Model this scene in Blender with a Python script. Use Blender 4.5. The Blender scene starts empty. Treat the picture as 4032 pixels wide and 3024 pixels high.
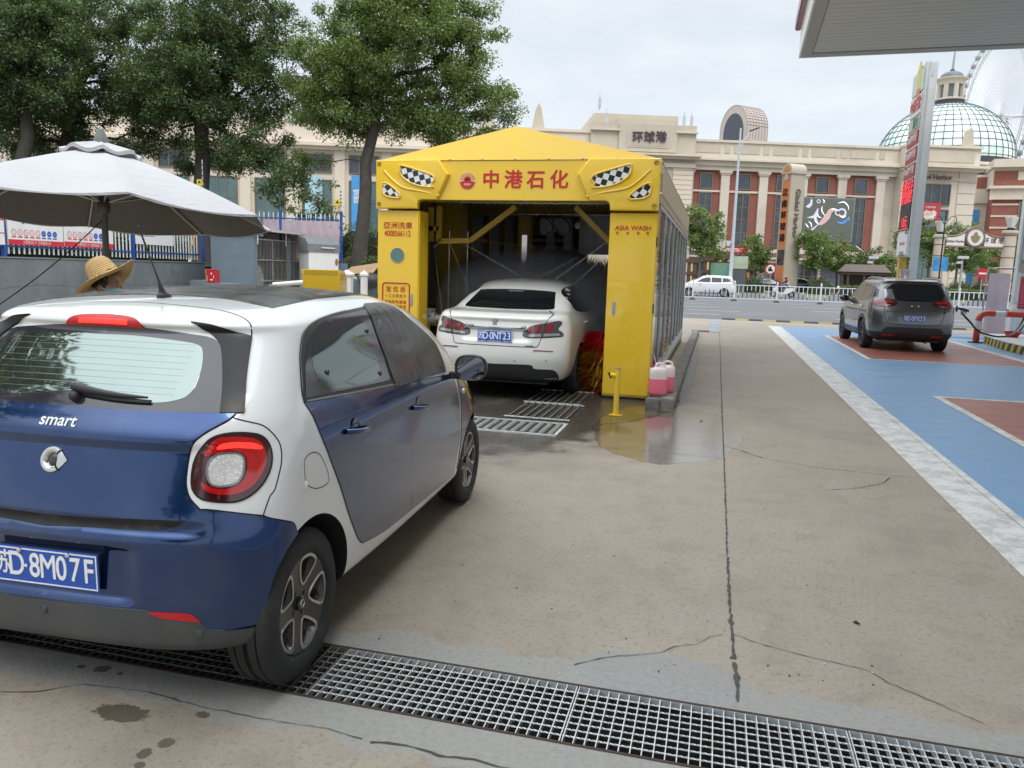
import bpy,bmesh,math,random
import numpy as np
from mathutils import Vector,Matrix
from mathutils.bvhtree import BVHTree
from mathutils.geometry import delaunay_2d_cdt
R=math.radians
SC=bpy.context.scene
COL=SC.collection
# ------------------------------------------------------------------ camera
F_PX,PITCH,ROLL,YAW,CAM_H=3055.4,0.1451,0.0302,0.2530,1.6337
def _axes():
 cy,sy,cp,sp=math.cos(YAW),math.sin(YAW),math.cos(PITCH),math.sin(PITCH)
 fw=Vector((-sy*cp,cy*cp,-sp));rt=Vector((cy,sy,0));up=rt.cross(fw)
 return fw,rt*math.cos(ROLL)+up*math.sin(ROLL),up*math.cos(ROLL)-rt*math.sin(ROLL)
FW,RT,UP=_axes()
CAM=Vector((0,0,CAM_H))
cd=bpy.data.cameras.new('camera');co=bpy.data.objects.new('camera',cd);COL.objects.link(co)
cd.sensor_width=36;cd.lens=F_PX/4032*36;cd.clip_start=.05;cd.clip_end=3000
mw=Matrix.Identity(4)
for i,a in enumerate((RT,UP,-FW)):
 for j in range(3):mw[j][i]=a[j]
mw.translation=CAM;co.matrix_world=mw
SC.camera=co
def ray(px,py):
 return FW + RT*((px-2016)/F_PX)- UP*((py-1512)/F_PX)
def at(px,py,d):
 return CAM + ray(px,py)*d
def ong(px,py,z=0.):
 r=ray(px,py);return CAM + r*((z-CAM_H)/r.z)
def onY(px,py,y):
 r=ray(px,py);return CAM + r*(y/r.y)
def onX(px,py,x):
 r=ray(px,py);return CAM + r*(x/r.x)
 # ------------------------------------------------------------------ node helper
class NT:
 def __init__(s,nt):s.t=nt;nt.nodes.clear()
 def n(s,ty,**k):
  nd=s.t.nodes.new(ty)
  for a,b in k.items():setattr(nd,a,b)
  return nd
 def set(s,sock,v):
  if v is None:return
  if hasattr(v,'is_linked') or hasattr(v,'links'):s.t.links.new(v,sock)
  else:
   if hasattr(sock.default_value,'__len__') and not hasattr(v,'__len__'):v=(v,)*len(sock.default_value)
   if hasattr(v,'__len__') and len(sock.default_value)==4 and len(v)==3:v=(*v,1)
   sock.default_value=v
 def m(s,op,a,b=None,c=None,clamp=False):
  nd=s.n('ShaderNodeMath',operation=op,use_clamp=clamp)
  for i,v in enumerate((a,b,c)):
   if v is not None:s.set(nd.inputs[i],v)
  return nd.outputs[0]
 def noise(s,vec,scale,detail=4,rough=.55,dist=0.,w=None):
  nd=s.n('ShaderNodeTexNoise');s.set(nd.inputs['Vector'],vec)
  nd.inputs['Scale'].default_value=scale;nd.inputs['Detail'].default_value=detail
  nd.inputs['Roughness'].default_value=rough;nd.inputs['Distortion'].default_value=dist
  return nd.outputs['Fac']
 def map(s,vec,sc=(1,1,1),loc=(0,0,0),rot=(0,0,0)):
  nd=s.n('ShaderNodeMapping');s.set(nd.inputs[0],vec)
  nd.inputs[1].default_value=loc;nd.inputs[2].default_value=rot;nd.inputs[3].default_value=sc
  return nd.outputs[0]
 def sm(s,v,a,b):
  nd=s.n('ShaderNodeMapRange',interpolation_type='SMOOTHSTEP');s.set(nd.inputs[0],v)
  nd.inputs[1].default_value=a;nd.inputs[2].default_value=b
  nd.inputs[3].default_value=0;nd.inputs[4].default_value=1
  return nd.outputs[0]
 def lin(s,v,a,b,c,d):
  nd=s.n('ShaderNodeMapRange');s.set(nd.inputs[0],v)
  for i,q in enumerate((a,b,c,d)):nd.inputs[i+1].default_value=q
  return nd.outputs[0]
 def mix(s,f,a,b,bt='MIX'):
  nd=s.n('ShaderNodeMix',data_type='RGBA',blend_type=bt);s.set(nd.inputs[0],f)
  s.set(nd.inputs[6],a);s.set(nd.inputs[7],b);return nd.outputs[2]
 def sep(s,v):
  nd=s.n('ShaderNodeSeparateXYZ');s.set(nd.inputs[0],v);return nd.outputs
 def comb(s,x,y,z):
  nd=s.n('ShaderNodeCombineXYZ')
  for i,q in enumerate((x,y,z)):s.set(nd.inputs[i],q)
  return nd.outputs[0]
 def bump(s,h,st=.3,dist=.01,nrm=None):
  nd=s.n('ShaderNodeBump');nd.inputs['Strength'].default_value=st;nd.inputs['Distance'].default_value=dist
  s.set(nd.inputs['Height'],h)
  if nrm is not None:s.set(nd.inputs['Normal'],nrm)
  return nd.outputs[0]
 def obj(s):return s.n('ShaderNodeTexCoord').outputs['Object']
 def pos(s):return s.n('ShaderNodeNewGeometry').outputs['Position']
 def out(s,sh,vol=None):
  o=s.n('ShaderNodeOutputMaterial')
  if sh is not None:s.t.links.new(sh,o.inputs[0])
  if vol is not None:s.t.links.new(vol,o.inputs[1])
 def bsdf(s,**k):
  b=s.n('ShaderNodeBsdfPrincipled')
  nm=dict(col='Base Color',rough='Roughness',metal='Metallic',nrm='Normal',coat='Coat Weight',crough='Coat Roughness',trans='Transmission Weight',ior='IOR',alpha='Alpha',em='Emission Color',est='Emission Strength',spec='Specular IOR Level',cnrm='Coat Normal',sss='Subsurface Weight')
  for a,v in k.items():s.set(b.inputs[nm[a]],v)
  return b.outputs[0]
  # ------------------------------------------------------------------ sky, sun, exposure
W=bpy.data.worlds.new('World');SC.world=W;W.use_nodes=True
t=NT(W.node_tree)
SUN_EL,SUN_AZ=R(58),R(150)
sky=t.n('ShaderNodeTexSky',sky_type='NISHITA',sun_disc=False,sun_elevation=SUN_EL,sun_rotation=SUN_AZ)
g=t.n('ShaderNodeTexCoord').outputs['Generated']
sx,sy_,sz=t.sep(g)
zc=t.m('MAXIMUM',sz,0.02)
pl=t.comb(t.m('DIVIDE',sx,t.m('ADD',zc,.18)),t.m('DIVIDE',sy_,t.m('ADD',zc,.18)),0)
c1=t.noise(pl,1.1,6,.55,.3);c2=t.noise(t.map(pl,(1,1,1),(7,3,0)),3.2,5,.6)
cl=t.sm(t.m('ADD',t.m('MULTIPLY',c1,.75),t.m('MULTIPLY',c2,.25)),.36,.64)
cloud=t.mix(cl,(5.8,6.35,6.9),(7.1,7.45,7.75))
cloud=t.mix(t.sm(sz,0,.3),t.mix(.55,cloud,(6.35,6.95,7.45)),cloud)
gain=t.m('ADD',.98,t.m('MULTIPLY',t.sm(sz,.36,.8),2.3))
cloud=t.mix(1,cloud,t.comb(gain,gain,gain),'MULTIPLY')
skc=t.mix(.9,sky.outputs[0],cloud)
bg=t.n('ShaderNodeBackground');t.set(bg.inputs[0],skc);bg.inputs[1].default_value=.1
wo=t.n('ShaderNodeOutputWorld');t.t.links.new(bg.outputs[0],wo.inputs[0])
sl=bpy.data.lights.new('sun','SUN');sl.energy=1.0;sl.angle=R(25);sl.color=(1,.95,.88)
so=bpy.data.objects.new('sun',sl);COL.objects.link(so)
sd=Vector((math.sin(SUN_AZ)*math.cos(SUN_EL),math.cos(SUN_AZ)*math.cos(SUN_EL),math.sin(SUN_EL)))
so.rotation_euler=sd.to_track_quat('Z','Y').to_euler();so.location=(0,0,60)
SC.view_settings.view_transform='Standard';SC.view_settings.look='None'
SC.view_settings.exposure=0.46;SC.view_settings.gamma=1
SC.render.engine='CYCLES'
SC.cycles.use_denoising=True
SC.cycles.max_bounces=8;SC.cycles.diffuse_bounces=3;SC.cycles.glossy_bounces=4
SC.cycles.transmission_bounces=6;SC.cycles.transparent_max_bounces=24
SC.cycles.caustics_reflective=False;SC.cycles.caustics_refractive=False
SC.cycles.sample_clamp_indirect=6
# ------------------------------------------------------------------ materials
MC={}
def M(name,col,rough=.5,metal=0.,var=.12,vs=6.,rvar=.1,bump=0.,bs=60.,coat=0.,em=None,est=0.,alpha=None,spec=.5,streak=0.,stain=None):
 """one surface: base colour with its own wear (noise), roughness variation, fine bump"""
 if name in MC:return MC[name]
 m=bpy.data.materials.new(name);m.use_nodes=True;t=NT(m.node_tree)
 v=t.obj();n1=t.noise(v,vs,5,.6);n2=t.noise(v,vs*7,3)
 k=t.m('ADD',t.m('MULTIPLY',n1,.7),t.m('MULTIPLY',n2,.3))
 c=t.mix(t.lin(k,.3,.7,0,1),[x*(1-var) for x in col],[min(1,x*(1+var)) for x in col])
 if streak:
  st=t.noise(t.map(v,(9,9,.5)),1.5,4,.6)
  c=t.mix(t.m('MULTIPLY',t.sm(st,.5,.75),streak),c,[x*.35 for x in col])
 if stain:c=t.mix(t.m('MULTIPLY',t.sm(t.noise(v,vs*.6,6,.65),.5,.68),stain[3]),c,stain[:3])
 r=t.lin(n1,.3,.7,max(.02,rough-rvar),min(1,rough+rvar))
 nr=t.bump(t.noise(v,bs,4,.6),bump,.01) if bump else None
 sh=t.bsdf(col=c,rough=r,metal=metal,nrm=nr,coat=coat or None,crough=.03 if coat else None,em=em,est=est if em else None,alpha=alpha,spec=spec)
 t.out(sh);MC[name]=m;return m
def paint(name,col,metal=0.,rough=.4,coat=1.,flake=0.):
 if name in MC:return MC[name]
 m=bpy.data.materials.new(name);m.use_nodes=True;t=NT(m.node_tree);v=t.obj()
 d=t.noise(v,3,6,.65)
 dust=t.sm(d,.42,.75)
 c=t.mix(t.m('MULTIPLY',dust,.05),col,(.42,.40,.37))
 cr=t.lin(d,.35,.75,.02,.09)
 orange=t.bump(t.noise(v,90,2),.012,.004)
 t.out(t.bsdf(col=c,rough=rough,metal=metal,coat=coat,crough=cr,cnrm=orange));MC[name]=m;return m
 # ------------------------------------------------------------------ mesh builder
class MB:
 def __init__(s):s.v=[];s.f=[];s.mi=[];s.k=0
 def add(s,vs,fs):
  o=len(s.v);s.v.extend([tuple(x) for x in vs])
  for q in fs:s.f.append(tuple(i+o for i in q));s.mi.append(s.k)
  return s
 def box(s,x0,x1,y0,y1,z0,z1,M4=None):
  vs=[Vector((x,y,z)) for z in (z0,z1) for y in (y0,y1) for x in (x0,x1)]
  if M4 is not None:vs=[M4@q for q in vs]
  return s.add(vs,[(0,2,3,1),(4,5,7,6),(0,1,5,4),(2,6,7,3),(0,4,6,2),(1,3,7,5)])
 def bar(s,a,b,w,h=None,up=(0,0,1)):
  h=h or w;a=Vector(a);b=Vector(b);d=(b-a).normalized();u=Vector(up)
  x=d.cross(u)
  if x.length<1e-4:x=d.cross(Vector((1,0,0)))
  x.normalize();y=x.cross(d)
  vs=[p+x*(w/2*i)+y*(h/2*j) for p in (a,b) for i,j in ((-1,-1),(1,-1),(1,1),(-1,1))]
  return s.add(vs,[(0,3,2,1),(4,5,6,7),(0,1,5,4),(1,2,6,5),(2,3,7,6),(3,0,4,7)])
 def tube(s,pts,r,n=8,cap=True,closed=False):
  pts=[Vector(q) for q in pts];m=len(pts);rr=r if hasattr(r,'__len__') else [r]*m
  vs=[];u=None
  for i,q in enumerate(pts):
   if closed:d=pts[(i+1)% m]-pts[i-1]
   else:d=pts[min(i+1,m-1)]-pts[max(i-1,0)]
   d.normalize()
   if u is None:u=d.cross(Vector((0,0,1))) if abs(d.z)<.95 else d.cross(Vector((1,0,0)))
   u=(u-d*u.dot(d));u.normalize();w=d.cross(u)
   vs+=[q+(u*math.cos(6.28318*k/n)+w*math.sin(6.28318*k/n))*rr[i] for k in range(n)]
  fs=[]
  for i in range(m if closed else m-1):
   j=(i+1)% m
   for k in range(n):fs.append((i*n+k,i*n+(k+1)% n,j*n+(k+1)% n,j*n+k))
  if cap and not closed:fs+=[tuple(range(n-1,-1,-1)),tuple((m-1)*n+k for k in range(n))]
  return s.add(vs,fs)
 def lathe(s,prof,n=24,M4=None,cap=True):
  vs=[];fs=[]
  for r,z in prof:
   for k in range(n):
    q=Vector((r*math.cos(6.28318530718*k/n),r*math.sin(6.28318530718*k/n),z));vs.append(M4@q if M4 is not None else q)
  for i in range(len(prof)-1):
   for k in range(n):fs.append((i*n+k,i*n+(k+1)% n,(i+1)*n+(k+1)% n,(i+1)*n+k))
  if cap:fs+=[tuple(range(n-1,-1,-1)),tuple((len(prof)-1)*n+k for k in range(n))]
  return s.add(vs,fs)
 def cyl(s,a,b,r,r2=None,n=16):return s.tube([a,b],[r,r if r2 is None else r2],n)
 def prism(s,poly,fn,d0,d1):
  n=len(poly);vs=[fn(a,b,d0) for a,b in poly]+[fn(a,b,d1) for a,b in poly]
  return s.add(vs,[tuple(range(n-1,-1,-1)),tuple(range(n,2*n))]+[(i,(i+1)% n,n+(i+1)% n,n+i) for i in range(n)])
 def grid(s,P,wu=False,wv=False):
  m=len(P);n=len(P[0]);vs=[q for row in P for q in row];fs=[]
  for i in range(m if wu else m-1):
   for j in range(n if wv else n-1):
    a,b=(i+1)% m,(j+1)% n;fs.append((i*n+j,i*n+b,a*n+b,a*n+j))
  return s.add(vs,fs)
 def quad(s,*q):return s.add(q,[tuple(range(len(q)))])
 def sphere(s,c,r,n=16,m=10,sc=(1,1,1)):
  c=Vector(c)
  P=[[c+Vector((r*sc[0]*math.sin(math.pi*i/m)*math.cos(6.28318*j/n),r*sc[1]*math.sin(math.pi*i/m)*math.sin(6.28318*j/n),r*sc[2]*math.cos(math.pi*i/m))) for j in range(n)] for i in range(m+1)]
  return s.grid(P,wv=True)
 def build(s,name,mats,parent=None,smooth=None,bev=0.,**tg):
  me=bpy.data.meshes.new(name);me.from_pydata(s.v,[],s.f)
  ml=mats if isinstance(mats,(list,tuple)) else [mats]
  for q in ml:me.materials.append(q)
  if len(ml)>1:me.polygons.foreach_set('material_index',s.mi)
  me.update()
  bm=bmesh.new();bm.from_mesh(me);bmesh.ops.remove_doubles(bm,verts=bm.verts,dist=1e-5)
  bmesh.ops.recalc_face_normals(bm,faces=bm.faces)
  if bev:
   es=[e for e in bm.edges if len(e.link_faces)==2 and e.calc_face_angle(0)>.6]
   bmesh.ops.bevel(bm,geom=es,offset=bev,segments=2,affect='EDGES',clamp_overlap=True)
  bm.to_mesh(me);bm.free()
  if smooth or bev:
   me.shade_smooth();me.set_sharp_from_angle(angle=R(smooth or 40))
  o=bpy.data.objects.new(name,me);COL.objects.link(o)
  if parent is not None:o.parent=parent
  tag(o,**tg);return o
def tag(o,label=None,cat=None,group=None,kind=None):
 if label:o['label']=label
 if cat:o['category']=cat
 if group:o['group']=group
 if kind:o['kind']=kind
 return o
def thing(name,label,cat,loc=(0,0,0),rz=0.,group=None,parent=None):
 o=bpy.data.objects.new(name,None);COL.objects.link(o);o.empty_display_size=.2
 o.location=loc;o.rotation_euler=(0,0,rz);tag(o,label,cat,group)
 if parent:o.parent=parent
 return o
def copy_tree(o,parent=None,label=None,loc=None,rz=None):
 c=o.copy();COL.objects.link(c)
 if parent:c.parent=parent
 if label:c['label']=label
 if loc is not None:c.location=loc
 if rz is not None:c.rotation_euler=(0,0,rz)
 for ch in list(o.children):copy_tree(ch,c)
 return c
def text(name,s,h,mat,M4,parent=None,depth=.004,bold=0.,wx=1.,align='CENTER',line=1.):
 """lettering as a mesh: h = cap height, M4 maps x right / y up / z out of the surface"""
 c=bpy.data.curves.new('lettering','FONT');c.body=s;c.size=h/.7;c.align_x=align;c.align_y='CENTER'
 c.extrude=depth/2;c.space_line=line
 o=bpy.data.objects.new('lettering',c);COL.objects.link(o)
 me=bpy.data.meshes.new_from_object(o.evaluated_get(bpy.context.evaluated_depsgraph_get()))
 bpy.data.objects.remove(o);bpy.data.curves.remove(c)
 if bold:
  bm=bmesh.new();w=bold*h*.62
  for i,(dx,dy) in enumerate(((0,0),(w,0),(-w,0),(0,w),(0,-w),(w*.7,w*.7),(-w*.7,-w*.7),(w*.7,-w*.7),(-w*.7,w*.7))):
   k=len(bm.verts);bm.from_mesh(me);bm.verts.ensure_lookup_table()
   for v in bm.verts[k:]:v.co+=Vector((dx,dy,-depth*.02*i))
  bm.to_mesh(me);bm.free()
 for v in me.vertices:v.co=M4@Vector((v.co.x*wx,v.co.y,v.co.z+depth/2))
 me.materials.clear();me.materials.append(mat);me.name=name
 for p in me.polygons:p.material_index=0
 ob=bpy.data.objects.new(name,me);COL.objects.link(ob)
 if parent is not None:ob.parent=parent
 return ob
def frame(o,x,y=None,z=None):
 x=Vector(x).normalized();y=Vector(y or (0,0,1));z=x.cross(y).normalized();y=z.cross(x)
 m=Matrix.Identity(4)
 for i,a in enumerate((x,y,z)):
  for j in range(3):m[j][i]=a[j]
 m.translation=Vector(o);return m
def npmesh(name,V,Fq,mat,parent=None):
 me=bpy.data.meshes.new(name);me.vertices.add(len(V));me.vertices.foreach_set('co',np.ascontiguousarray(V,np.float32).ravel())
 k=Fq.shape[1];me.loops.add(Fq.size);me.loops.foreach_set('vertex_index',Fq.astype(np.int32).ravel())
 me.polygons.add(len(Fq));me.polygons.foreach_set('loop_start',np.arange(0,Fq.size,k,dtype=np.int32))
 me.update(calc_edges=True)
 for q in (mat if isinstance(mat,(list,tuple)) else [mat]):me.materials.append(q)
 o=bpy.data.objects.new(name,me);COL.objects.link(o)
 if parent is not None:o.parent=parent
 return o
def ribbon(pts,w,closed=True):
 return pts
 # ------------------------------------------------------------------ car bodies: smooth lofted hull + panels laid on it
def pchip(x,y,q):
 x=np.asarray(x,float);y=np.asarray(y,float);h=np.diff(x);dl=np.diff(y)/h
 m=np.zeros_like(y);m[0]=dl[0];m[-1]=dl[-1]
 for i in range(1,len(x)-1):
  if dl[i-1]*dl[i]>0:
   w1=2*h[i]+h[i-1];w2=h[i]+2*h[i-1];m[i]=(w1+w2)/(w1/dl[i-1]+w2/dl[i])
 i=np.clip(np.searchsorted(x,q,side='right')-1,0,len(h)-1);s=(q-x[i])/h[i]
 return (2*s**3-3*s**2+1)*y[i]+(s**3-2*s**2+s)*h[i]*m[i]+(-2*s**3+3*s**2)*y[i+1]+(s**3-s**2)*h[i]*m[i+1]
def crom(P,closed,step):
 """spline through points; a point given twice is a corner"""
 P=[Vector(q) for q in P];n=len(P);segs=[]
 corner=[i for i in range(n) if (P[i]-P[(i+1)% n]).length<1e-6]
 def run(Q):
  out=[]
  for i in range(len(Q)-1):
   a=Q[i-1] if i else Q[i]*2-Q[i+1];b,c=Q[i],Q[i+1];d=Q[i+2] if i+2<len(Q) else c*2-b
   k=max(1,int((c-b).length/step))
   for j in range(k):
    s=j/k
    out.append(.5*((2*b)+(c-a)*s+(2*a-5*b+4*c-d)*s*s+(3*b-a-3*c+d)*s**3))
  return out
 if not closed:
  runs=[];cur=[]
  for i in range(n):
   cur.append(P[i])
   if i in corner and i<n-1:runs.append(cur);cur=[]
  runs.append(cur);out=[]
  for q in runs:out+=run(q)
  return out+[P[-1]]
 if not corner:
  Q=P;out=[]
  for i in range(n):
   a,b,c,d=Q[i-1],Q[i],Q[(i+1)% n],Q[(i+2)% n];k=max(1,int((c-b).length/step))
   for j in range(k):
    s=j/k;out.append(.5*((2*b)+(c-a)*s+(2*a-5*b+4*c-d)*s*s+(3*b-a-3*c+d)*s**3))
  return out
 out=[]
 for ci,c in enumerate(corner):
  e=corner[(ci+1)% len(corner)];i=(c+1)% n;Q=[P[i]]
  while i != e:
   i=(i+1)% n;Q.append(P[i])
  out+=run(Q)
 return out
def inside(poly,x,y):
 c=np.zeros(len(x),bool);n=len(poly);j=n-1
 for i in range(n):
  xi,yi=poly[i];xj,yj=poly[j]
  if yi != yj:c ^=((yi>y)!=(yj>y))&(x<(xj-xi)*(y-yi)/(yj-yi)+xi)
  j=i
 return c
class Hull:
 """rings: dicts yr yf w zr zs zf lr lf nr nf ; right half in plan, mirrored"""
 KEYS=('yr','yf','w','zr','zs','zf','lr','lf','nr','nf')
 def __init__(s,rings,bar=.0,ym=1.2,nq=36,ns=60,sub=14,bump=None,mirror_x=True):
  A=np.array([r for r in rings],float);K=len(A);tq=np.linspace(0,K-1,(K-1)*sub+1)
  C=[pchip(np.arange(K),A[:,i],tq) for i in range(10)]
  yr,yf,w,zr,zs,zf,lr,lf,nr,nf=[c[:,None] for c in C]
  th=np.linspace(0,math.pi/2,nq)[None]
  sn,cs=np.sin(th),np.cos(th)
  xr=w*sn**(2/nr);yq=yr+lr*(1-cs**(2/nr))
  st=np.linspace(0,1,ns+1)[None,1:-1]
  ym_=(yr+lr)*(1-st)+(yf-lf)*st;xm=w+0*st
  th2=th[:,::-1];xf=w*np.sin(th2)**(2/nf);yq2=yf-lf*(1-np.cos(th2)**(2/nf))
  X=np.concatenate([xr,xm,xf],1);Y=np.concatenate([yq,ym_,yq2],1)
  tt=(Y-yr)/np.maximum(yf-yr,1e-4)
  a=np.clip(tt/.45,0,1);b=np.clip((tt-.55)/.45,0,1);a=a*a*(3-2*a);b=b*b*(3-2*b)
  Z=zr*(1-a)+zs*a+(zf-zs)*b
  X=X*(1-bar*((Y-ym)/1.8)**2)
  P=np.stack([X,Y,Z],-1)
  if bump is not None:P=bump(P)
  s.m,s.n=P.shape[:2]
  L=P[:,::-1].copy();L[...,0]*=-1
  G=np.concatenate([L,P[:,1:]],1);m,n=G.shape[:2]
  V=G.reshape(-1,3);I=np.arange(m*n).reshape(m,n)
  Q=np.stack([I[:-1,:-1],I[:-1,1:],I[1:,1:],I[1:,:-1]],-1).reshape(-1,4)
  h=n//2;cap=[]
  for row,fl in ((0,1),(m-1,0)):
   for j in range(h):
    q=[I[row,h+j],I[row,h+j+1],I[row,h-j-1],I[row,h-j]]
    if j==0:q=[I[row,h],I[row,h+1],I[row,h-1],I[row,h-1]]
    cap.append(q if fl else q[::-1])
  me=bpy.data.meshes.new('hull');me.from_pydata(V.tolist(),[],[tuple(dict.fromkeys(map(int,q))) for q in list(Q)+cap])
  bm=bmesh.new();bm.from_mesh(me);bmesh.ops.remove_doubles(bm,verts=bm.verts,dist=2e-4)
  bmesh.ops.dissolve_degenerate(bm,edges=bm.edges,dist=1e-5)
  bmesh.ops.recalc_face_normals(bm,faces=bm.faces);bmesh.ops.triangulate(bm,faces=bm.faces);bm.to_mesh(me);bm.free()
  me.shade_smooth();s.me=me
  s.vn=[v.normal.copy() for v in me.vertices];s.co=[v.co.copy() for v in me.vertices]
  s.tri=[tuple(p.vertices) for p in me.polygons];s.bvh=BVHTree.FromPolygons(s.co,s.tri)
 def hit(s,o,d):
  loc,nn,i,dist=s.bvh.ray_cast(o,d)
  if loc is None:
   loc,nn,i,dist=s.bvh.find_nearest(o+d*5)
   loc2,nn,i,_=s.bvh.find_nearest(loc);loc=loc2
  a,b,c=s.tri[i];A,B,C=s.co[a],s.co[b],s.co[c]
  v0,v1,v2=B-A,C-A,loc-A;d00,d01,d11,d20,d21=v0.dot(v0),v0.dot(v1),v1.dot(v1),v2.dot(v0),v2.dot(v1)
  de=d00*d11-d01*d01
  if abs(de)<1e-14:return loc,nn
  v=(d11*d20-d01*d21)/de;w=(d00*d21-d01*d20)/de
  return loc,(s.vn[a]*(1-v-w)+s.vn[b]*v+s.vn[c]*w).normalized()
 def body(s,name,mat,parent,wells=(),dark=None,zlow=-1,ylow=9):
  me=s.me.copy();me.name=name;me.materials.append(mat)
  if dark and zlow>0:
   me.materials.append(dark)
   for p in me.polygons:
    if p.center.z<zlow and p.center.y<ylow:p.material_index=1
  o=bpy.data.objects.new(name,me);COL.objects.link(o)
  if wells:
   cb=MB()
   for (x0,x1,y,z,r) in wells:cb.cyl((x0,y,z),(x1,y,z),r,n=72)
   c=cb.build('cutter',dark);mod=o.modifiers.new('b','BOOLEAN');mod.operation='DIFFERENCE';mod.object=c;mod.solver='EXACT'
   mod.material_mode='TRANSFER'
   dg=bpy.context.evaluated_depsgraph_get();nm=bpy.data.meshes.new_from_object(o.evaluated_get(dg))
   o.modifiers.clear();o.data=nm;bpy.data.objects.remove(c);nm.name=name
   nm.shade_smooth();nm.set_sharp_from_angle(angle=R(50))
  if parent:o.parent=parent
  return o
 def _frame(s,d):
  d=Vector(d).normalized();u=Vector((0,0,1)) if abs(d.z)<.9 else Vector((0,1,0))
  e1=d.cross(u).normalized();e2=e1.cross(d);return d,e1,e2
 def patch(s,name,pts,d,off,mat,parent,step=.03,bstep=.012,holes=(),skirt=.006,mirror=False,disp=None,flip=False):
  d,e1,e2=s._frame(d)
  to2=lambda q:(q.dot(e1),q.dot(e2))
  loops=[[to2(q) for q in crom(P,True,bstep)] for P in (pts,*holes)]
  x0=min(q[0] for q in loops[0]);x1=max(q[0] for q in loops[0]);y0=min(q[1] for q in loops[0]);y1=max(q[1] for q in loops[0])
  gx,gy=np.meshgrid(np.arange(x0,x1,step),np.arange(y0,y1,step));gx=gx.ravel()+.0013;gy=gy.ravel()+.0017
  ok=inside(loops[0],gx,gy)
  for L in loops[1:]:ok &=~inside(L,gx,gy)
  B=np.array([q for L in loops for q in L])
  gx,gy=gx[ok],gy[ok]
  if len(gx):
   dd=np.min((gx[:,None]-B[None,:,0])**2+(gy[:,None]-B[None,:,1])**2,1);k=dd>(.45*step)**2;gx,gy=gx[k],gy[k]
  ctr={}
  if mirror=='both':
   d0=Vector((0,d.y,d.z)).normalized()
   for q in crom(pts,True,bstep):
    if abs(q.x)<1e-7:ctr[(round(q.dot(e1),5),round(q.dot(e2),5))]=s.hit(Vector((0,q.y,q.z))-d0*6,d0)
  vs=[Vector(q) for L in loops for q in L]+[Vector((a,b)) for a,b in zip(gx,gy)]
  ed=[];o=0
  for L in loops:
   ed+=[(o+i,o+(i+1)% len(L)) for i in range(len(L))];o+=len(L)
  r=delaunay_2d_cdt(vs,ed,[],2 if holes else 1,1e-6)
  V2,E2,F2=r[0],r[1],r[2]
  V=[];N=[]
  for q in V2:
   loc,n=ctr.get((round(q[0],5),round(q[1],5))) or s.hit(e1*q[0]+e2*q[1]-d*6,d)
   if n.dot(d)>0:n=-n
   h=off if off.__class__ is float or off.__class__ is int else off(loc)
   V.append(loc+n*h);N.append(n)
  F=[]
  for f in F2:
   nn=(V[f[1]]-V[f[0]]).cross(V[f[2]]-V[f[0]])
   F.append(tuple(f) if nn.dot(N[f[0]])>0 else tuple(reversed(f)))
  if skirt:
   cnt={}
   for f in F:
    for i in range(len(f)):
     a,b=f[i],f[(i+1)% len(f)];cnt.setdefault((min(a,b),max(a,b)),[]).append((a,b))
   mp={};base=len(V)
   for k,l in cnt.items():
    if len(l)==1:
     a,b=l[0];idx=[]
     if mirror=='both' and abs(V[a].x)<.004 and abs(V[b].x)<.004:continue
     for q in (a,b):
      if q not in mp:
       mp[q]=(len(V),len(V)+1);V+=[V[q].copy(),V[q]-N[q]*skirt];N+=[N[q],N[q]]
      idx.append(mp[q])
     F.append((idx[1][0],idx[0][0],idx[0][1],idx[1][1]))
  if mirror=='both':
   k=len(V);V=V+[Vector((-q.x,q.y,q.z)) for q in V];N=N+[Vector((-q.x,q.y,q.z)) for q in N]
   F=F+[tuple(i+k for i in reversed(f)) for f in F]
  elif mirror:
   V=[Vector((-q.x,q.y,q.z)) for q in V];N=[Vector((-q.x,q.y,q.z)) for q in N];F=[tuple(reversed(f)) for f in F]
  me=bpy.data.meshes.new(name);me.from_pydata([tuple(q) for q in V],[],F);me.shade_smooth()
  me.normals_split_custom_set_from_vertices([tuple(n) for n in N])
  me.materials.append(mat);o=bpy.data.objects.new(name,me);COL.objects.link(o)
  if parent:o.parent=parent
  return o
 def seam(s,mb,pts,d,w,off,closed=True,mirror=(False,),bstep=.012):
  """thin strip following a line on the hull, collected in mb"""
  d,e1,e2=s._frame(d)
  L=[Vector((q.dot(e1),q.dot(e2))) for q in crom(pts,closed,bstep)];n=len(L);rows=[]
  for i in range(n):
   a=L[(i-1)% n] if closed else L[max(i-1,0)];b=L[(i+1)% n] if closed else L[min(i+1,n-1)]
   tn=(b-a);tn=tn.normalized() if tn.length>1e-9 else Vector((1,0));pn=Vector((-tn.y,tn.x));row=[]
   for k in (-.5,.5):
    q=L[i]+pn*w*k;loc,nn=s.hit(e1*q.x+e2*q.y-d*6,d)
    if nn.dot(d)>0:nn=-nn
    row.append(loc+nn*off)
   rows.append(row)
  for mr in mirror:
   rr=[[Vector((-q.x,q.y,q.z)) for q in row] for row in rows] if mr else rows
   mb.grid(rr,wu=closed)
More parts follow.
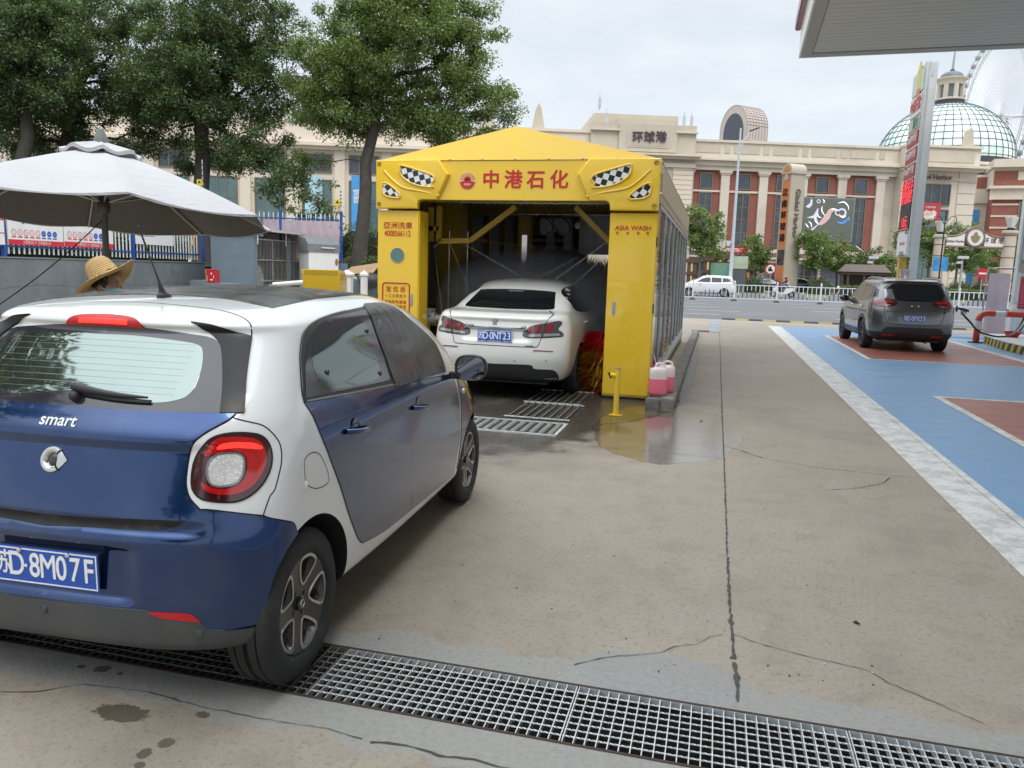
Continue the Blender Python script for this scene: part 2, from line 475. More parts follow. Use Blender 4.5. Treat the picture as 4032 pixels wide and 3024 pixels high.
def wheel_parts(parent,loc,r,w,rimr,side,rim_fn,tyre_m,inner_m,group=None):
 """wheel (tyre, rim ...) with its outer face towards x*side"""
 wh=thing('wheel',None,None,loc,parent=parent)
 X=Matrix.Rotation(math.pi/2,4,'Y') if side>0 else Matrix.Rotation(-math.pi/2,4,'Y')
 h=w/2
 prof=[(rimr*.985,h*.72),(rimr+.008,h*.93),(rimr+.02,h),(rimr+(r-rimr)*.45,h*1.02),(rimr+(r-rimr)*.72,h*.98),(r-.022,h*.93),(r-.009,h*.84)]
 gr=[(r-.001,h*.70),(r,h*.50),(r-.008,h*.48),(r-.008,h*.44),(r,h*.42),(r,h*.10),(r-.008,h*.08),(r-.008,h*.03),(r,0)]
 full=prof+gr;full=full+[(a,-b) for a,b in reversed(full[:-1])]
 mb=MB();mb.lathe(full,64,X,cap=False)
 mb.build('tyre',tyre_m,wh,smooth=35)
 bar=MB();bar.lathe([(rimr*.985,h*.72),(rimr*.90,h*.55),(rimr*.86,-h*.6),(rimr*.2,-h*.62)],48,X,cap=False)
 bar.build('rim_barrel',inner_m,wh,smooth=40)
 rim_fn(wh,X,rimr,h)
 return wh
def plate_part(parent,M4,s,w=.44,h=.14,bolts=True,frame_m=None):
 """number plate: blue enamel with white raised characters"""
 blue=M('plate_blue',(.015,.085,.42),.3,var=.08);white=M('plate_white',(.8,.82,.82),.35,var=.03)
 mb=MB();mb.box(-w/2,w/2,-h/2,h/2,-.004,0,M4);p=mb.build('number_plate',blue,parent,bev=.0015)
 bm=MB();t_=.0045;z0,z1=.0002,.0018;a,b=w/2-.006,h/2-.006
 for q in ((-a,a,b-t_,b),(-a,a,-b,-b+t_),(-a,-a+t_,-b+t_,b-t_),(a-t_,a,-b+t_,b-t_)):bm.box(*q,z0,z1,M4)
 bm.build('plate_border',white,p)
 k=w/.44
 def ch(c,x,hh,wx=1.,bold=.02):text('plate_character',c,hh*k,white,M4@Matrix.Translation((x*k,0,0)),p,.002,bold,wx)
 ch(s[0],-.176,.066,.72,.03);ch(s[1],-.118,.088,.76,.025)
 dt=MB();dt.cyl(M4@Vector((-.079*k,0,0)),M4@Vector((-.079*k,0,.002)),.006*k,n=12);dt.build('plate_dot',white,p)
 for i,c in enumerate(s[2:]):ch(c,-.042+.0555*i,.088,.74,.025)
 if bolts:
  cm=M('chrome',(.75,.75,.76),.12,1.,var=.05)
  for x,y in ((-.1,.058),(.1,.058)):b=MB();b.lathe([(.009*k,0),(.009*k,.006),(.004*k,.009)],14,M4@Matrix.Translation((x*k,y*k,0)));b.build('plate_bolt',cm,p,smooth=40)
  if bolts>1:
   b=MB()
   for x,y in ((-.1,-.06),(.1,-.06)):b.box(x-.011,x+.011,y-.004,y+.004,.0004,.0022,M4)
   b.build('plate_slot',M('flat_black',(.012,.012,.013),.7),p)
 return p
 # yr yf w zr zs zf lr lf nr nf
SMART_RINGS=[(-.30,2.86,.66,.235,.215,.20,.30,.45,3.2,2.6),(-.40,2.95,.745,.255,.235,.22,.33,.50,3.2,2.6),(-.440,2.99,.795,.300,.275,.28,.34,.55,3.1,2.5),(-.446,3.03,.820,.42,.40,.42,.35,.60,3.0,2.5),(-.440,3.04,.830,.54,.54,.55,.36,.62,2.9,2.4),(-.430,3.03,.832,.66,.66,.66,.36,.65,2.8,2.4),(-.412,2.99,.832,.75,.76,.75,.35,.70,2.7,2.4),(-.380,2.92,.830,.86,.87,.83,.34,.75,2.7,2.3),(-.350,2.80,.822,.96,.97,.90,.33,.75,2.7,2.3),(-.322,2.62,.805,1.05,1.05,.965,.32,.70,2.7,2.4),(-.270,2.50,.775,1.13,1.13,1.06,.31,.60,2.8,2.6),(-.195,2.34,.738,1.22,1.22,1.17,.31,.60,2.9,2.7),(-.125,2.14,.700,1.30,1.30,1.275,.31,.55,3.0,2.8),(-.075,1.95,.664,1.366,1.370,1.365,.30,.55,3.0,2.8),(-.082,1.84,.645,1.390,1.400,1.40,.30,.55,3.0,2.8),(-.055,1.70,.600,1.420,1.438,1.44,.30,.55,3.0,2.8),(.02,1.55,.535,1.440,1.474,1.475,.30,.5,2.8,2.6),(.13,1.40,.40,1.458,1.495,1.495,.28,.45,2.6,2.4),(.30,1.25,.22,1.475,1.508,1.508,.2,.3,2.4,2.2),(.45,1.10,.004,1.482,1.512,1.512,.1,.15,2.2,2.2)]
# ------------------------------------------------------------------ the small blue and white hatchback in the foreground
WHITE=paint('paint_white',(.72,.73,.72),0.,.35)
BLUE=paint('paint_blue',(.0095,.040,.140),.8,.19)
BLACKP=M('black_plastic',(.022,.023,.024),.45,var=.2,vs=12,bump=.15,bs=400)
GREYP=M('grey_plastic',(.055,.058,.06),.5,var=.12,vs=5,bump=.12,bs=500,stain=(.12,.115,.10,.25))
GLOSSB=M('gloss_black',(.006,.006,.007),.06,var=.1,rvar=.03,coat=1)
DARK=M('gap_dark',(.004,.004,.005),.8,var=.1)
CHROME=M('chrome',(.75,.75,.76),.12,1.,var=.05)
SILVER=M('silver',(.62,.62,.61),.28,.9,var=.06)
TYRE=M('tyre_rubber',(.018,.018,.019),.75,var=.25,vs=14,bump=.25,bs=220,stain=(.06,.055,.05,.35))
FRIT=M('glass_frit',(.03,.027,.034),.07,var=.05,rvar=.03,spec=.9)
FILM=M('glass_film',(.25,.29,.27),.035,.92,var=.03,vs=2,rvar=.02)
TINT=M('glass_tint',(.008,.010,.011),.04,var=.1,rvar=.02,spec=.7)
REDL=M('lamp_red',(.42,.004,.007),.1,var=.15,vs=40,rvar=.03,coat=1,em=(1,.02,.02),est=.02)
REDD=M('lamp_dark_red',(.05,.004,.006),.08,var=.1,rvar=.03,coat=1)
REDG=M('lamp_lit',(.8,.03,.02),.2,var=.2,vs=60,em=(1,.035,.025),est=.85)
REFL=M('reflector_red',(.48,.012,.02),.25,var=.15,vs=60)
def clear_lens():
 m=bpy.data.materials.new('lamp_clear');m.use_nodes=True;t=NT(m.node_tree);v=t.obj()
 w=t.n('ShaderNodeTexVoronoi');w.inputs['Scale'].default_value=95;t.set(w.inputs[0],v)
 t.out(t.bsdf(col=t.mix(t.sm(w.outputs[0],.2,.7),(.80,.78,.77),(.60,.58,.57)),rough=.15,metal=.15,nrm=t.bump(w.outputs[0],.2,.003),coat=1.));return m
CLEARL=clear_lens()
def fabric_mat():
 m=bpy.data.materials.new('mesh_shade');m.use_nodes=True;t=NT(m.node_tree);v=t.obj()
 n=t.noise(t.map(v,(1,2.2,1.2),rot=(.6,0,0)),5,3,.5,1.2)
 t.out(t.bsdf(col=t.mix(n,(.010,.010,.012),(.035,.034,.038)),rough=.42,nrm=t.bump(n,.55,.06),coat=.35,crough=.08));return m
FABRIC=fabric_mat()
SD={'gate_edge':[(-0.019,-0.294,1.097),(0.154,-0.293,1.096),(0.29,-0.287,1.096),(0.459,-0.265,1.097),(0.631,-0.212,1.096),(0.631,-0.212,1.096),(0.616,-0.232,1.077),(0.588,-0.254,1.058),(0.555,-0.274,1.037),(0.525,-0.292,1.011),(0.511,-0.303,0.983),(0.507,-0.315,0.948),(0.507,-0.329,0.902),(0.509,-0.339,0.864),(0.518,-0.346,0.833),(0.533,-0.35,0.807),(0.569,-0.349,0.772),(0.569,-0.349,0.772),(0.553,-0.359,0.753),(0.521,-0.371,0.738),(0.361,-0.4,0.736),(0.187,-0.414,0.731),(0.001,-0.417,0.727)],'glass':[(-0.019,-0.294,1.097),(0.154,-0.293,1.097),(0.29,-0.287,1.096),(0.459,-0.264,1.098),(0.581,-0.231,1.098),(0.581,-0.231,1.098),(0.552,-0.163,1.192),(0.493,-0.074,1.307),(0.465,-0.057,1.335),(0.43,-0.053,1.349),(0.375,-0.059,1.356),(0.19,-0.074,1.374),(0.041,-0.076,1.374)],'film':[(0.029,-0.089,1.342),(0.149,-0.088,1.342),(0.344,-0.086,1.329),(0.411,-0.086,1.317),(0.435,-0.102,1.294),(0.455,-0.14,1.248),(0.463,-0.176,1.206),(0.463,-0.206,1.172),(0.45,-0.228,1.149),(0.419,-0.244,1.135),(0.364,-0.259,1.125),(0.277,-0.268,1.123),(0.184,-0.269,1.128),(-0.04,-0.256,1.148)],'spoilseam':[(-0.15,0.14,1.458),(0.034,0.14,1.459),(0.209,0.116,1.454),(0.377,0.094,1.444),(0.507,0.044,1.425),(0.559,0.023,1.399),(0.574,0.004,1.348)],'lamp':[(0.534,-0.334,0.863),(0.533,-0.313,0.933),(0.558,-0.287,0.995),(0.597,-0.266,1.021),(0.66,-0.236,1.029),(0.721,-0.201,1.017),(0.749,-0.189,0.978),(0.759,-0.198,0.923),(0.751,-0.223,0.871),(0.728,-0.255,0.83),(0.688,-0.29,0.803),(0.634,-0.318,0.801),(0.575,-0.337,0.811),(0.547,-0.339,0.832)],'lampclear':[(0.581,-0.312,0.889),(0.58,-0.299,0.933),(0.605,-0.282,0.959),(0.653,-0.261,0.963),(0.682,-0.25,0.949),(0.688,-0.261,0.904),(0.677,-0.279,0.865),(0.643,-0.299,0.852),(0.602,-0.314,0.856)],'lampred':[(0.56,-0.299,0.955),(0.586,-0.275,1.008),(0.646,-0.247,1.018),(0.712,-0.212,1.007),(0.737,-0.203,0.971),(0.746,-0.211,0.925),(0.734,-0.237,0.874),(0.706,-0.269,0.837),(0.655,-0.302,0.822),(0.589,-0.326,0.832),(0.564,-0.325,0.863),(0.612,-0.314,0.845),(0.667,-0.288,0.848),(0.697,-0.261,0.886),(0.69,-0.246,0.948),(0.656,-0.257,0.969),(0.605,-0.281,0.964)],'surround':[(0.641,-0.22,1.078),(0.695,-0.197,1.063),(0.723,-0.182,1.052),(0.75,-0.168,1.025),(0.771,-0.157,0.989),(0.781,-0.159,0.951),(0.784,-0.169,0.911),(0.782,-0.185,0.872),(0.777,-0.207,0.822),(0.769,-0.221,0.808),(0.762,-0.238,0.774),(0.756,-0.252,0.739)],'bumptop':[(0.007,-0.427,0.68),(0.237,-0.421,0.691),(0.407,-0.404,0.694),(0.459,-0.395,0.698),(0.504,-0.381,0.716),(0.535,-0.366,0.745),(0.571,-0.349,0.772),(0.66,-0.316,0.762),(0.756,-0.252,0.738),(0.77,-0.238,0.727),(0.801,-0.188,0.704),(0.815,-0.14,0.679),(0.819,-0.098,0.634)],'bumpbot':[(0.007,-0.446,0.42),(0.195,-0.444,0.418),(0.393,-0.432,0.419),(0.418,-0.428,0.415),(0.534,-0.407,0.416),(0.564,-0.399,0.408),(0.586,-0.392,0.388),(0.607,-0.384,0.361),(0.617,-0.38,0.352),(0.675,-0.351,0.344),(0.672,-0.353,0.346),(0.719,-0.319,0.343),(0.752,-0.283,0.346)],'reflector':[(0.418,-0.428,0.414),(0.534,-0.407,0.415),(0.564,-0.399,0.407),(0.589,-0.391,0.382),(0.589,-0.391,0.382),(0.517,-0.411,0.388),(0.454,-0.423,0.396)],'rdoor':[(0.776,0.033,1.103),(0.776,0.033,1.103),(0.79,0.387,1.081),(0.805,0.927,1.049),(0.805,0.927,1.049),(0.82,1.027,0.98),(0.827,1.079,0.918),(0.831,1.106,0.822),(0.832,1.119,0.665),(0.829,1.14,0.524),(0.81,1.18,0.33),(0.81,1.18,0.33),(0.811,0.811,0.342),(0.813,0.541,0.375),(0.815,0.49,0.396),(0.819,0.436,0.442),(0.825,0.338,0.57),(0.825,0.257,0.708),(0.822,0.164,0.853),(0.811,0.094,0.974),(0.795,0.061,1.052)],'fdoor':[(0.808,0.956,1.037),(0.808,0.956,1.037),(0.812,1.345,1.022),(0.81,1.939,0.981),(0.81,1.939,0.981),(0.824,2.016,0.875),(0.826,2.08,0.73),(0.824,2.1,0.554),(0.812,2.061,0.388),(0.799,2.053,0.305),(0.799,2.053,0.305),(0.81,1.188,0.33),(0.81,1.188,0.33),(0.829,1.14,0.524),(0.832,1.119,0.671),(0.83,1.078,0.874),(0.82,1.011,0.979)],'rwtrim':[(0.776,0.029,1.104),(0.776,0.029,1.104),(0.756,0.045,1.153),(0.714,0.116,1.255),(0.691,0.167,1.304),(0.664,0.249,1.357),(0.645,0.384,1.391),(0.632,0.557,1.409),(0.623,0.765,1.42),(0.612,1.0,1.429),(0.612,1.0,1.429),(0.632,1.002,1.413),(0.749,0.934,1.192),(0.802,0.939,1.059),(0.802,0.939,1.059),(0.787,0.393,1.088)],'rwglass':[(0.77,0.049,1.12),(0.77,0.049,1.12),(0.716,0.153,1.251),(0.684,0.246,1.321),(0.66,0.374,1.368),(0.646,0.527,1.393),(0.638,0.73,1.406),(0.632,0.973,1.413),(0.632,0.973,1.413),(0.795,0.896,1.079),(0.795,0.896,1.079),(0.781,0.406,1.103)],'rwfilm':[(0.712,0.221,1.263),(0.694,0.27,1.3),(0.68,0.364,1.33),(0.672,0.507,1.349),(0.664,0.673,1.367),(0.663,0.808,1.37),(0.674,0.866,1.35),(0.7,0.861,1.299),(0.738,0.841,1.218),(0.77,0.813,1.139),(0.783,0.775,1.108),(0.784,0.657,1.102),(0.777,0.369,1.113),(0.768,0.232,1.13),(0.758,0.191,1.156),(0.743,0.191,1.193),(0.729,0.193,1.224)],'fabric':[(0.6,1.031,1.438),(0.6,1.031,1.438),(0.605,1.252,1.434),(0.64,1.384,1.403),(0.673,1.482,1.348),(0.705,1.633,1.274),(0.737,1.776,1.19),(0.771,1.813,1.104),(0.795,1.809,1.043),(0.806,1.797,1.01),(0.806,1.797,1.01),(0.81,1.234,1.032),(0.807,0.952,1.04),(0.801,0.936,1.062),(0.781,0.932,1.114),(0.717,0.939,1.265),(0.632,0.989,1.413)],'roofglass':[(-0.09,0.46,1.483),(0.129,0.371,1.478),(0.226,0.35,1.475),(0.328,0.317,1.47),(0.432,0.276,1.461),(0.524,0.256,1.45),(0.524,0.256,1.45),(0.527,0.393,1.46),(0.517,0.661,1.478),(0.456,1.081,1.488),(0.406,1.362,1.482)],'flap':[(0.818,-0.053,0.863),(0.816,-0.048,0.902),(0.816,0.005,0.916),(0.818,0.067,0.899),(0.821,0.107,0.856),(0.823,0.142,0.793),(0.823,0.132,0.763),(0.822,0.046,0.765),(0.82,-0.027,0.795),(0.819,-0.052,0.833)],'handleR':[(0.819,0.298,0.935),(0.822,0.411,0.922),(0.824,0.548,0.917)],'handleF':[(0.829,1.129,0.898),(0.829,1.24,0.888),(0.829,1.378,0.878)]}
def sym(P):
 P=[list(q) for q in P];P[0][0]=0;P[-1][0]=0;return [tuple(P[0])]+[tuple(q) for q in P]+[tuple(P[-1])]
def dd(P):return [P[0]]+list(P)+[P[-1]]
def smart_rim(wh,X,rr,h):
 def dep(r):return h*(.62+.22*min(1,r/rr)**1.5)
 petals=[]
 for k in range(5):
  a0=2*math.pi*k/5+.32;P=[]
  for r,a in ((.40,0),(.50,.22),(.68,.33),(.84,.36),(.925,.30),(.95,0),(.925,-.30),(.84,-.36),(.68,-.33),(.50,-.22)):
   P.append(Vector((rr*r*math.cos(a0+a),rr*r*math.sin(a0+a),0)))
  petals.append([(q.x,q.y) for q in crom(P,True,.006)])
 outer=[(rr*.985*math.cos(2*math.pi*i/72),rr*.985*math.sin(2*math.pi*i/72)) for i in range(72)]
 gx,gy=np.meshgrid(np.arange(-rr,rr,.016),np.arange(-rr,rr,.016));gx=gx.ravel();gy=gy.ravel()
 ok=inside(outer,gx,gy)
 for L in petals:ok &=~inside(L,gx,gy)
 vs=[Vector(q) for L in (outer,*petals) for q in L]+[Vector((a,b)) for a,b in zip(gx[ok],gy[ok])];ed=[];o=0
 for L in (outer,*petals):
  ed+=[(o+i,o+(i+1)% len(L)) for i in range(len(L))];o+=len(L)
 r=delaunay_2d_cdt(vs,ed,[],2,1e-6);mb=MB()
 mb.add([X@Vector((q[0],q[1],dep(q.length))) for q in r[0]],[tuple(f) for f in r[2]])
 for L in petals:mb.grid([[X@Vector((a,b,dep(math.hypot(a,b))-dz)) for a,b in L] for dz in (0,.055)],wv=True)
 mb.build('rim_face',M('rim_dark',(.030,.031,.034),.32,.4,var=.15,coat=.4),wh,smooth=30)
 mb=MB()
 for L in petals:
  n=len(L);c=Vector((sum(q[0] for q in L)/n,sum(q[1] for q in L)/n));rows=[]
  for i in range(n):
   q=Vector(L[i]);tn=(Vector(L[(i+1)% n])-Vector(L[i-1])).normalized();pn=Vector((-tn.y,tn.x))
   if pn.dot(q-c)<0:pn=-pn
   w=.009+.0075*max(0,q.length/rr-.6)
   rows.append([X@Vector((*(q-pn*.001),dep(q.length)-.006)),X@Vector((*(q-pn*.001),dep(q.length)+.0035)),X@Vector((*(q+pn*w),dep(q.length)+.0035)),X@Vector((*(q+pn*(w+.001)),dep(q.length)-.002))])
  mb.grid(rows,wu=True)
 mb.build('rim_trim',M('rim_machined',(.55,.53,.49),.3,.85,var=.08),wh,smooth=40)
 mb=MB();mb.lathe([(.028,dep(0)-.01),(.028,dep(0)+.012),(.024,dep(0)+.016),(.004,dep(0)+.017)],24,X)
 for k in range(4):
  a=2*math.pi*k/4+.5;mb.lathe([(.0095,dep(0)-.005),(.0095,dep(0)+.006),(.004,dep(0)+.007)],10,X@Matrix.Translation((.052*math.cos(a),.052*math.sin(a),0)))
 hub=mb.build('hub_cap',M('rim_dark',(.030,.031,.034),.32,.4),wh,smooth=40)
 mb=MB();mb.tube([X@Vector((.0145*math.cos(a),.0145*math.sin(a),dep(0)+.0175)) for a in np.linspace(0,2*math.pi,25)[:-1]],.0026,6,closed=True)
 mb.build('hub_ring',SILVER,wh,smooth=60)
 mb=MB();mb.lathe([(.125,0),(.125,.012),(.04,.012)],40,X);mb.build('brake_disc',M('brake_steel',(.16,.15,.14),.4,.8),wh)
def build_smart():
 T=thing('hatchback_car','blue and white two-tone small hatchback waiting over the drain grating with its brake lights lit','car',(-2.285,2.585,0),.0491)
 def bmp(P):
  x,y,z=P[...,0],P[...,1],P[...,2]
  sm=lambda v,a,b:np.clip((v-a)/(b-a),0,1)**2*(3-2*np.clip((v-a)/(b-a),0,1))
  rear=sm(-y,.12,.26)
  P=P.copy()
  k=(1-sm(np.abs(x),.50,.62))*rear
  P[...,1]-=k*.016*sm(z,.962,1.0)*(1-sm(z,1.0,1.085))
  P[...,1]+=k*.014*(1-sm(z,.705,.735))*sm(z,.668,.695)
  P[...,1]+=.020*rear*(1-sm(np.abs(x),.335,.37))*sm(z,.425,.45)*(1-sm(z,.615,.645))
  return P
 H=Hull(SMART_RINGS,bar=.03,bump=bmp,sub=16)
 AR,AF=.362,.352
 H.body('body',WHITE,T,[(sx*.52,sx*1.1,y,.30,r) for sx in (-1,1) for y,r in ((0,AR),(2.494,AF))],M('wheel_well',(.008,.008,.008),.9),zlow=.285,ylow=.3)
 bo=[o for o in T.children if o.name.startswith('body')][0].data;bo.materials.append(M('flat_black',(.012,.012,.013),.7));k=len(bo.materials)-1  # plain black for the slot faces above the bumper
 for p in bo.polygons:
  c=p.center
  if c.y<-.3 and abs(c.x)<.555 and .655<c.z<.775:p.material_index=k
 gaps=MB()
 rear=(-.35,.93,0);corner=(-.62,.78,0);side=(-1,0,0)
 ge=SD['gate_edge'];H.patch('tailgate',sym(ge),rear,.004,BLUE,T,mirror='both',step=.013)
 H.seam(gaps,ge[4:18],rear,.011,.0012,False,(False,True))
 gl=SD['glass'];g=H.patch('rear_window',sym(gl),rear,.0025,FRIT,T,mirror='both',step=.018)
 fm=SD['film'];H.patch('window_film',sym(fm),rear,.0040,FILM,g,mirror='both',skirt=.001,step=.018)
 ft=MB()
 for z in np.arange(1.15,1.335,.021):H.seam(ft,[(x,-.2,z+.004*(1-(x/.4)**2)) for x in np.linspace(-.40,.40,9)],(0,1,0),0.0015,.0045,False,bstep=.04)
 ft.build('heating_wire',M('heater_wire',(.26,.30,.28),.2,.6),g)
 for mr in (False,True):H.patch('rear_pillar_trim',[(.357,-.055,1.403),(.357,-.055,1.403),(.46,-.038,1.39),(.573,.01,1.352),(.573,.01,1.352),(.614,-.099,1.23),(.652,-.19,1.097),(.652,-.19,1.097),(.581,-.231,1.097),(.581,-.231,1.097),(.552,-.163,1.192),(.498,-.08,1.3),(.463,-.053,1.339),(.417,-.047,1.373)],corner,.008,M('pillar_black',(.006,.006,.007),.3,spec=.3),T,mirror=mr,skirt=.012,step=.010,bstep=.008)
 b3=[(0,-.06,1.415),(.09,-.067,1.411),(.143,-.076,1.401),(.177,-.074,1.375),(.177,-.074,1.375),(.09,-.077,1.378),(0,-.078,1.379)]
 b=H.patch('high_brake_light',sym(b3),(0,1,0),.009,REFL,T,mirror='both',step=.012,bstep=.006)
 H.patch('lit_strip',sym([(0,-.07,1.400),(.105,-.07,1.3985),(.105,-.07,1.3985),(.107,-.07,1.3865),(.107,-.07,1.3865),(0,-.07,1.3875)]),(0,1,0),.0125,REDG,b,mirror='both',step=.01)
 H.seam(gaps,[(0,.14,1.46)]+SD['spoilseam'][2:],(-.15,.45,-.88),.005,.0008,False,(False,True))
 # lamps
 for mr in (False,True):
  L=H.patch('tail_lamp',SD['lamp'],corner,.005,REDD,T,mirror=mr,step=.02)
  H.patch('lamp_red_band',SD['lampred'],corner,.009,REDL,L,mirror=mr,step=.02)
  H.patch('lamp_clear_lens',SD['lampclear'],corner,.011,CLEARL,L,mirror=mr,step=.02)
  s=MB();H.seam(s,SD['lampclear'],corner,.007,.0125,mirror=(mr,));s.build('lamp_bezel',M('lamp_bezel',(.35,.33,.33),.15,.7),L)
  tp=SD['lampred'];c=[(a[0]*.92+.65*.08,a[1],a[2]*.96+.985*.04) for a in tp[1:5]]
  H.patch('lit_strip',[(.60,-.26,.993),(.65,-.24,1.0),(.71,-.21,.992),(.725,-.2,.972),(.66,-.25,.980),(.60,-.28,.975)],corner,.0105,REDG,L,mirror=mr,step=.02)
 H.seam(gaps,SD['lamp'],corner,.012,.0035,mirror=(False,True))
 su=SD['surround'];H.seam(gaps,[(.625,-.23,1.085)]+su,corner,.0045,.0009,False,(False,True))
 # bumper
 arc=[(.83,-AR*math.cos(a),.30+AR*math.sin(a)) for a in np.linspace(R(68),R(8),9)]
 bt,bb=SD['bumptop'],SD['bumpbot']
 out=[(0,-.427,.68)]*2+[(q[0],q[1],q[2]) for q in bt[1:-1]]+[arc[0]]+arc+[arc[-1]]+[(q[0],q[1],q[2]) for q in reversed(bb[1:-2])]+[(0,-.446,.42)]*2
 H.patch('rear_bumper',out,corner,.005,BLUE,T,mirror='both',step=.014)
 H.seam(gaps,bt[5:-1]+[arc[0]],corner,.009,.0012,False,(False,True))
 H.patch('bumper_scuff_plate',[(0,-.42,.752)]*2+[(.25,-.41,.752),(.45,-.39,.755),(.54,-.36,.766)]+[(.568,-.349,.772)]*2+[(.535,-.366,.742),(.504,-.381,.712),(.459,-.395,.692),(.407,-.404,.686),(.237,-.421,.680),(0,-.427,.672)]+[(0,-.427,.672)],rear,.0015,M('scuff_black',(.010,.010,.012),.6,var=.4,vs=20,stain=(.05,.05,.05,.5)),T,mirror='both',step=.016,bstep=.01)
 glow=[(0,-.446,.418)]*2+[(q[0],q[1],q[2]-.004) for q in bb[1:-2]]+[(.80,-.345,.335)]*2+[(.76,-.30,.268),(.6,-.35,.262),(.475,-.396,.262),(.27,-.433,.270),(0,-.435,.275),(0,-.435,.275)]
 dif=H.patch('bumper_lower',glow,corner,.005,GREYP,T,mirror='both',step=.018)
 for mr in (False,True):H.patch('reflector',SD['reflector'],corner,.008,REFL,T,mirror=mr,step=.012)
 for sx in (-1,1):
  for x,y,z in ((.028,-.445,.381),(.583,-.391,.336)):
   if abs(x)<.1 and sx>0:continue
   if abs(x)<.1:x=0
   loc,nn=H.hit(Vector((x*sx,-3,z)),Vector((0,1,0)))
   m=MB();m.lathe([(.017,0),(.017,.004),(.014,.006),(.0115,.0045),(.010,.007),(.002,.0075)],20,frame(loc+nn*.003,Vector((0,0,1)).cross(nn),(0,0,1)))
   m.build('parking_sensor',GREYP,T,smooth=40)
   # side panels, both sides
 rd=SD['rdoor'];fd=SD['fdoor']
 trim=SD['rwtrim'];gin=SD['rwglass']
 for mr in (False,True):
  sgn=-1 if mr else 1
  d=H.patch('rear_door',rd,side,.004,BLUE,T,mirror=mr,step=.025)
  d2=H.patch('front_door',fd,side,.004,BLUE,T,mirror=mr,step=.025)
  fe=[(.81,2.025,.975),(.81,2.025,.975),(.8,2.30,.935),(.78,2.50,.90),(.76,2.60,.87),(.7,2.75,.80),(.7,2.88,.68),(.7,2.90,.5),(.7,2.87,.42),(.7,2.87,.42)]+[(.83,2.494+(AF)*math.cos(a),.30+AF*math.sin(a)) for a in np.linspace(R(12),R(172),18)]+[(.8,2.12,.33),(.8,2.12,.33),(.82,2.135,.55),(.82,2.115,.73),(.82,2.05,.88)]
  H.patch('front_fender',fe,(-.9,-.44,0),.004,BLUE,T,mirror=mr)
  tr=H.patch('window_surround',trim,(-.95,0,-.3),.004,BLACKP,T,mirror=mr)
  gp=H.patch('side_window',gin,(-.95,0,-.3),.0055,FRIT,T,mirror=mr,skirt=.002)
  H.patch('window_film',SD['rwfilm'],(-.95,0,-.3),.0066,M('glass_film_dimmed',(.15,.175,.165),.03,.92,var=.03,rvar=.02),gp,mirror=mr,skirt=.001)  # side film coloured darker to stand in for the canopy's dark reflection
  ch=MB();H.seam(ch,[(.776,.04,1.108),(.79,.387,1.086),(.805,.93,1.053)],side,.006,.0095,False,(mr,))
  H.seam(ch,[q for q in trim[2:9]],(-.8,0,-.6),.005,.007,False,(mr,));ch.build('window_moulding',M('moulding',(.28,.27,.25),.3,.7),tr)
  for x,y,z in ((.743,.285,1.19),(.69,.845,1.32),(.775,.80,1.125)):
   loc,nn=H.hit(Vector((3,y,z)),Vector((-1,0,0)));q=Vector((sgn*loc.x,loc.y,loc.z));n2=Vector((sgn*nn.x,nn.y,nn.z))
   dt=MB();dt.lathe([(.013,.006),(.012,.012),(.004,.014)],14,frame(q,Vector((0,0,1)).cross(n2),(0,0,1)))
   dt.build('shade_clip',BLACKP,gp,smooth=50)
  fb=SD['fabric']
  sl=H.patch('window_sunshade',fb,(-.95,0,-.3),.011,FABRIC,T,mirror=mr,step=.02,skirt=.012)
  up=[(.6,1.13,1.40),(.62,1.25,1.39),(.65,1.36,1.35),(.68,1.46,1.29),(.72,1.60,1.20),(.74,1.60,1.13),(.75,1.35,1.12),(.73,1.12,1.20),(.68,1.07,1.30)]
  for k,hd_ in enumerate(('handleR','handleF')):
   P=SD[hd_];par=(d,d2)[k];c=Vector(P[1])
   loc,nn=H.hit(Vector((3,c.y,c.z)),Vector((-1,0,0)))
   m=MB();m.lathe([(.002,-.004),(.046,.0045),(.050,.0052),(.052,.004)],28,frame(loc+Vector((0,.0,0)),(0,1,0),(0,0,1),None)@Matrix.Diagonal((1,1.15,1,1)),cap=False)
   if mr:m.v=[(-a,b_,c_) for a,b_,c_ in m.v]
   m.build('handle_recess',paint('paint_blue_recess_shade',(.006,.022,.09),.5,.35),par,smooth=60)  # cup in a darker body blue, its shade put into the paint
   pts=[]
   for s_,o_ in ((0,.008),(.12,.030),(.35,.044),(.65,.044),(.88,.030),(1,.010)):
    y=c.y-.10+.20*s_;z=P[0][2]+(P[2][2]-P[0][2])*s_;l2,n2=H.hit(Vector((3,y,z)),Vector((-1,0,0)));q=l2+Vector((o_,0,.004));pts.append((q.x*sgn,q.y,q.z))
   m=MB();m.tube(crom(pts,False,.01),.0115,10);hl=m.build('door_handle',BLUE,par,smooth=60)
   hl.scale=(1,1,1)
   # mirror
  c=Vector((.945,1.90,1.035));mb=MB();rows=[]
  for i in range(15):
   u=i/14;row=[]
   for j in range(28):
    a=2*math.pi*j/28;ca,sa=math.cos(a),math.sin(a);rr=(abs(ca)**2.7+abs(sa)**2.7)**(-1/2.7);k=math.sqrt(max(0,1-u**2.4)) if u<1 else 0
    row.append((sgn*(c.x+.098*rr*ca*k),c.y+.012+.095*u,c.z+.078*rr*sa*k))
   rows.append(row)
  mb.grid(rows,wv=True);mi=mb.build('mirror_cap',WHITE,T,smooth=60)
  mb=MB();rows=[]
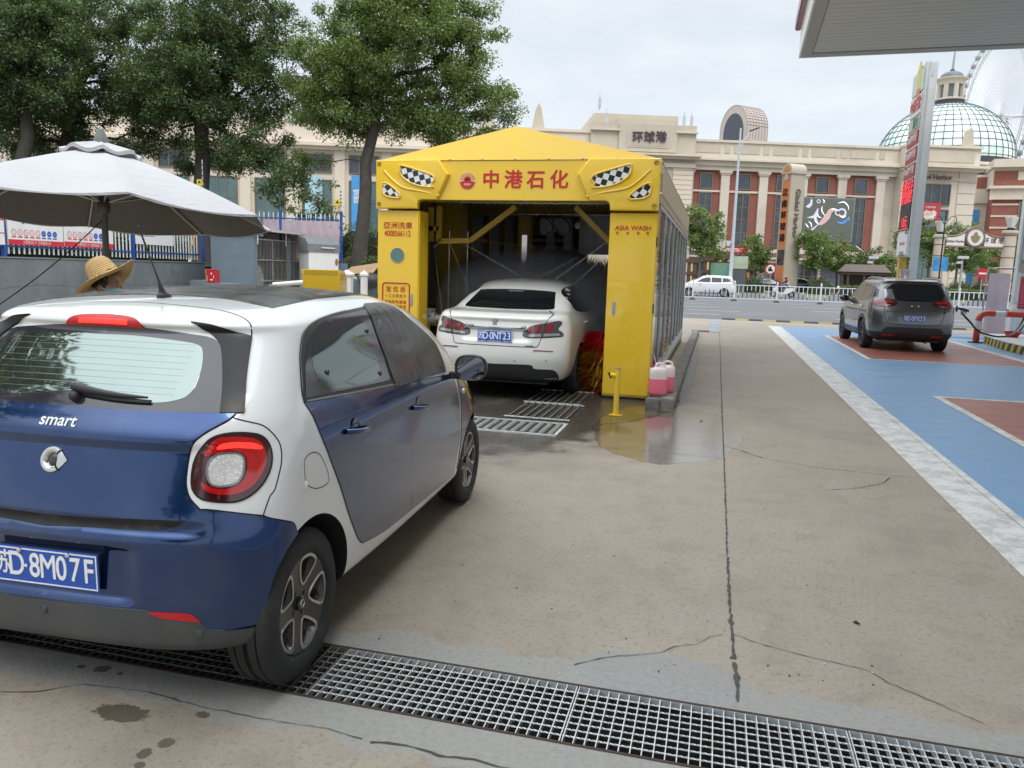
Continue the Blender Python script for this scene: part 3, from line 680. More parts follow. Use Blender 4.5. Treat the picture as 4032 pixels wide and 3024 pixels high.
  for k,yy in ((.97,.012),(1.03,.012),(1.04,-.012),(.98,-.02),(.90,-.012),(.89,.0)):
   rows.append([(sgn*(c.x+.098*k*rr_*math.cos(a)),c.y+yy,c.z+.078*k*rr_*math.sin(a)) for a in np.linspace(0,2*math.pi,29)[:-1] for rr_ in [(abs(math.cos(a))**2.7+abs(math.sin(a))**2.7)**(-1/2.7)]])
  mb.grid(rows,wv=True);mb.box(*sorted((sgn*.78,sgn*.88)),c.y-.01,c.y+.05,c.z-.075,c.z-.035);mb.build('mirror_housing',BLACKP,mi,smooth=40)
  mb=MB();mb.add([(sgn*(c.x+.088*rr_*math.cos(a)),c.y-.004,c.z+.070*rr_*math.sin(a)) for a in np.linspace(0,2*math.pi,29)[:-1] for rr_ in [(abs(math.cos(a))**2.7+abs(math.sin(a))**2.7)**(-1/2.7)]],[tuple(range(28))]);mb.build('mirror_glass',M('mirror',(.42,.44,.45),.01,1.,var=.02,rvar=.005),mi)
  loc,nn=H.hit(Vector((3,2.16,.845)),Vector((-1,0,0)));m=MB();m.lathe([(.018,.003),(.018,.009),(.014,.013),(.003,.014)],18,frame(Vector((sgn*loc.x,loc.y,loc.z)),(0,sgn,0),(0,0,1)));m.build('side_indicator',CLEARL,T,smooth=50)
  # headlamp
  H.patch('headlamp',[(.5,2.95,.72),(.62,2.9,.78),(.72,2.8,.76),(.73,2.8,.66),(.62,2.9,.60),(.5,2.95,.62)],(-.5,-.87,0),.006,CLEARL,T,mirror=mr)
 H.seam(gaps,rd,side,.009,.0015,mirror=(False,True));H.seam(gaps,fd,side,.009,.0015,mirror=(False,True))
 H.seam(gaps,SD['flap'],side,.0035,.0008)
 fl,fn=H.hit(Vector((3,-.045,.80)),Vector((-1,0,0)))
 m=MB();m.sphere(fl-fn*.004,.022,14,8,(.5,.55,1));m.build('filler_dimple',WHITE,T,smooth=60)
 gaps.build('panel_gap',DARK,T)
 H.patch('windscreen',[(0,2.4,1.05)]*2+[(.45,2.3,1.05),(.66,2.2,1.07)]+[(.66,2.2,1.07),(.56,1.9,1.36),(.5,1.9,1.40),(0,1.9,1.425)]+[(0,1.9,1.425)],(0,-.8,-.6),.003,TINT,T,mirror='both')
 rg=SD['roofglass'];H.patch('roof_glass',[(0,.40,1.48)]*2+rg[2:6]+[rg[5]]+[(.525,.6,1.47),(.50,1.2,1.48),(.46,1.55,1.46)]+[(.46,1.55,1.46),(0,1.62,1.48),(0,1.62,1.48)],(0,0,-1),.003,M('roof_dusty',(.035,.035,.033),.22,var=.2,vs=4,rvar=.1,stain=(.16,.155,.14,.75)),T,mirror='both',step=.05)
 H.patch('front_bumper_grille',[(0,3.0,.56)]*2+[(.35,3,.55),(.5,2.95,.48),(.45,2.95,.34),(0,3,.32),(0,3,.32)],(0,-1,0),.004,BLACKP,T,mirror='both')
 # badge and lettering
 loc,nn=H.hit(Vector((0,-3,.912)),Vector((0,1,0)));fr=frame(loc+nn*.004,(1,0,0),(0,0,1),None)
 zax=Vector((0,-1,0));yv=(Vector((0,0,1))-nn*nn.z).normalized();fr=frame(loc+nn*.003,(1,0,0),yv)
 mb=MB();ro,ri=.0475,.0225;rows=[]
 for a in np.linspace(R(52),R(308),40):
  rows.append([fr@Vector((r*math.cos(a),r*math.sin(a),z)) for r,z in ((ro,0),(ro-.002,.010),((ro+ri)/2,.013),(ri+.003,.007),(ri,0))])
 mb.grid(rows)
 T3=[(.018,.041),(.024,.039),(.060,.001),(.024,-.039),(.018,-.041)]
 mb.add([fr@Vector((a,b,.004)) for a,b in T3]+[fr@Vector((.030,0,.012))],[(i,(i+1)% 5,5) for i in range(5)])
 bd=mb.build('tailgate_emblem',SILVER,T,smooth=50)
 mb=MB();mb.lathe([(.023,.001),(.018,.004),(.002,.005)],20,fr);mb.build('emblem_centre',GLOSSB,bd,smooth=60)
 loc,nn=H.hit(Vector((0,-3,1.047)),Vector((0,1,0)));yv=(Vector((0,0,1))-nn*nn.z).normalized()
 text('tailgate_lettering','smart',.046,M('letter_white',(.75,.76,.76),.2,.3),frame(loc+nn*.003,(1,0,0),yv),T,.004,.03)
 plate_part(T,frame((.012,-.447,.537),(1,0,0),(0,-.02,1)),'苏D8M07F')
 mb=MB();mb.box(-.20,.22,-.443,-.41,.48,.60);mb.build('plate_mount',BLACKP,T)
 # wiper
 p0,n0=H.hit(Vector((.03,-3,1.125)),Vector((0,1,0)));pts=[];pb=[]
 for s_ in np.linspace(0,1,7):
  x=.02+.30*s_;z=1.150-.016*s_-.006*math.sin(s_*3);l2,n2=H.hit(Vector((x,-3,z)),Vector((0,1,0)));pts.append(l2+n2*(.030-.012*s_));l3,n3=H.hit(Vector((x+.01,-3,z-.012)),Vector((0,1,0)));pb.append(l3+n3*.010)
 wp=thing('rear_wiper',None,None,parent=T)
 m=MB();m.tube(pts,[.016,.015,.013,.011,.009,.007,.004],8);m.lathe([(.020,0),(.020,.02),(.014,.03),(.002,.032)],18,frame(p0,n0.cross(Vector((0,0,1))),(0,0,1)) if False else frame(p0+n0*.002,(1,0,0),(Vector((0,0,1))-n0*n0.z)));m.build('wiper_arm',BLACKP,wp,smooth=50)
 m=MB();m.tube(pb,[.006]*7,6);m.build('wiper_blade',M('rubber',(.01,.01,.01),.6),wp,smooth=50)
 # aerial
 b0,bn=H.hit(Vector((-.01,.30,3)),Vector((0,0,-1)))
 m=MB();rows=[]
 for k,(r,z) in enumerate(((.034,-.004),(.032,.010),(.020,.018),(.013,.030),(.010,.050),(.006,.055))):
  rows.append([(b0.x+r*.75*math.cos(a),b0.y-z*.55+r*1.25*math.sin(a),b0.z+z) for a in np.linspace(0,2*math.pi,17)[:-1]])
 m.grid(rows,wv=True);an=m.build('aerial_base',BLACKP,T,smooth=50)
 tip=Vector((b0.x-.02,b0.y-.125,b0.z+.295));st=Vector((b0.x,b0.y-.02,b0.z+.04));pp=[st.lerp(tip,s) for s in np.linspace(0,1,30)]
 m=MB();m.tube(pp,[.0065-.003*min(1,i/8)+.0008*(i % 2) for i in range(28)]+[.0045,.004],8);m.build('aerial_mast',BLACKP,an,smooth=60)
 for y,r,xo in ((0,.302,.795),(2.494,.300,.795)):
  for sx in (-1,1):wheel_parts(T,(sx*(xo-.095),y,r),r,.19,.197,sx,smart_rim,TYRE,M('rim_barrel',(.02,.02,.022),.5,.3))
 m=MB();m.box(-.6,.6,-.1,2.7,.17,.22);m.build('underbody',BLACKP,T)
 return T,H
build_smart()
# yr yf w zr zs zf lr lf nr nf
SEDAN_RINGS=[(-.80,3.30,.70,.21,.20,.20,.35,.5,3.0,2.6),(-.96,3.42,.82,.26,.23,.24,.40,.6,3.0,2.5),(-1.03,3.50,.885,.40,.38,.40,.42,.7,2.8,2.4),(-1.055,3.52,.905,.55,.55,.55,.42,.8,2.7,2.4),(-1.045,3.48,.910,.70,.70,.68,.42,.9,2.6,2.4),(-1.015,3.38,.905,.84,.82,.78,.42,1.0,2.6,2.3),(-.985,3.20,.890,.945,.91,.86,.42,1.0,2.6,2.3),(-.970,2.90,.865,1.015,.965,.92,.42,.9,2.6,2.3),(-.88,2.55,.835,1.065,1.01,.985,.40,.8,2.8,2.5),(-.56,2.35,.800,1.095,1.06,1.05,.40,.7,3.0,2.7),(-.36,2.15,.750,1.18,1.16,1.15,.42,.6,3.0,2.8),(-.12,1.90,.695,1.29,1.27,1.27,.45,.6,3.0,2.8),(.12,1.65,.640,1.38,1.37,1.37,.5,.6,3.0,2.8),(.34,1.45,.565,1.44,1.435,1.43,.5,.5,3.0,2.8),(.55,1.25,.42,1.472,1.468,1.46,.4,.4,2.6,2.4),(.75,1.1,.22,1.487,1.485,1.478,.2,.2,2.4,2.2),(.85,1.0,.004,1.490,1.490,1.485,.05,.05,2.2,2.2)]
SUV_RINGS=[(-.70,3.30,.70,.26,.24,.24,.35,.5,3.0,2.6),(-.86,3.50,.83,.32,.27,.28,.40,.6,3.0,2.6),(-.925,3.60,.885,.46,.42,.42,.42,.7,2.8,2.5),(-.935,3.66,.905,.62,.60,.60,.42,.8,2.7,2.4),(-.925,3.64,.910,.76,.76,.76,.42,.9,2.7,2.4),(-.905,3.55,.905,.89,.88,.86,.42,1.0,2.7,2.4),(-.870,3.35,.890,1.00,.98,.96,.42,1.0,2.7,2.4),(-.825,2.85,.868,1.09,1.05,1.03,.42,.9,2.8,2.5),(-.765,2.60,.835,1.18,1.14,1.12,.42,.7,2.9,2.6),(-.690,2.35,.785,1.31,1.27,1.26,.42,.6,3.0,2.7),(-.615,2.05,.730,1.43,1.41,1.41,.42,.6,3.0,2.8),(-.585,1.85,.685,1.51,1.50,1.50,.40,.6,3.0,2.8),(-.60,1.72,.640,1.555,1.555,1.55,.40,.5,3.0,2.8),(-.48,1.55,.54,1.585,1.60,1.59,.40,.5,2.8,2.6),(-.25,1.40,.38,1.605,1.625,1.61,.3,.4,2.6,2.4),(.0,1.25,.2,1.62,1.635,1.622,.2,.2,2.4,2.2),(.2,1.15,.004,1.628,1.64,1.628,.05,.05,2.2,2.2)]
# ------------------------------------------------------------------ the other cars
def spoke_rim(n,mat_face,twin=.10,wd=.016):
 def fn(wh,X,rr,h):
  mb=MB()
  for k in range(n):
   for s_ in (-twin,twin):
    a=2*math.pi*k/n;c,sn=math.cos(a+s_*.55),math.sin(a+s_*.55);c2,s2=math.cos(a+s_*1.3),math.sin(a+s_*1.3)
    mb.bar(X@Vector((rr*.16*c,rr*.16*sn,h*.55)),X@Vector((rr*.97*c2,rr*.97*s2,h*.78)),wd*1.3,.018,up=tuple(X.to_3x3()@Vector((0,0,1))))
  mb.lathe([(rr*.99,h*.60),(rr*.99,h*.84),(rr*.93,h*.80),(rr*.92,h*.60)],40,X,cap=False)
  mb.lathe([(rr*.24,h*.3),(rr*.22,h*.62),(rr*.10,h*.66),(.003,h*.66)],20,X,cap=False)
  mb.build('rim_face',mat_face,wh,smooth=35)
  mb=MB();mb.lathe([(rr*.62,0),(rr*.62,.012),(rr*.2,.012)],32,X);mb.build('brake_disc',M('brake_steel',(.16,.15,.14),.4,.8),wh)
 return fn
RIM_D=M('rim_dark',(.030,.031,.034),.32,.4);RIM_S=M('rim_silver',(.5,.5,.5),.3,.8,var=.1)
LAMPGREY=M('lamp_grey',(.10,.095,.10),.12,.3,var=.2,vs=30,coat=1)
PEARL=paint('paint_pearl',(.70,.70,.67),0.,.32)
GREYM=paint('paint_grey',(.150,.150,.152),.85,.30)
def build_sedan():
 T=thing('sedan_car','white sedan with its back towards us, half inside the yellow car wash','car',(-2.664,10.436,0),0.);T.scale=(1.03,)*3
 def bmp(P):
  x,y,z=P[...,0],P[...,1],P[...,2];sm=lambda v,a,b:np.clip((v-a)/(b-a),0,1)**2*(3-2*np.clip((v-a)/(b-a),0,1));P=P.copy()
  rear=sm(-y,.80,.93)
  P[...,1]+=.035*rear*(1-sm(np.abs(x),.38,.44))*sm(z,.72,.76)*(1-sm(z,.86,.885))
  P[...,1]-=.016*rear*sm(z,.96,1.01)*(1-sm(z,1.015,1.05))
  return P
 H=Hull(SEDAN_RINGS,bar=.03,bump=bmp,sub=12)
 H.body('body',PEARL,T,[(sx*.5,sx*1.1,y,.315,.365) for sx in (-1,1) for y in (0,2.73)],M('wheel_well',(.008,.008,.008),.9),zlow=.26)
 rear=(0,1,0);cor=(-.55,.83,0);side=(-1,0,-.15)
 g=H.patch('rear_window',[(0,-.54,1.1)]*2+[(.42,-.5,1.103),(.56,-.44,1.11),(.595,-.40,1.13),(.576,-.28,1.178),(.535,-.05,1.28)]+[(.52,.03,1.322)]*2+[(.3,0,1.338),(0,0,1.342)]+[(0,0,1.342)],(0,.85,-.5),.003,TINT,T,mirror='both',step=.05)
 H.patch('high_brake_light',[(0,-.05,1.318)]*2+[(.10,-.05,1.317)]*2+[(.10,-.05,1.305)]*2+[(0,-.05,1.306)]*2,(0,.85,-.5),.006,M('film_pale',(.30,.34,.34),.2),g,mirror='both',skirt=.001)
 ar=MB();ar.sphere((.30,-.36,1.16),.05,12,8,(1.3,.25,.35));ar.build('headrest_cloth',M('cloth_orange',(.45,.19,.09),.8),g,smooth=60)
 seams=MB()
 for mr in (False,True):
  sw=[(.60,.05,1.30),(.585,.28,1.373),(.585,.6,1.385),(.61,1.0,1.37),(.66,1.4,1.28),(.74,1.85,1.10)]+[(.77,1.95,1.04)]*2+[(.80,1.0,1.035),(.78,.3,1.06),(.72,.05,1.10),(.64,-.02,1.20)]
  w=H.patch('side_window',sw,side,.004,TINT,T,mirror=mr,step=.05)
  pm=MB();H.seam(pm,[(.78,.95,1.03),(.6,.92,1.40)],side,.045,.006,False,(mr,));pm.build('door_pillar',GLOSSB,w)
  L=[(.362,-1.0,.80),(.368,-1.0,.84),(.41,-.97,.905),(.48,-.95,.935),(.6,-.91,.962),(.742,-.815,.99),(.776,-.79,.965),(.745,-.845,.908),(.755,-.85,.876),(.785,-.83,.86),(.802,-.82,.815),(.68,-.919,.80),(.55,-.97,.792),(.43,-1.0,.787)]
  lm=H.patch('tail_lamp',L,cor,.006,LAMPGREY,T,mirror=mr,step=.025)
  for q in ([(.40,.835),(.425,.905),(.475,.925),(.455,.845)],[(.485,.845),(.515,.925),(.56,.935),(.535,.85)],[(.60,.855),(.625,.945),(.695,.955),(.66,.86)]):
   H.patch('lamp_red_bar',[(a,-.9,b) for a,b in q for _ in (0,1)],(0,1,0),.010,M('lamp_bar_red',(.26,.012,.018),.15,coat=1),lm,mirror=mr,step=.02,skirt=.003)
  for q in ([(.40,.795),(.405,.825),(.56,.838),(.555,.803)],[(.585,.805),(.59,.84),(.76,.845),(.77,.82)]):
   H.patch('lamp_clear_bar',[(a,-.9,b) for a,b in q for _ in (0,1)],(0,1,0),.010,M('lamp_pale',(.42,.41,.40),.15,.4,coat=1),lm,mirror=mr,step=.02,skirt=.003)
  H.seam(seams,L,cor,.010,.004,mirror=(mr,));H.seam(seams,[(.575,-.95,.80),(.60,-.9,.96)],cor,.010,.0075,False,(mr,))
  H.patch('reflector',[(.47,-1.0,.640),(.60,-.98,.640),(.71,-.93,.634),(.71,-.93,.625),(.60,-.98,.628),(.47,-1.0,.629)],cor,.006,M('reflector_deep',(.25,.01,.02),.2),T,mirror=mr,step=.02)
  sg=-1 if mr else 1
  for x,z in ((.637,.515),(.26,.50)):
   loc,nn=H.hit(Vector((x,-3,z)),Vector((0,1,0)));m=MB();m.lathe([(.014,0),(.014,.003),(.011,.004),(.009,.0025),(.002,.003)],14,frame(Vector((sg*loc.x,loc.y,loc.z)),Vector((0,0,1)).cross(Vector((sg*nn.x,nn.y,nn.z))),(0,0,1)));m.build('parking_sensor',M('sensor_grey',(.40,.39,.37),.4),T,smooth=50)
  for y in (.35,1.35):
   loc,nn=H.hit(Vector((3,y,.93)),Vector((-1,0,0)));m=MB();m.tube([(sg*(loc.x+o),y+d,.93) for d,o in ((-.09,.004),(-.06,.03),(.06,.03),(.09,.004))],.010,8);m.build('door_handle',CHROME if False else PEARL,T,smooth=60)
  H.seam(seams,[(.9,.93,1.03),(.9,.95,.7),(.9,.9,.35)],side,.007,.001,False,(mr,));H.seam(seams,[(.8,.0,1.08),(.9,.12,.9),(.9,.28,.72),(.9,.40,.45),(.9,.45,.32)],side,.007,.001,False,(mr,))
  c=Vector((.94,1.72,1.03));mb=MB();mb.sphere((sg*c.x,c.y,c.z),.1,18,12,(1.0,.6,.72));mb.box(*sorted((sg*.78,sg*.90)),c.y-.02,c.y+.05,c.z-.06,c.z-.03);mb.build('wing_mirror',PEARL,T,smooth=60)
  for y in (0,2.73):wheel_parts(T,(sg*(.885-.10),y,.315),.315,.205,.205,sg,spoke_rim(5,RIM_D),TYRE,M('rim_barrel',(.02,.02,.022),.5,.3))
 tb=[(0,-1.05,.675),(.45,-1.02,.675),(.53,-.997,.69),(.56,-.975,.77),(.575,-.95,.80)];H.seam(seams,tb,rear,.009,.0012,False,(False,True))
 H.seam(seams,[(.60,-.9,.96),(.625,-.87,1.02),(.61,-.55,1.10)],cor,.008,.0012,False,(False,True))
 H.seam(seams,[(0,-.98,.888),(.36,-.98,.893)],rear,.012,.001,False,(False,True))
 seams.build('panel_gap',DARK,T)
 df=[(0,-1.03,.452)]*2+[(.44,-1.02,.458),(.50,-.99,.412),(.72,-.90,.395),(.77,-.80,.29)]+[(.74,-.8,.262)]*2+[(0,-.98,.262),(0,-.98,.262)]
 H.patch('bumper_lower',df,cor,.004,M('bumper_black',(.02,.02,.021),.5,var=.1,bump=.3,bs=120),T,mirror='both',step=.05)
 H.patch('chrome_strip',[(.38,-1.03,.692)]*2+[(.48,-1.01,.694)]*2+[(.48,-1.01,.682)]*2+[(.38,-1.03,.680)]*2,(0,1,0),.004,M('badge_grey',(.2,.2,.21),.3,.7),T,step=.03)
 plate_part(T,frame((0,-1.045,.79),(1,0,0),(0,.06,1)),'苏D0NT23',bolts=2)
 LT=M('letter_chrome',(.35,.35,.34),.2,.9)
 def word(s,x,z,h,bold=.02,wx=1.):
  loc,nn=H.hit(Vector((x,-3,z)),Vector((0,1,0)));text('tailgate_lettering',s,h,LT,frame(loc+nn*.003,Vector((0,0,1)).cross(nn),(0,0,1)),T,.003,bold,wx)
 word('东风标致',-.36,.90,.026,.03,1.1);word('PEUGEOT',-.02,.893,.018,.02,1.25);word('408',.345,.905,.026,.03,1.25)
 # emblem: an upright beast, arms forward
 loc,nn=H.hit(Vector((-.02,-3,.950)),Vector((0,1,0)));fr=frame(loc+nn*.003,(1,0,0),Vector((0,0,1)))
 em=[(-.004,.052),(.018,.050),(.020,.036),(.034,.044),(.040,.034),(.026,.022),(.040,.022),(.042,.010),(.022,.010),(.014,-.004),(.030,-.022),(.036,-.044),(.022,-.050),(.012,-.030),(.0,-.018),(-.014,-.034),(-.032,-.050),(-.042,-.042),(-.024,-.024),(-.014,-.004),(-.012,.012),(-.030,.018),(-.042,.034),(-.030,.040),(-.016,.030),(-.018,.044)]
 mb=MB();mb.prism(em,lambda a,b,d:fr@Vector((a,b,d)),0,.006);mb.build('tailgate_emblem',LT,T)
 H.patch('windscreen',[(0,2.4,1.05)]*2+[(.5,2.3,1.06),(.72,2.1,1.09)]+[(.72,2.1,1.09),(.60,1.6,1.36),(.5,1.5,1.41),(0,1.4,1.44)]+[(0,1.4,1.44)],(0,-.7,-.7),.003,TINT,T,mirror='both',step=.06)
 m=MB();m.box(-.6,.6,-.7,3.0,.18,.23);m.build('underbody',BLACKP,T)
build_sedan()
def build_suv():
 T=thing('suv_car','dark grey estate-like SUV refuelling on the red bay, fuel hose plugged into its side','car',(4.47,20.9,0),.02);T.scale=(1.07,)*3
 H=Hull(SUV_RINGS,bar=.03,sub=12)
 H.body('body',GREYM,T,[(sx*.5,sx*1.1,y,.335,.385) for sx in (-1,1) for y in (0,2.62)],M('wheel_well',(.008,.008,.008),.9),zlow=.30)
 cor=(-.6,.8,0);rear=(0,1,0);side=(-1,0,-.12);gaps=MB()
 g=H.patch('rear_window',[(0,-.8,1.12)]*2+[(.40,-.79,1.13),(.56,-.75,1.16)]+[(.615,-.70,1.19)]*2+[(.60,-.6,1.38),(.56,-.58,1.44),(.46,-.59,1.475),(0,-.62,1.49)]+[(0,-.62,1.49)],(-.1,1,0),.005,TINT,T,mirror='both',step=.04)
 gl=H.patch('painted_reflection_panel',[(-.60,-.6,1.37)]*2+[(-.45,-.6,1.37)]*2+[(-.39,-.77,1.14)]*2+[(-.60,-.7,1.18)]*2,(0,1,0),.007,M('reflection_pale',(.30,.31,.34),.12,.6),g,skirt=.001)  # pale reflection painted on the rear glass as its own panel
 m=MB();p0,n0=H.hit(Vector((-.2,-3,1.165)),Vector((0,1,0)));m.tube([(-.22,p0.y-.03,1.155),(.0,p0.y-.035,1.168),(.22,p0.y-.02,1.175)],[.012,.010,.006],6);m.build('rear_wiper',BLACKP,T,smooth=50)
 H.patch('spoiler_lip',[(0,-.6,1.545)]*2+[(.5,-.58,1.53),(.62,-.55,1.50)]+[(.62,-.55,1.485)]*2+[(.46,-.58,1.485),(0,-.6,1.50)]+[(0,-.6,1.50)],(0,1,0),.012,GLOSSB,T,mirror='both',step=.04)
 for mr in (False,True):
  sg=-1 if mr else 1
  L=[(.80,-.6,1.03),(.79,-.6,1.085),(.70,-.66,1.13),(.60,-.71,1.148),(.40,-.79,1.115),(.33,-.80,1.09),(.40,-.84,1.02),(.60,-.80,.985),(.75,-.72,.995)]
  lm=H.patch('tail_lamp',L,cor,.010,REDD,T,mirror=mr,step=.03)
  H.patch('lamp_red_band',[(.79,-.6,1.06),(.70,-.66,1.115),(.60,-.71,1.132),(.42,-.79,1.10),(.45,-.79,1.075),(.62,-.7,1.08),(.75,-.7,1.05)],cor,.014,REDL,lm,mirror=mr,step=.03)
  H.patch('lamp_lower_band',[(.42,-.8,1.035),(.60,-.8,1.005),(.75,-.7,1.015),(.74,-.7,1.035),(.6,-.8,1.035)],cor,.014,REDL,lm,mirror=mr,step=.03)
  H.patch('lamp_clear_bar',[(.46,-.8,1.02)]*2+[(.60,-.8,.998)]*2+[(.60,-.8,1.012)]*2+[(.5,-.8,1.03)]*2,cor,.015,M('lamp_pale',(.42,.41,.40),.15,.4,coat=1),lm,mirror=mr,step=.03)
  sw=[(-1,2.05,1.08)]*2+[(-1,1.95,1.18),(-1,1.72,1.36),(-1,1.45,1.46),(-1,1.0,1.50),(-1,.3,1.49),(-1,-.30,1.44)]+[(-1,-.50,1.39)]*2+[(-1,-.62,1.20)]*2+[(-1,-.4,1.165),(-1,.2,1.12),(-1,1.2,1.07)]
  sw=[(.9,b,c) for a,b,c in sw]
  w=H.patch('side_window',sw,side,.004,TINT,T,mirror=mr,step=.06)
  pm=MB()
  for P in ([(.9,.78,1.07),(.9,.84,1.52)],[(.9,-.12,1.12),(.9,-.28,1.46)]):H.seam(pm,P,side,.055,.007,False,(mr,))
  pm.build('door_pillar',GLOSSB,w);pm=MB();H.seam(pm,[(.9,b,c) for a,b,c in sw[2:9]],side,.02,.007,False,(mr,));H.seam(pm,[(.9,b,c) for a,b,c in [sw[10]]+sw[12:]+[sw[0]]],side,.02,.007,False,(mr,));pm.build('window_moulding',M('moulding',(.28,.27,.25),.3,.7),w)
  arch=[(.9,-.43*math.cos(a),.335+.43*math.sin(a)) for a in np.linspace(R(8),R(172),14)];ar2=[(.9,2.62-.43*math.cos(a),.335+.43*math.sin(a)) for a in np.linspace(R(8),R(172),14)]
  am=MB();H.seam(am,arch,(-1,0,0),.06,.006,False,(mr,));H.seam(am,ar2,(-1,0,0),.06,.006,False,(mr,));am.build('arch_moulding',BLACKP,T)
  H.patch('sill_cladding',[(.9,.42,.30)]*2+[(.9,2.2,.30)]*2+[(.9,2.2,.43)]*2+[(.9,.42,.43)]*2,(-1,0,0),.012,BLACKP,T,mirror=mr,step=.06)
  H.patch('reflector',[(.36,-.88,.392)]*2+[(.60,-.84,.388)]*2+[(.60,-.84,.366)]*2+[(.36,-.88,.368)]*2,(0,1,0),.022,REFL,T,mirror=mr,step=.05)
  for P in ([(.9,.80,1.06),(.9,.82,.8),(.9,.78,.40)],[(.9,-.1,1.12),(.9,.06,.95),(.9,.34,.75),(.9,.45,.42)],[(.9,1.95,1.0),(.9,2.02,.75),(.9,2.05,.42)]):H.seam(gaps,P,(-1,0,0),.010,.001,False,(mr,))
  H.seam(gaps,[(.60,-.8,.985),(.595,-.85,.83),(.56,-.88,.70),(.50,-.9,.63),(.30,-.92,.61),(0,-.93,.60)],rear,.011,.0012,False,(mr,))
  for y in (.22,1.30):
   loc,nn=H.hit(Vector((3,y,.97)),Vector((-1,0,0)));m=MB();m.tube([(sg*(loc.x+o),y+d,.97) for d,o in ((-.10,.004),(-.06,.035),(.06,.035),(.10,.004))],.013,8);m.build('door_handle',CHROME,T,smooth=60)
  c=Vector((1.0,1.83,1.10));mb=MB();mb.sphere((sg*c.x,c.y,c.z),.12,18,12,(1.0,.6,.70));mb.box(*sorted((sg*.80,sg*.95)),c.y-.02,c.y+.05,c.z-.07,c.z-.03);mb.build('wing_mirror',GLOSSB,T,smooth=60)
  rr=[(sg*.585,y,H.hit(Vector((.585,y,3)),Vector((0,0,-1)))[0].z+o) for y,o in ((-.38,.0),(-.28,.03),(.2,.04),(.9,.04),(1.25,.03),(1.4,0))];mb=MB();mb.tube(crom(rr,False,.05),.018,8);mb.build('roof_rail',M('rail_silver',(.3,.3,.31),.3,.7),T,smooth=60)
  for y in (0,2.62):wheel_parts(T,(sg*(.885-.11),y,.335),.335,.225,.215,sg,spoke_rim(5,RIM_D,.16,.014),TYRE,M('rim_barrel',(.02,.02,.022),.5,.3))
 gaps.build('panel_gap',DARK,T)
 H.patch('bumper_black_panel',[(0,-.93,.555)]*2+[(.48,-.9,.553),(.56,-.87,.53),(.63,-.84,.44)]+[(.63,-.84,.44),(0,-.93,.44),(0,-.93,.44)],rear,.005,BLACKP,T,mirror='both',step=.05)
 H.patch('bumper_lower',[(0,-.93,.425)]*2+[(.6,-.86,.425),(.80,-.7,.43)]+[(.86,-.45,.43)]*2+[(.82,-.45,.33)]*2+[(.66,-.75,.30),(0,-.86,.31),(0,-.86,.31)],cor,.016,M('bumper_black',(.02,.02,.021),.5),T,mirror='both',step=.05)
 cr=MB();H.seam(cr,[(0,-.9,.935),(.3,-.89,.938),(.55,-.83,.955)],rear,.012,.002,False,(False,True));cr.build('tailgate_crease',GREYM,T)
 plate_part(T,frame((.0,-.945,.745),(1,0,0),(0,.03,1)),'苏D0FX33',bolts=False)
 LT=M('letter_dark',(.05,.05,.052),.3,.7)
 def word(s,x,z,h,mat=LT,wx=1.2):
  loc,nn=H.hit(Vector((x,-3,z)),Vector((0,1,0)));text('tailgate_lettering',s,h,mat,frame(loc+nn*.006,Vector((0,0,1)).cross(nn),(0,0,1)),T,.003,.02,wx)
 word('ORLANDO',-.46,.885,.026);word('RS',-.28,.885,.026);word('530T',.60,.90,.024)
 loc,nn=H.hit(Vector((0,-3,1.015)),Vector((0,1,0)));fr=frame(loc+nn*.006,(1,0,0),(0,0,1));mb=MB()
 mb.prism([(-.085,-.012),(-.03,-.012),(-.028,-.026),(.028,-.026),(.03,-.012),(.085,-.012),(.078,.014),(.03,.014),(.028,.026),(-.028,.026),(-.03,.014),(-.078,.014)],lambda a,b,d:fr@Vector((a,b,d)),0,.008);eb=mb.build('tailgate_emblem',GLOSSB,T)
 mb=MB()
 for sx in (-1,1):mb.box(*sorted((sx*.055,sx*.078)),-.010,.012,.0085,.012,fr)
 mb.build('emblem_bright_tips',CHROME,eb)
 mb=MB();mb.sphere((0,.25,1.64),.06,12,8,(.4,1.2,.6));mb.build('aerial_fin',PEARL,T,smooth=60)
 m=MB();m.sphere((.93,-.50,.99),.075,14,10,(.3,1,1));m.build('open_filler_flap',GREYM,T,smooth=60)
 m=MB();m.box(-.6,.6,-.6,3.0,.22,.28);m.tube([(.3,-.8,.24),(.3,.5,.26)],.03,8);m.build('underbody',BLACKP,T)
 H.patch('windscreen',[(0,2.5,1.08)]*2+[(.5,2.4,1.09),(.74,2.2,1.15)]+[(.74,2.2,1.15),(.64,1.8,1.46),(.5,1.6,1.54),(0,1.5,1.57)]+[(0,1.5,1.57)],(0,-.7,-.7),.003,TINT,T,mirror='both',step=.06)
build_suv()
FAR_M={}
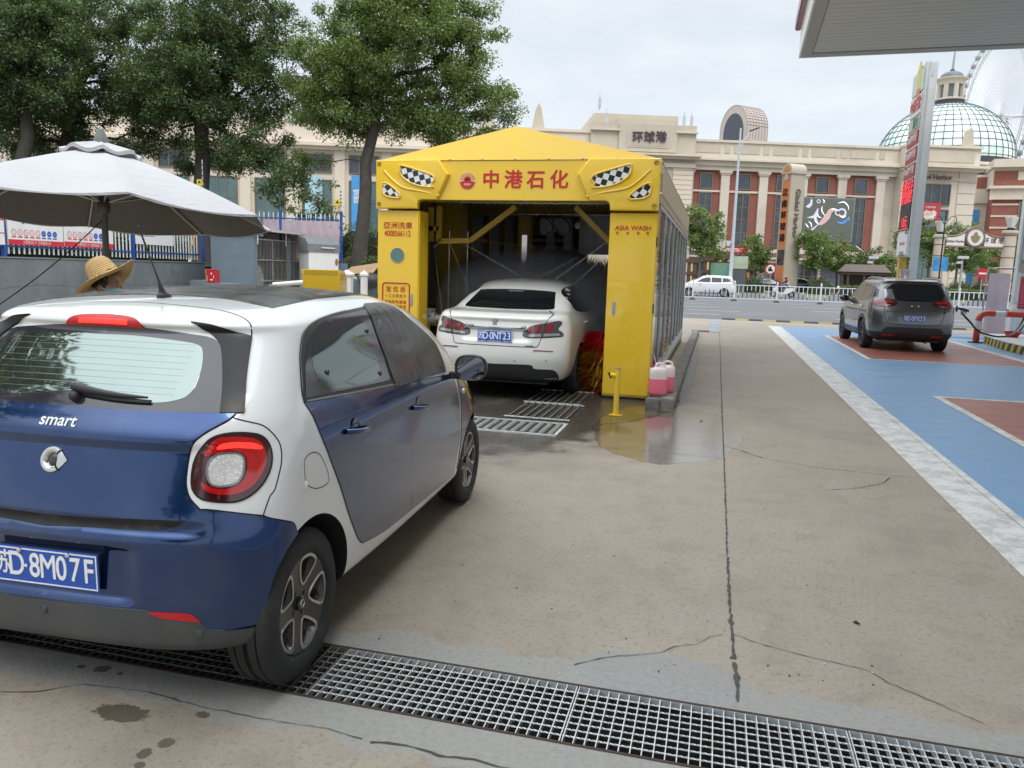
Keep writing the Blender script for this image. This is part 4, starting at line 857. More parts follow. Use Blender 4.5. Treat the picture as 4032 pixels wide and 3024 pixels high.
def far_car(name,label,rings,pm,loc,rz,sc,wb,wr,win,lampz,lampy,group=None):
 """car across the road: body, side windows, lamps and wheels"""
 T=thing(name,label,'car',loc,rz,group);T.scale=(sc,)*3
 H=Hull(rings,bar=.03,sub=8,nq=20,ns=40)
 H.body('body',pm,T,[(sx*.5,sx*1.1,y,.32,.37) for sx in (-1,1) for y in (0,wb)],M('wheel_well',(.008,.008,.008),.9),zlow=.28)
 for mr in (False,True):
  sg=-1 if mr else 1
  w=H.patch('side_window',[(.9,b,c) for b,c in win],(-1,0,-.12),.006,TINT,T,mirror=mr,step=.1)
  ys=[q[0] for q in win];y0,y1=min(ys),max(ys);pm_=MB()
  for f in (.30,.60):H.seam(pm_,[(.9,y0+(y1-y0)*f,1.0),(.9,y0+(y1-y0)*f+.03,1.60)],(-1,0,-.12),.07,.009,False,(mr,))
  pm_.build('door_pillar',pm,w)
  H.patch('tail_lamp',[(.80,-.6,lampz-.07)]*2+[(.5,-.8,lampz-.05)]*2+[(.5,-.8,lampz+.07)]*2+[(.78,-.6,lampz+.11)]*2,(-.6,.8,0),.010,REDL,T,mirror=mr,step=.05)
  H.patch('headlamp',[(.45,3.4,.70)]*2+[(.78,3.0,.74)]*2+[(.78,3.0,.86)]*2+[(.45,3.4,.80)]*2,(-.5,-.86,0),.01,CLEARL,T,mirror=mr,step=.06)
  mb=MB();mb.sphere((sg*.98,wb-.85,1.04),.12,12,8,(1,.6,.7));mb.build('wing_mirror',pm,T,smooth=60)
  for y in (0,wb):wheel_parts(T,(sg*.78,y,wr),wr,.21,wr*.66,sg,spoke_rim(5,RIM_S,.16,.02),TYRE,M('rim_barrel',(.02,.02,.022),.5,.3))
 H.patch('windscreen',[(0,2.4,1.10)]*2+[(.5,2.3,1.10),(.7,2.1,1.14)]+[(.7,2.1,1.14),(.58,1.6,1.38),(0,1.5,1.42)]+[(0,1.5,1.42)],(0,-.7,-.7),.006,TINT,T,mirror='both',step=.1)
 H.patch('rear_window',[(0,-.6,1.14)]*2+[(.58,-.5,1.15)]*2+[(.50,-.3,1.34)]*2+[(0,-.3,1.36)]*2,(0,.85,-.4),.006,TINT,T,mirror='both',step=.1)
 return T
 # ------------------------------------------------------------------ trees and shrubs: real limbs and separate leaves
def leaf_mat(name,a,b,c):
 m=bpy.data.materials.new(name);m.use_nodes=True;t=NT(m.node_tree);v=t.obj()
 n1=t.noise(v,1.1,4,.6);n2=t.noise(v,7,3,.6);n3=t.noise(v,45,2)
 col=t.mix(t.lin(t.m('ADD',t.m('MULTIPLY',n1,.55),t.m('MULTIPLY',n2,.45)),.36,.64,0,1),a,b);col=t.mix(t.m('MULTIPLY',t.sm(n3,.58,.75),.6),col,c)
 d=t.n('ShaderNodeBsdfDiffuse');t.set(d.inputs[0],col);tr=t.n('ShaderNodeBsdfTranslucent');t.set(tr.inputs[0],t.mix(.35,col,(.20,.26,.03)))
 g=t.n('ShaderNodeBsdfGlossy');g.inputs[0].default_value=(.8,.85,.9,1);g.inputs[1].default_value=.38
 x=t.n('ShaderNodeMixShader');x.inputs[0].default_value=.36;t.t.links.new(d.outputs[0],x.inputs[1]);t.t.links.new(tr.outputs[0],x.inputs[2])
 y=t.n('ShaderNodeMixShader');y.inputs[0].default_value=.045;t.t.links.new(x.outputs[0],y.inputs[1]);t.t.links.new(g.outputs[0],y.inputs[2]);t.out(y.outputs[0]);return m
LEAF_A=leaf_mat('leaf_camphor',(.085,.150,.034),(.200,.270,.070),(.32,.37,.10))
LEAF_B=leaf_mat('leaf_dark',(.042,.082,.026),(.105,.160,.048),(.19,.235,.07))
LEAF_C=leaf_mat('leaf_fresh',(.085,.150,.024),(.165,.235,.045),(.24,.29,.07))
LEAF_D=leaf_mat('leaf_shrub',(.040,.072,.018),(.090,.125,.030),(.15,.16,.05))
LEAF_R=leaf_mat('leaf_red',(.16,.05,.03),(.24,.09,.05),(.3,.16,.07))
BARK=M('bark',(.052,.045,.036),.9,var=.35,vs=5,bump=.9,bs=26,stain=(.10,.095,.08,.4))
BARKL=M('bark_light',(.15,.13,.105),.9,var=.3,vs=6,bump=.6,bs=30)
def leaves(rng,C,Rc,per,size,flat=.75,droop=.5,inner=.0):
 n=len(C)*per;ci=np.repeat(np.arange(len(C)),per)
 d=rng.normal(size=(n,3));d /= np.linalg.norm(d,axis=1)[:,None];r=rng.random(n)**.55
 off=d*(r*Rc[ci])[:,None];off[:,2]*= flat;P=C[ci]+off
 ax=rng.normal(size=(n,3));ax[:,2]=ax[:,2]*.6-droop;ax+=d*.5;ax /= np.linalg.norm(ax,axis=1)[:,None]
 nn=rng.normal(size=(n,3))*.75+d*.5;nn[:,2]+=.75;sd=np.cross(ax,nn);sd /= np.linalg.norm(sd,axis=1)[:,None]+1e-9
 s=size*rng.uniform(.6,1.25,n)[:,None];w=s*.26
 V=np.stack([P,P+ax*s*.45+sd*w,P+ax*s,P+ax*s*.45-sd*w],1).reshape(-1,3);F=np.arange(4*n).reshape(n,4);return V,F
def skeleton(rng,trunk,r0,C,jit=.25,up=.0):
 pos=[np.array(q,float) for q in trunk];par=list(range(-1,len(trunk)-1));tips=[]
 top=pos[-1];order=np.argsort(np.linalg.norm(C-top,axis=1));ok_from=max(1,len(trunk)*2//5)
 for i in order:
  A=np.array(pos[ok_from:]);dv=C[i]-A;dist=np.linalg.norm(dv,axis=1);cost=dist+np.maximum(0,-dv[:,2])*1.2
  k=int(np.argmin(cost))+ok_from;L=dist[k-ok_from];m=max(1,int(L/.55));last=k;st=pos[k]
  bend=rng.normal(size=3)*jit*L*.3;bend[2]=abs(bend[2])*.6
  for j in range(1,m+1):
   f=j/m;pos.append(st+(C[i]-st)*f+bend*math.sin(math.pi*f)+(rng.normal(size=3)*.03 if j<m else 0));par.append(last);last=len(pos)-1
  tips.append(last)
 load=np.zeros(len(pos))
 for t_ in tips:
  q=t_
  while q >= 0:load[q]+=1;q=par[q]
 tot=max(1,len(tips));rad=np.maximum(.008,r0*(load/tot)**.52)
 for i in range(len(trunk)):rad[i]=r0*(1.25-.55*i/len(trunk)) if load[i]>0 else rad[i]
 rad[0]*= 1.25
 return pos,par,rad
def limb_mesh(pos,par,rad,parent,mat,ns=7,rmin=.0):
 mb=MB();kids={}
 for i,p in enumerate(par):kids.setdefault(p,[]).append(i)
 done=set()
 for i in range(len(pos)):
  if i in done or par[i]<0 and i != 0:continue
  ch=[par[i],i] if par[i]>= 0 else [i];done.add(i)
  while True:
   ks=[k for k in kids.get(ch[-1],[]) if k not in done]
   if not ks:break
   k=max(ks,key=lambda q:rad[q]);ch.append(k);done.add(k)
  if len(ch)<2:continue
  rr=[rad[q] for q in ch]
  if par[i]>= 0:rr[0]=min(rr[0],rr[1]*1.3)
  if max(rr)<rmin:continue
  mb.tube([pos[q] for q in ch],rr,ns if max(rr)>.05 else 4)
 return mb.build('trunk',mat,parent,smooth=60)
def sample_blobs(rng,blobs,n):
 vol_=np.array([b[3]*b[4]*b[5] for b in blobs]);ix=rng.choice(len(blobs),n,p=vol_/vol_.sum());B=np.array(blobs)[ix]
 d=rng.normal(size=(n,3));d /= np.linalg.norm(d,axis=1)[:,None];return B[:,:3]+d*B[:,3:]*(rng.random(n)**.42)[:,None]
def tree(label,base,trunk,r0,blobs,n,per,size,lm,seed,group=None,bark=None,rc=(.5,.95),name='tree',droop=.5,cat='tree',ns=8):
 """trunk and blobs relative to base"""
 rng=np.random.default_rng(seed);T=thing(name,label,cat,base,group=group)
 C=sample_blobs(rng,blobs,n);pos,par,rad=skeleton(rng,trunk,r0,C)
 limb_mesh(pos,par,rad,T,bark or BARK,ns)
 V,F=leaves(rng,C,rng.uniform(*rc,n),per,size,droop=droop);npmesh('crown',V,F,lm,T);return T
def shrub(label,base,rx,ry,h,n,size,lm,seed,group=None,name='round_shrub',shell=True):
 """clipped rounded bush: leaves packed in a thick shell over dark twigs"""
 rng=np.random.default_rng(seed);T=thing(name,label,'shrub',base,group=group)
 d=rng.normal(size=(n,3));d[:,2]=np.abs(d[:,2])*1.0-.10;d /= np.linalg.norm(d,axis=1)[:,None]
 P=d*np.array([rx,ry,h])*(.90+.13*rng.random(n))[:,None]*(1+.05*np.sin(d[:,:1]*9+seed)*np.sin(d[:,1:2]*8));
 V,F=leaves(rng,P,np.full(n,.07),1,size,droop=.1);npmesh('foliage',V,F,lm,T)
 mb=MB();P=[[(rx*.86*math.cos(a)*math.cos(e),ry*.86*math.sin(a)*math.cos(e),max(0,h*.86*math.sin(e))) for a in np.linspace(0,6.283,15)[:-1]] for e in np.linspace(0,1.5,6)];mb.grid(P,wv=True);mb.build('twigs',M('twig_dark',(.018,.024,.010),.95,var=.4,vs=6),T,smooth=60)
 return T
rng=np.random.default_rng(3)
def hedge(lab,x0,x1,y,h,w=.9,lm=LEAF_D):
 T=thing('clipped_hedge',lab,'hedge',((x0+x1)/2,y,.1));L=x1-x0;n=int(L*260);P=np.stack([rng.uniform(-L/2,L/2,n),rng.uniform(-w/2,w/2,n),h*rng.random(n)**.4],1);V,F=leaves(rng,P,np.full(n,.05),1,.16,droop=.0);npmesh('foliage',V,F,lm,T);b=MB();b.box(-L/2+.1,L/2-.1,-w*.4,w*.4,0,h*.85);b.build('twigs',M('twig_dark',(.018,.024,.010),.95),T)
 # ------------------------------------------------------------------ the ground: forecourt, painted bays, road, far verge
def seg_dist(t,x,y,pts):
 d=None
 for (ax,ay),(bx,by) in zip(pts,pts[1:]):
  L2=(bx-ax)**2+(by-ay)**2
  px=t.m('SUBTRACT',x,ax);py=t.m('SUBTRACT',y,ay)
  h=t.m('DIVIDE',t.m('ADD',t.m('MULTIPLY',px,bx-ax),t.m('MULTIPLY',py,by-ay)),L2,clamp=True)
  dx=t.m('SUBTRACT',px,t.m('MULTIPLY',h,bx-ax));dy=t.m('SUBTRACT',py,t.m('MULTIPLY',h,by-ay))
  q=t.m('SQRT',t.m('ADD',t.m('MULTIPLY',dx,dx),t.m('MULTIPLY',dy,dy)))
  d=q if d is None else t.m('MINIMUM',d,q)
 return d
def ell(t,x,y,cx,cy,rx,ry):
 a=t.m('DIVIDE',t.m('SUBTRACT',x,cx),rx);b=t.m('DIVIDE',t.m('SUBTRACT',y,cy),ry)
 return t.m('SQRT',t.m('ADD',t.m('MULTIPLY',a,a),t.m('MULTIPLY',b,b)))
def concrete_mat():
 m=bpy.data.materials.new('concrete');m.use_nodes=True;t=NT(m.node_tree);v=t.pos();x,y,z=t.sep(v)
 n1=t.noise(v,.55,6,.6);n2=t.noise(v,4.2,6,.65);n3=t.noise(v,38,4,.7);n4=t.noise(v,150,3,.6)
 c=t.mix(t.lin(n1,.3,.7,0,1),(.295,.245,.190),(.375,.318,.252))
 c=t.mix(t.m('MULTIPLY',t.sm(n2,.45,.72),.45),c,(.345,.32,.285))
 c=t.mix(t.m('MULTIPLY',t.sm(n2,.52,.30),.40),c,(.185,.165,.145))
 c=t.mix(t.m('MULTIPLY',t.sm(n3,.50,.70),.55),c,(.155,.135,.11))
 c=t.mix(t.m('MULTIPLY',t.sm(n4,.52,.72),.6),c,(.46,.42,.36))
 # specks of grit
 vo=t.n('ShaderNodeTexVoronoi');vo.inputs['Scale'].default_value=30;t.set(vo.inputs[0],v)
 sp=t.m('MULTIPLY',t.sm(vo.outputs[0],.10,.05),t.sm(t.noise(v,6,2),.56,.62));c=t.mix(t.m('MULTIPLY',sp,.75),c,(.05,.045,.04))
 # broom lines across and along
 wv=t.n('ShaderNodeTexWave',wave_type='BANDS',bands_direction='X');wv.inputs['Scale'].default_value=8.5;wv.inputs['Distortion'].default_value=.7;wv.inputs['Detail'].default_value=2;wv.inputs['Detail Scale'].default_value=.4
 t.set(wv.inputs[0],t.map(v,(1,1,1),rot=(0,0,R(9))))
 br=t.m('MULTIPLY',t.sm(wv.outputs[1],.82,1.0),t.sm(t.noise(v,1.3,4),.47,.60))
 c=t.mix(t.m('MULTIPLY',br,.07),c,(.13,.115,.10))
 # pale cement repair along the drain
 ed=t.m('ADD',t.m('ABSOLUTE',t.m('SUBTRACT',y,2.66)),t.m('MULTIPLY',t.m('SUBTRACT',t.noise(v,3.5,5,.6),.5),.34))
 ed=t.m('ADD',ed,t.m('MULTIPLY',t.m('SUBTRACT',t.noise(v,22,3),.5),.03))
 rep=t.sm(ed,.405,.385);c=t.mix(t.m('MULTIPLY',rep,.78),c,t.mix(t.lin(n3,.3,.7,0,1),(.25,.25,.235),(.36,.36,.345)))
 pt=t.m('MULTIPLY',t.sm(ell(t,x,y,-.12,3.06,.36,.19),1.02,.98),.75);c=t.mix(pt,c,t.mix(t.lin(n3,.3,.7,0,1),(.24,.245,.235),(.33,.335,.325)))
 # wet floor round the wash, darkest in its mouth, with a water film on top
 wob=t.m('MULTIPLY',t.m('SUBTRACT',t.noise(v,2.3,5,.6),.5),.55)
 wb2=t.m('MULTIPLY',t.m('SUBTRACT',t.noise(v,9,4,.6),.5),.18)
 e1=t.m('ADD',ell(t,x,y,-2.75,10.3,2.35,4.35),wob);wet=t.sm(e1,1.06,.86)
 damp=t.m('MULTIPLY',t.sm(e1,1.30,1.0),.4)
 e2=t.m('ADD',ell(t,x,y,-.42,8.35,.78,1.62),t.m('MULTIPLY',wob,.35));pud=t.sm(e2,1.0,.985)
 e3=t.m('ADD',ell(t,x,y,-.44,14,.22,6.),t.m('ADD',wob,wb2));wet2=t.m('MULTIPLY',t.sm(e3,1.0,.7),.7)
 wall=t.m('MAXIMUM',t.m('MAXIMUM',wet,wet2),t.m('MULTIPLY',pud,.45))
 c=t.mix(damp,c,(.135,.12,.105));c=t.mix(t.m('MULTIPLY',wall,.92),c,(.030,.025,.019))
 # oil and coffee-coloured spills in the foreground
 spl=None
 for cx,cy,rx,ry in ((-1.99,2.185,.11,.055),(-1.71,2.26,.028,.026),(-1.75,2.01,.026,.030),(-1.72,2.08,.028,.028),(-1.72,1.955,.02,.018),(-2.29,2.42,.035,.03),(-2.38,2.41,.02,.014),(-2.2,2.41,.012,.01)):
  q=t.m('ADD',ell(t,x,y,cx,cy,rx,ry),t.m('MULTIPLY',t.m('SUBTRACT',t.noise(v,26,4,.7),.5),1.5));q=t.sm(q,1.05,.85)
  spl=q if spl is None else t.m('MAXIMUM',spl,q)
 c=t.mix(t.m('MULTIPLY',spl,.8),c,(.05,.038,.02))
 blot=t.sm(t.noise(t.map(v,(1,.55,1),(3,9,0)),.9,5,.6),.52,.70);c=t.mix(t.m('MULTIPLY',blot,.35),c,(.19,.165,.14));oil=t.m('MULTIPLY',t.sm(t.noise(v,1.7,5,.7),.64,.74),.4);c=t.mix(oil,c,(.12,.10,.085))
 # tyre tracks leading to the wash
 tr=t.m('MINIMUM',t.m('ABSOLUTE',t.m('ADD',x,1.75)),t.m('ABSOLUTE',t.m('ADD',x,3.3)))
 c=t.mix(t.m('MULTIPLY',t.m('MULTIPLY',t.sm(tr,.35,.05),t.noise(v,3,4)),.28),c,(.13,.12,.105))
 rough=t.lin(n2,.3,.7,.62,.88)
 rough=t.mix(t.m('MULTIPLY',wall,.92),rough,t.lin(n3,.35,.65,.16,.42));rough=t.mix(pud,rough,t.lin(n3,.4,.65,.015,.07))
 h=t.m('ADD',t.m('MULTIPLY',n3,.6),t.m('MULTIPLY',n4,.4));h=t.m('SUBTRACT',h,t.m('MULTIPLY',br,.10))
 h=t.m('MULTIPLY',h,t.m('SUBTRACT',1,t.m('MULTIPLY',t.m('MAXIMUM',pud,t.m('MULTIPLY',wet,.75)),.93)))
 t.out(t.bsdf(col=c,rough=rough,nrm=t.bump(h,.55,.012),spec=t.mix(pud,t.lin(wall,0,1,.35,.42),.65)));return m
def painted_mat(name,a,b,worn,amt=.3):
 m=bpy.data.materials.new(name);m.use_nodes=True;t=NT(m.node_tree);v=t.pos()
 n1=t.noise(v,.8,6,.6);n2=t.noise(t.map(v,(.35,1.6,1)),2.2,5,.65);n3=t.noise(v,30,4,.7)
 c=t.mix(t.lin(n2,.3,.7,0,1),a,b);c=t.mix(t.m('MULTIPLY',t.sm(t.m('ADD',t.m('MULTIPLY',n1,.6),t.m('MULTIPLY',n3,.4)),.52,.66),amt),c,worn)
 c=t.mix(t.m('MULTIPLY',t.sm(n3,.55,.8),.2),c,(.12,.11,.10))
 t.out(t.bsdf(col=c,rough=t.lin(n2,.3,.7,.28,.55),nrm=t.bump(n3,.25,.006)));return m
def white_line_mat():
 m=bpy.data.materials.new('worn_white');m.use_nodes=True;t=NT(m.node_tree);v=t.pos()
 n=t.noise(v,5,7,.7);n2=t.noise(v,45,4,.7);k=t.m('ADD',t.m('MULTIPLY',n,.65),t.m('MULTIPLY',n2,.35))
 c=t.mix(t.sm(k,.42,.60),(.66,.65,.62),(.44,.42,.39));c=t.mix(t.m('MULTIPLY',t.sm(n2,.6,.8),.4),c,(.16,.15,.13))
 t.out(t.bsdf(col=c,rough=.7,nrm=t.bump(k,.4,.01)));return m
CONC=concrete_mat()
ASPH=M('asphalt',(.10,.10,.102),.75,var=.18,vs=.35,bump=.5,bs=90,stain=(.16,.155,.15,.35))
BAYB=painted_mat('bay_blue',(.135,.265,.44),(.185,.325,.50),(.27,.32,.37),.5)
BAYR=painted_mat('bay_red',(.27,.085,.06),(.34,.12,.085),(.36,.20,.16),.3)
WLINE=white_line_mat();RLINE=M('road_white',(.55,.55,.53),.7,var=.2,vs=3,bump=.2)
DY0,DY1,DX0,DX1=2.485,2.882,-4.43,2.57
g=MB();K=900
for q in ((-K,K,-60,DY0),(-K,DX0,DY0,DY1),(DX1,K,DY0,DY1),(-K,K,DY1,31.2)):g.quad((q[0],q[2],0),(q[1],q[2],0),(q[1],q[3],0),(q[0],q[3],0))
g.build('forecourt',CONC,kind='structure')
g=MB();g.quad((-K,31.2,-.02),(K,31.2,-.02),(K,77.0,-.02),(-K,77.0,-.02));g.build('road',ASPH,kind='structure')
g=MB();g.quad((-K,77.0,.10),(K,77.0,.10),(K,1400,.10),(-K,1400,.10));g.build('far_ground',M('paving_far',(.30,.28,.25),.8,var=.12,vs=.4,bump=.2),kind='structure')
kb=MB();kb.box(-K,K,76.8,77.1,-.05,.13);kb.build('far_kerb',M('kerb_stone',(.36,.35,.33),.75,var=.15),kind='structure')
# painted bays, each sheet 4 mm over the one below
def flat(name,polys,z,mat):
 b=MB()
 for p in polys:b.quad(*[(q[0],q[1],z) for q in p])
 return b.build(name,mat,kind='structure')
flat('blue_bay',[[(2.12,-12),(18,-12),(18,28.35),(2.12,28.35)]],.004,BAYB)
def strip(pts,w):
 out=[]
 for a,b in zip(pts,pts[1:]):
  a,b=Vector((*a,0)),Vector((*b,0));d=(b-a).normalized();n=Vector((-d.y,d.x,0))*w/2;out.append([a-n,b-n,b+n,a+n])
 return out
flat('bay_edge_line',[[(1.785,-12),(2.12,-12),(2.12,28.35),(1.785,28.35)]],.004,WLINE)
flat('bay_inner_line',[[(2.12,-12),(2.19,-12),(2.19,28.35),(2.12,28.35)],[(2.12,28.28),(18,28.28),(18,28.36),(2.12,28.36)]],.008,WLINE)
R1=[(3.26,17.8),(6.45,17.8),(6.45,24.55),(3.26,24.55)];R2=[(3.24,2.2),(6.45,2.2),(6.45,12.28),(3.24,12.28)]
flat('red_bay',[R1,R2],.008,BAYR)
lines=[]
for (a,b,c,d) in (R1,R2):
 x0,y0,x1,y1=a[0],a[1],c[0],c[1];w=.11
 lines+=[[(x0-w,y0-w),(x1+w,y0-w),(x1+w,y0),(x0-w,y0)],[(x0-w,y1),(x1+w,y1),(x1+w,y1+w),(x0-w,y1+w)],[(x0-w,y0),(x0,y0),(x0,y1),(x0-w,y1)],[(x1,y0),(x1+w*1.8,y0),(x1+w*1.8,y1),(x1,y1)]]
flat('bay_lines',lines,.008,WLINE)
md=MB();md.lathe([(.47,.009),(.47,.014),(.42,.016),(.02,.016)],40,Matrix.Translation((7.5,26.65,0)));tag(md.build('manhole_cover',M('manhole_paint',(.10,.17,.27),.5,var=.3,vs=6,bump=.5,bs=40)),'round blue painted manhole cover set into the blue bay by the pump','manhole cover')
# road markings
rl=[]
for y,x0 in ((54.9,None),(57.6,None)):rl.append([(-120,y-.07),(120,y-.07),(120,y+.07),(-120,y+.07)])
for y,off in ((49.2,.15-6),(43.9,.9-6),(39.5,4.6-6),(35.6,1-6)):
 for k in range(-9,10):
  a=off+k*10;rl.append([(a,y-.075),(a+5.2 if y != 39.5 else a+2.6,y-.075),(a+5.2 if y != 39.5 else a+2.6,y+.075),(a,y+.075)])
flat('lane_markings',rl,-.015,RLINE)
# cracks and the open joint between the slabs
def crack(mb,pts,w,seed,jit=.5):
 rnd=random.Random(seed);P=[]
 for a,b in zip(pts,pts[1:]):
  a,b=Vector((*a,0)),Vector((*b,0));n=max(2,int((b-a).length/.03));d=(b-a).normalized();pn=Vector((-d.y,d.x,0))
  for i in range(n):P.append((a.lerp(b,i/n)+pn*rnd.gauss(0,.005*jit),pn))
 rows=[]
 for q,pn in P:
  ww=w*.62*(.30+abs(rnd.gauss(.45,.40)));rows.append([(q.x-pn.x*ww/2,q.y-pn.y*ww/2,.0035),(q.x+pn.x*ww/2,q.y+pn.y*ww/2,.0035)])
 if len(rows)>1:mb.grid(rows)
ck=MB()
crack(ck,[(.185,2.95),(.175,3.3)],.03,1);crack(ck,[(.175,3.3),(.165,3.75),(.16,4.6)],.030,2,.5);crack(ck,[(.16,4.6),(.16,7.2),(.155,9)],.020,3,.4);crack(ck,[(.155,9),(.15,23.6)],.022,4,.3)
crack(ck,[(-2.5,7.18),(-1.23,7.18),(-.87,7.21),(-.22,7.18),(.15,7.16)],.009,5);crack(ck,[(.17,7.74),(.51,7.31),(.93,7.12),(1.63,7.05),(1.79,7.08)],.012,6)
crack(ck,[(.91,6.34),(1.18,6.51),(1.41,6.74),(1.53,7.02)],.012,7);crack(ck,[(-1.44,7.93),(-1.13,8.32),(-.87,8.58),(-.65,8.97),(-.44,9.5)],.025,8,.3)
crack(ck,[(-2.6,2.13),(-2.4,2.2),(-2.27,2.3),(-2.,2.33),(-1.8,2.3)],.007,9);crack(ck,[(-2.0,2.33),(-1.71,2.3),(-1.52,2.3),(-1.34,2.31),(-1.2,2.31),(-1.06,2.29)],.007,10);crack(ck,[(-1.06,2.29),(-.94,2.31),(-.81,2.29),(-.69,2.3),(-.4,2.27),(.6,2.29)],.015,11)
crack(ck,[(-.48,3.04),(-.36,3.14),(-.25,3.2),(-.13,3.26),(-.08,3.33),(.02,3.39),(.07,3.48),(.15,3.54)],.007,12);crack(ck,[(.18,3.54),(.32,3.47),(.51,3.42),(.71,3.38),(.79,3.29),(.9,3.21),(1.1,3.06)],.007,13)
crack(ck,[(-.39,17.49),(.15,17.66),(1.78,17.8)],.02,14,.2);crack(ck,[(-.6,23.6),(1.78,23.7)],.03,15,.2);crack(ck,[(-.42,9.8),(-.55,22.7)],.09,16,1.5)
ck.build('slab_cracks',M('crack_dark',(.075,.066,.056),.9,var=.5,vs=30),kind='structure')
# small stones, leaves and litter on the concrete: countless
rnd=random.Random(5);st=MB()
for i in range(420):
 if i<260:x,y=rnd.uniform(-3,1.7),2.9+abs(rnd.gauss(0,3));s_=rnd.uniform(.002,.006)
 else:x,y=-.43-rnd.random()*.09+rnd.gauss(0,.03),rnd.uniform(9.7,17);s_=rnd.uniform(.004,.02)
 a=rnd.random()*6.28;P=[]
 for k in range(5):P.append((x+s_*math.cos(a+k*1.256)*rnd.uniform(.6,1.2),y+s_*1.2*math.sin(a+k*1.256),.0042))
 st.k=0 if rnd.random()<.7 else 1
 st.add(P+[(x,y,.004+s_*.7)],[(k,(k+1)% 5,5) for k in range(5)])
for x,y in ((.75,3.85),(-.08,8.95),(-1.9,4.6)):st.k=0;st.tube([(x-.012,y+.006,.006),(x,y,.009),(x+.02,y-.01,.005)],[.002,.008,.002],6)
st.build('grit',[M('grit_dark',(.05,.042,.032),.9),M('grit_pale',(.5,.48,.45),.8)],kind='stuff')
# ------------------------------------------------------------------ drain channel with galvanised gratings
ch=MB();zb=-.34
ch.quad((DX0,DY0,0),(DX1,DY0,0),(DX1,DY0,zb),(DX0,DY0,zb));ch.quad((DX0,DY1,0),(DX0,DY1,zb),(DX1,DY1,zb),(DX1,DY1,0));ch.quad((DX0,DY0,zb),(DX1,DY0,zb),(DX1,DY1,zb),(DX0,DY1,zb))
for x in (DX0,DX1):ch.quad((x,DY0,0),(x,DY1,0),(x,DY1,zb),(x,DY0,zb))
ch.build('drain_channel',M('channel_dirt',(.045,.04,.033),.85,var=.4,vs=8,bump=.5),kind='structure')
p=MB();p.tube([(DX0+.05,2.70,-.22),(DX1-.05,2.70,-.22)],.045,14);tag(p.build('drain_pipe',M('pipe_dirty',(.34,.31,.26),.6,var=.3,vs=7,stain=(.1,.09,.07,.7)),smooth=50),'pale dirty plastic pipe lying inside the drain channel under the gratings','pipe')
fr_=MB()
for y in (DY0,DY1):fr_.box(DX0,DX1,y-.006,y+.006,-.05,.003)
tag(fr_.build('steel_edging',M('rust_steel',(.06,.04,.032),.7,.3,var=.4,vs=9,bump=.3)),'dark rusty steel edge frame along both sides of the drain channel','steel edging')
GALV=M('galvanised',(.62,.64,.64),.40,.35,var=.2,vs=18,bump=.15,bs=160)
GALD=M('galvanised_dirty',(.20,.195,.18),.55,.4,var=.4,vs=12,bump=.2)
glab={-4.43:'last grate panel at the far left end of the drain channel',-3.43:'dirty grate panel under the left part of the blue bumper',-2.43:'dark grate panel under the bumper, left of the rear tyre',-1.43:'bright galvanised grate panel just right of the rear tyre of the blue car',-.43:'galvanised grate panel in the middle foreground, below the end of the slab joint',.57:'galvanised grate panel at the lower right corner of the photo',1.57:'galvanised grate panel at the right end of the drain channel'}
def grating(x0,m,lab):
 T=thing('drain_grating',lab,'drain grating',(x0,DY0,0),group='grating panels over the drain channel');L,Wd=.994,DY1-DY0-.016;o=.008
 b=MB()
 for i in range(26):xx=.004+(L-.004)*i/25;b.box(xx-.0018,xx+.0018,o,o+Wd,-.030,0)
 b.build('bearing_bars',m,T)
 b=MB()
 for j in range(1,9):
  yy=o+Wd*j/9;rows=[]
  for k in range(100):
   xx=L*k/99;a=k*math.pi*2/4*.5;rows.append([(xx,yy+.0034*math.cos(a+i*math.pi/2),-.003+.0034*math.sin(a+i*math.pi/2)) for i in range(4)])
  b.grid(rows,wv=True)
 b.build('cross_rods',m,T)
 b=MB();b.box(.0,L+.002,o-.004,o,-.030,.0005);b.box(.0,L+.002,o+Wd,o+Wd+.004,-.030,.0005);b.build('border_bars',m,T)
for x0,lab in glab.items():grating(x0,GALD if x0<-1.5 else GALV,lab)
# ------------------------------------------------------------------ the yellow drive-through car wash
YEL=paint('wash_yellow',(.80,.52,.012),0.,.42);
YELD=M('wash_yellow_shaded',(.30,.19,.008),.5,var=.2,vs=4,streak=.3)  # wash yellow darkened, the tunnel's shade put into the colour
REDT=M('sign_red',(.50,.02,.02),.4,var=.05)
BEIGE=M('wash_fascia',(.62,.51,.31),.42,var=.06,vs=2,streak=.12)
ALU=M('aluminium',(.55,.57,.58),.35,.6,var=.1)
XL,XR,WY,WE=-4.62,-.775,10.13,19.8
def checker_mat(rot):
 m=bpy.data.materials.new('chequer');m.use_nodes=True;t=NT(m.node_tree)
 c=t.n('ShaderNodeTexChecker');c.inputs['Scale'].default_value=13.5;t.set(c.inputs[0],t.map(t.obj(),(1,0,1),rot=(0,rot,0)))
 c.inputs[1].default_value=(.72,.72,.72,1);c.inputs[2].default_value=(.008,.008,.008,1)
 t.out(t.bsdf(col=c.outputs[0],rough=.25,coat=.5));return m
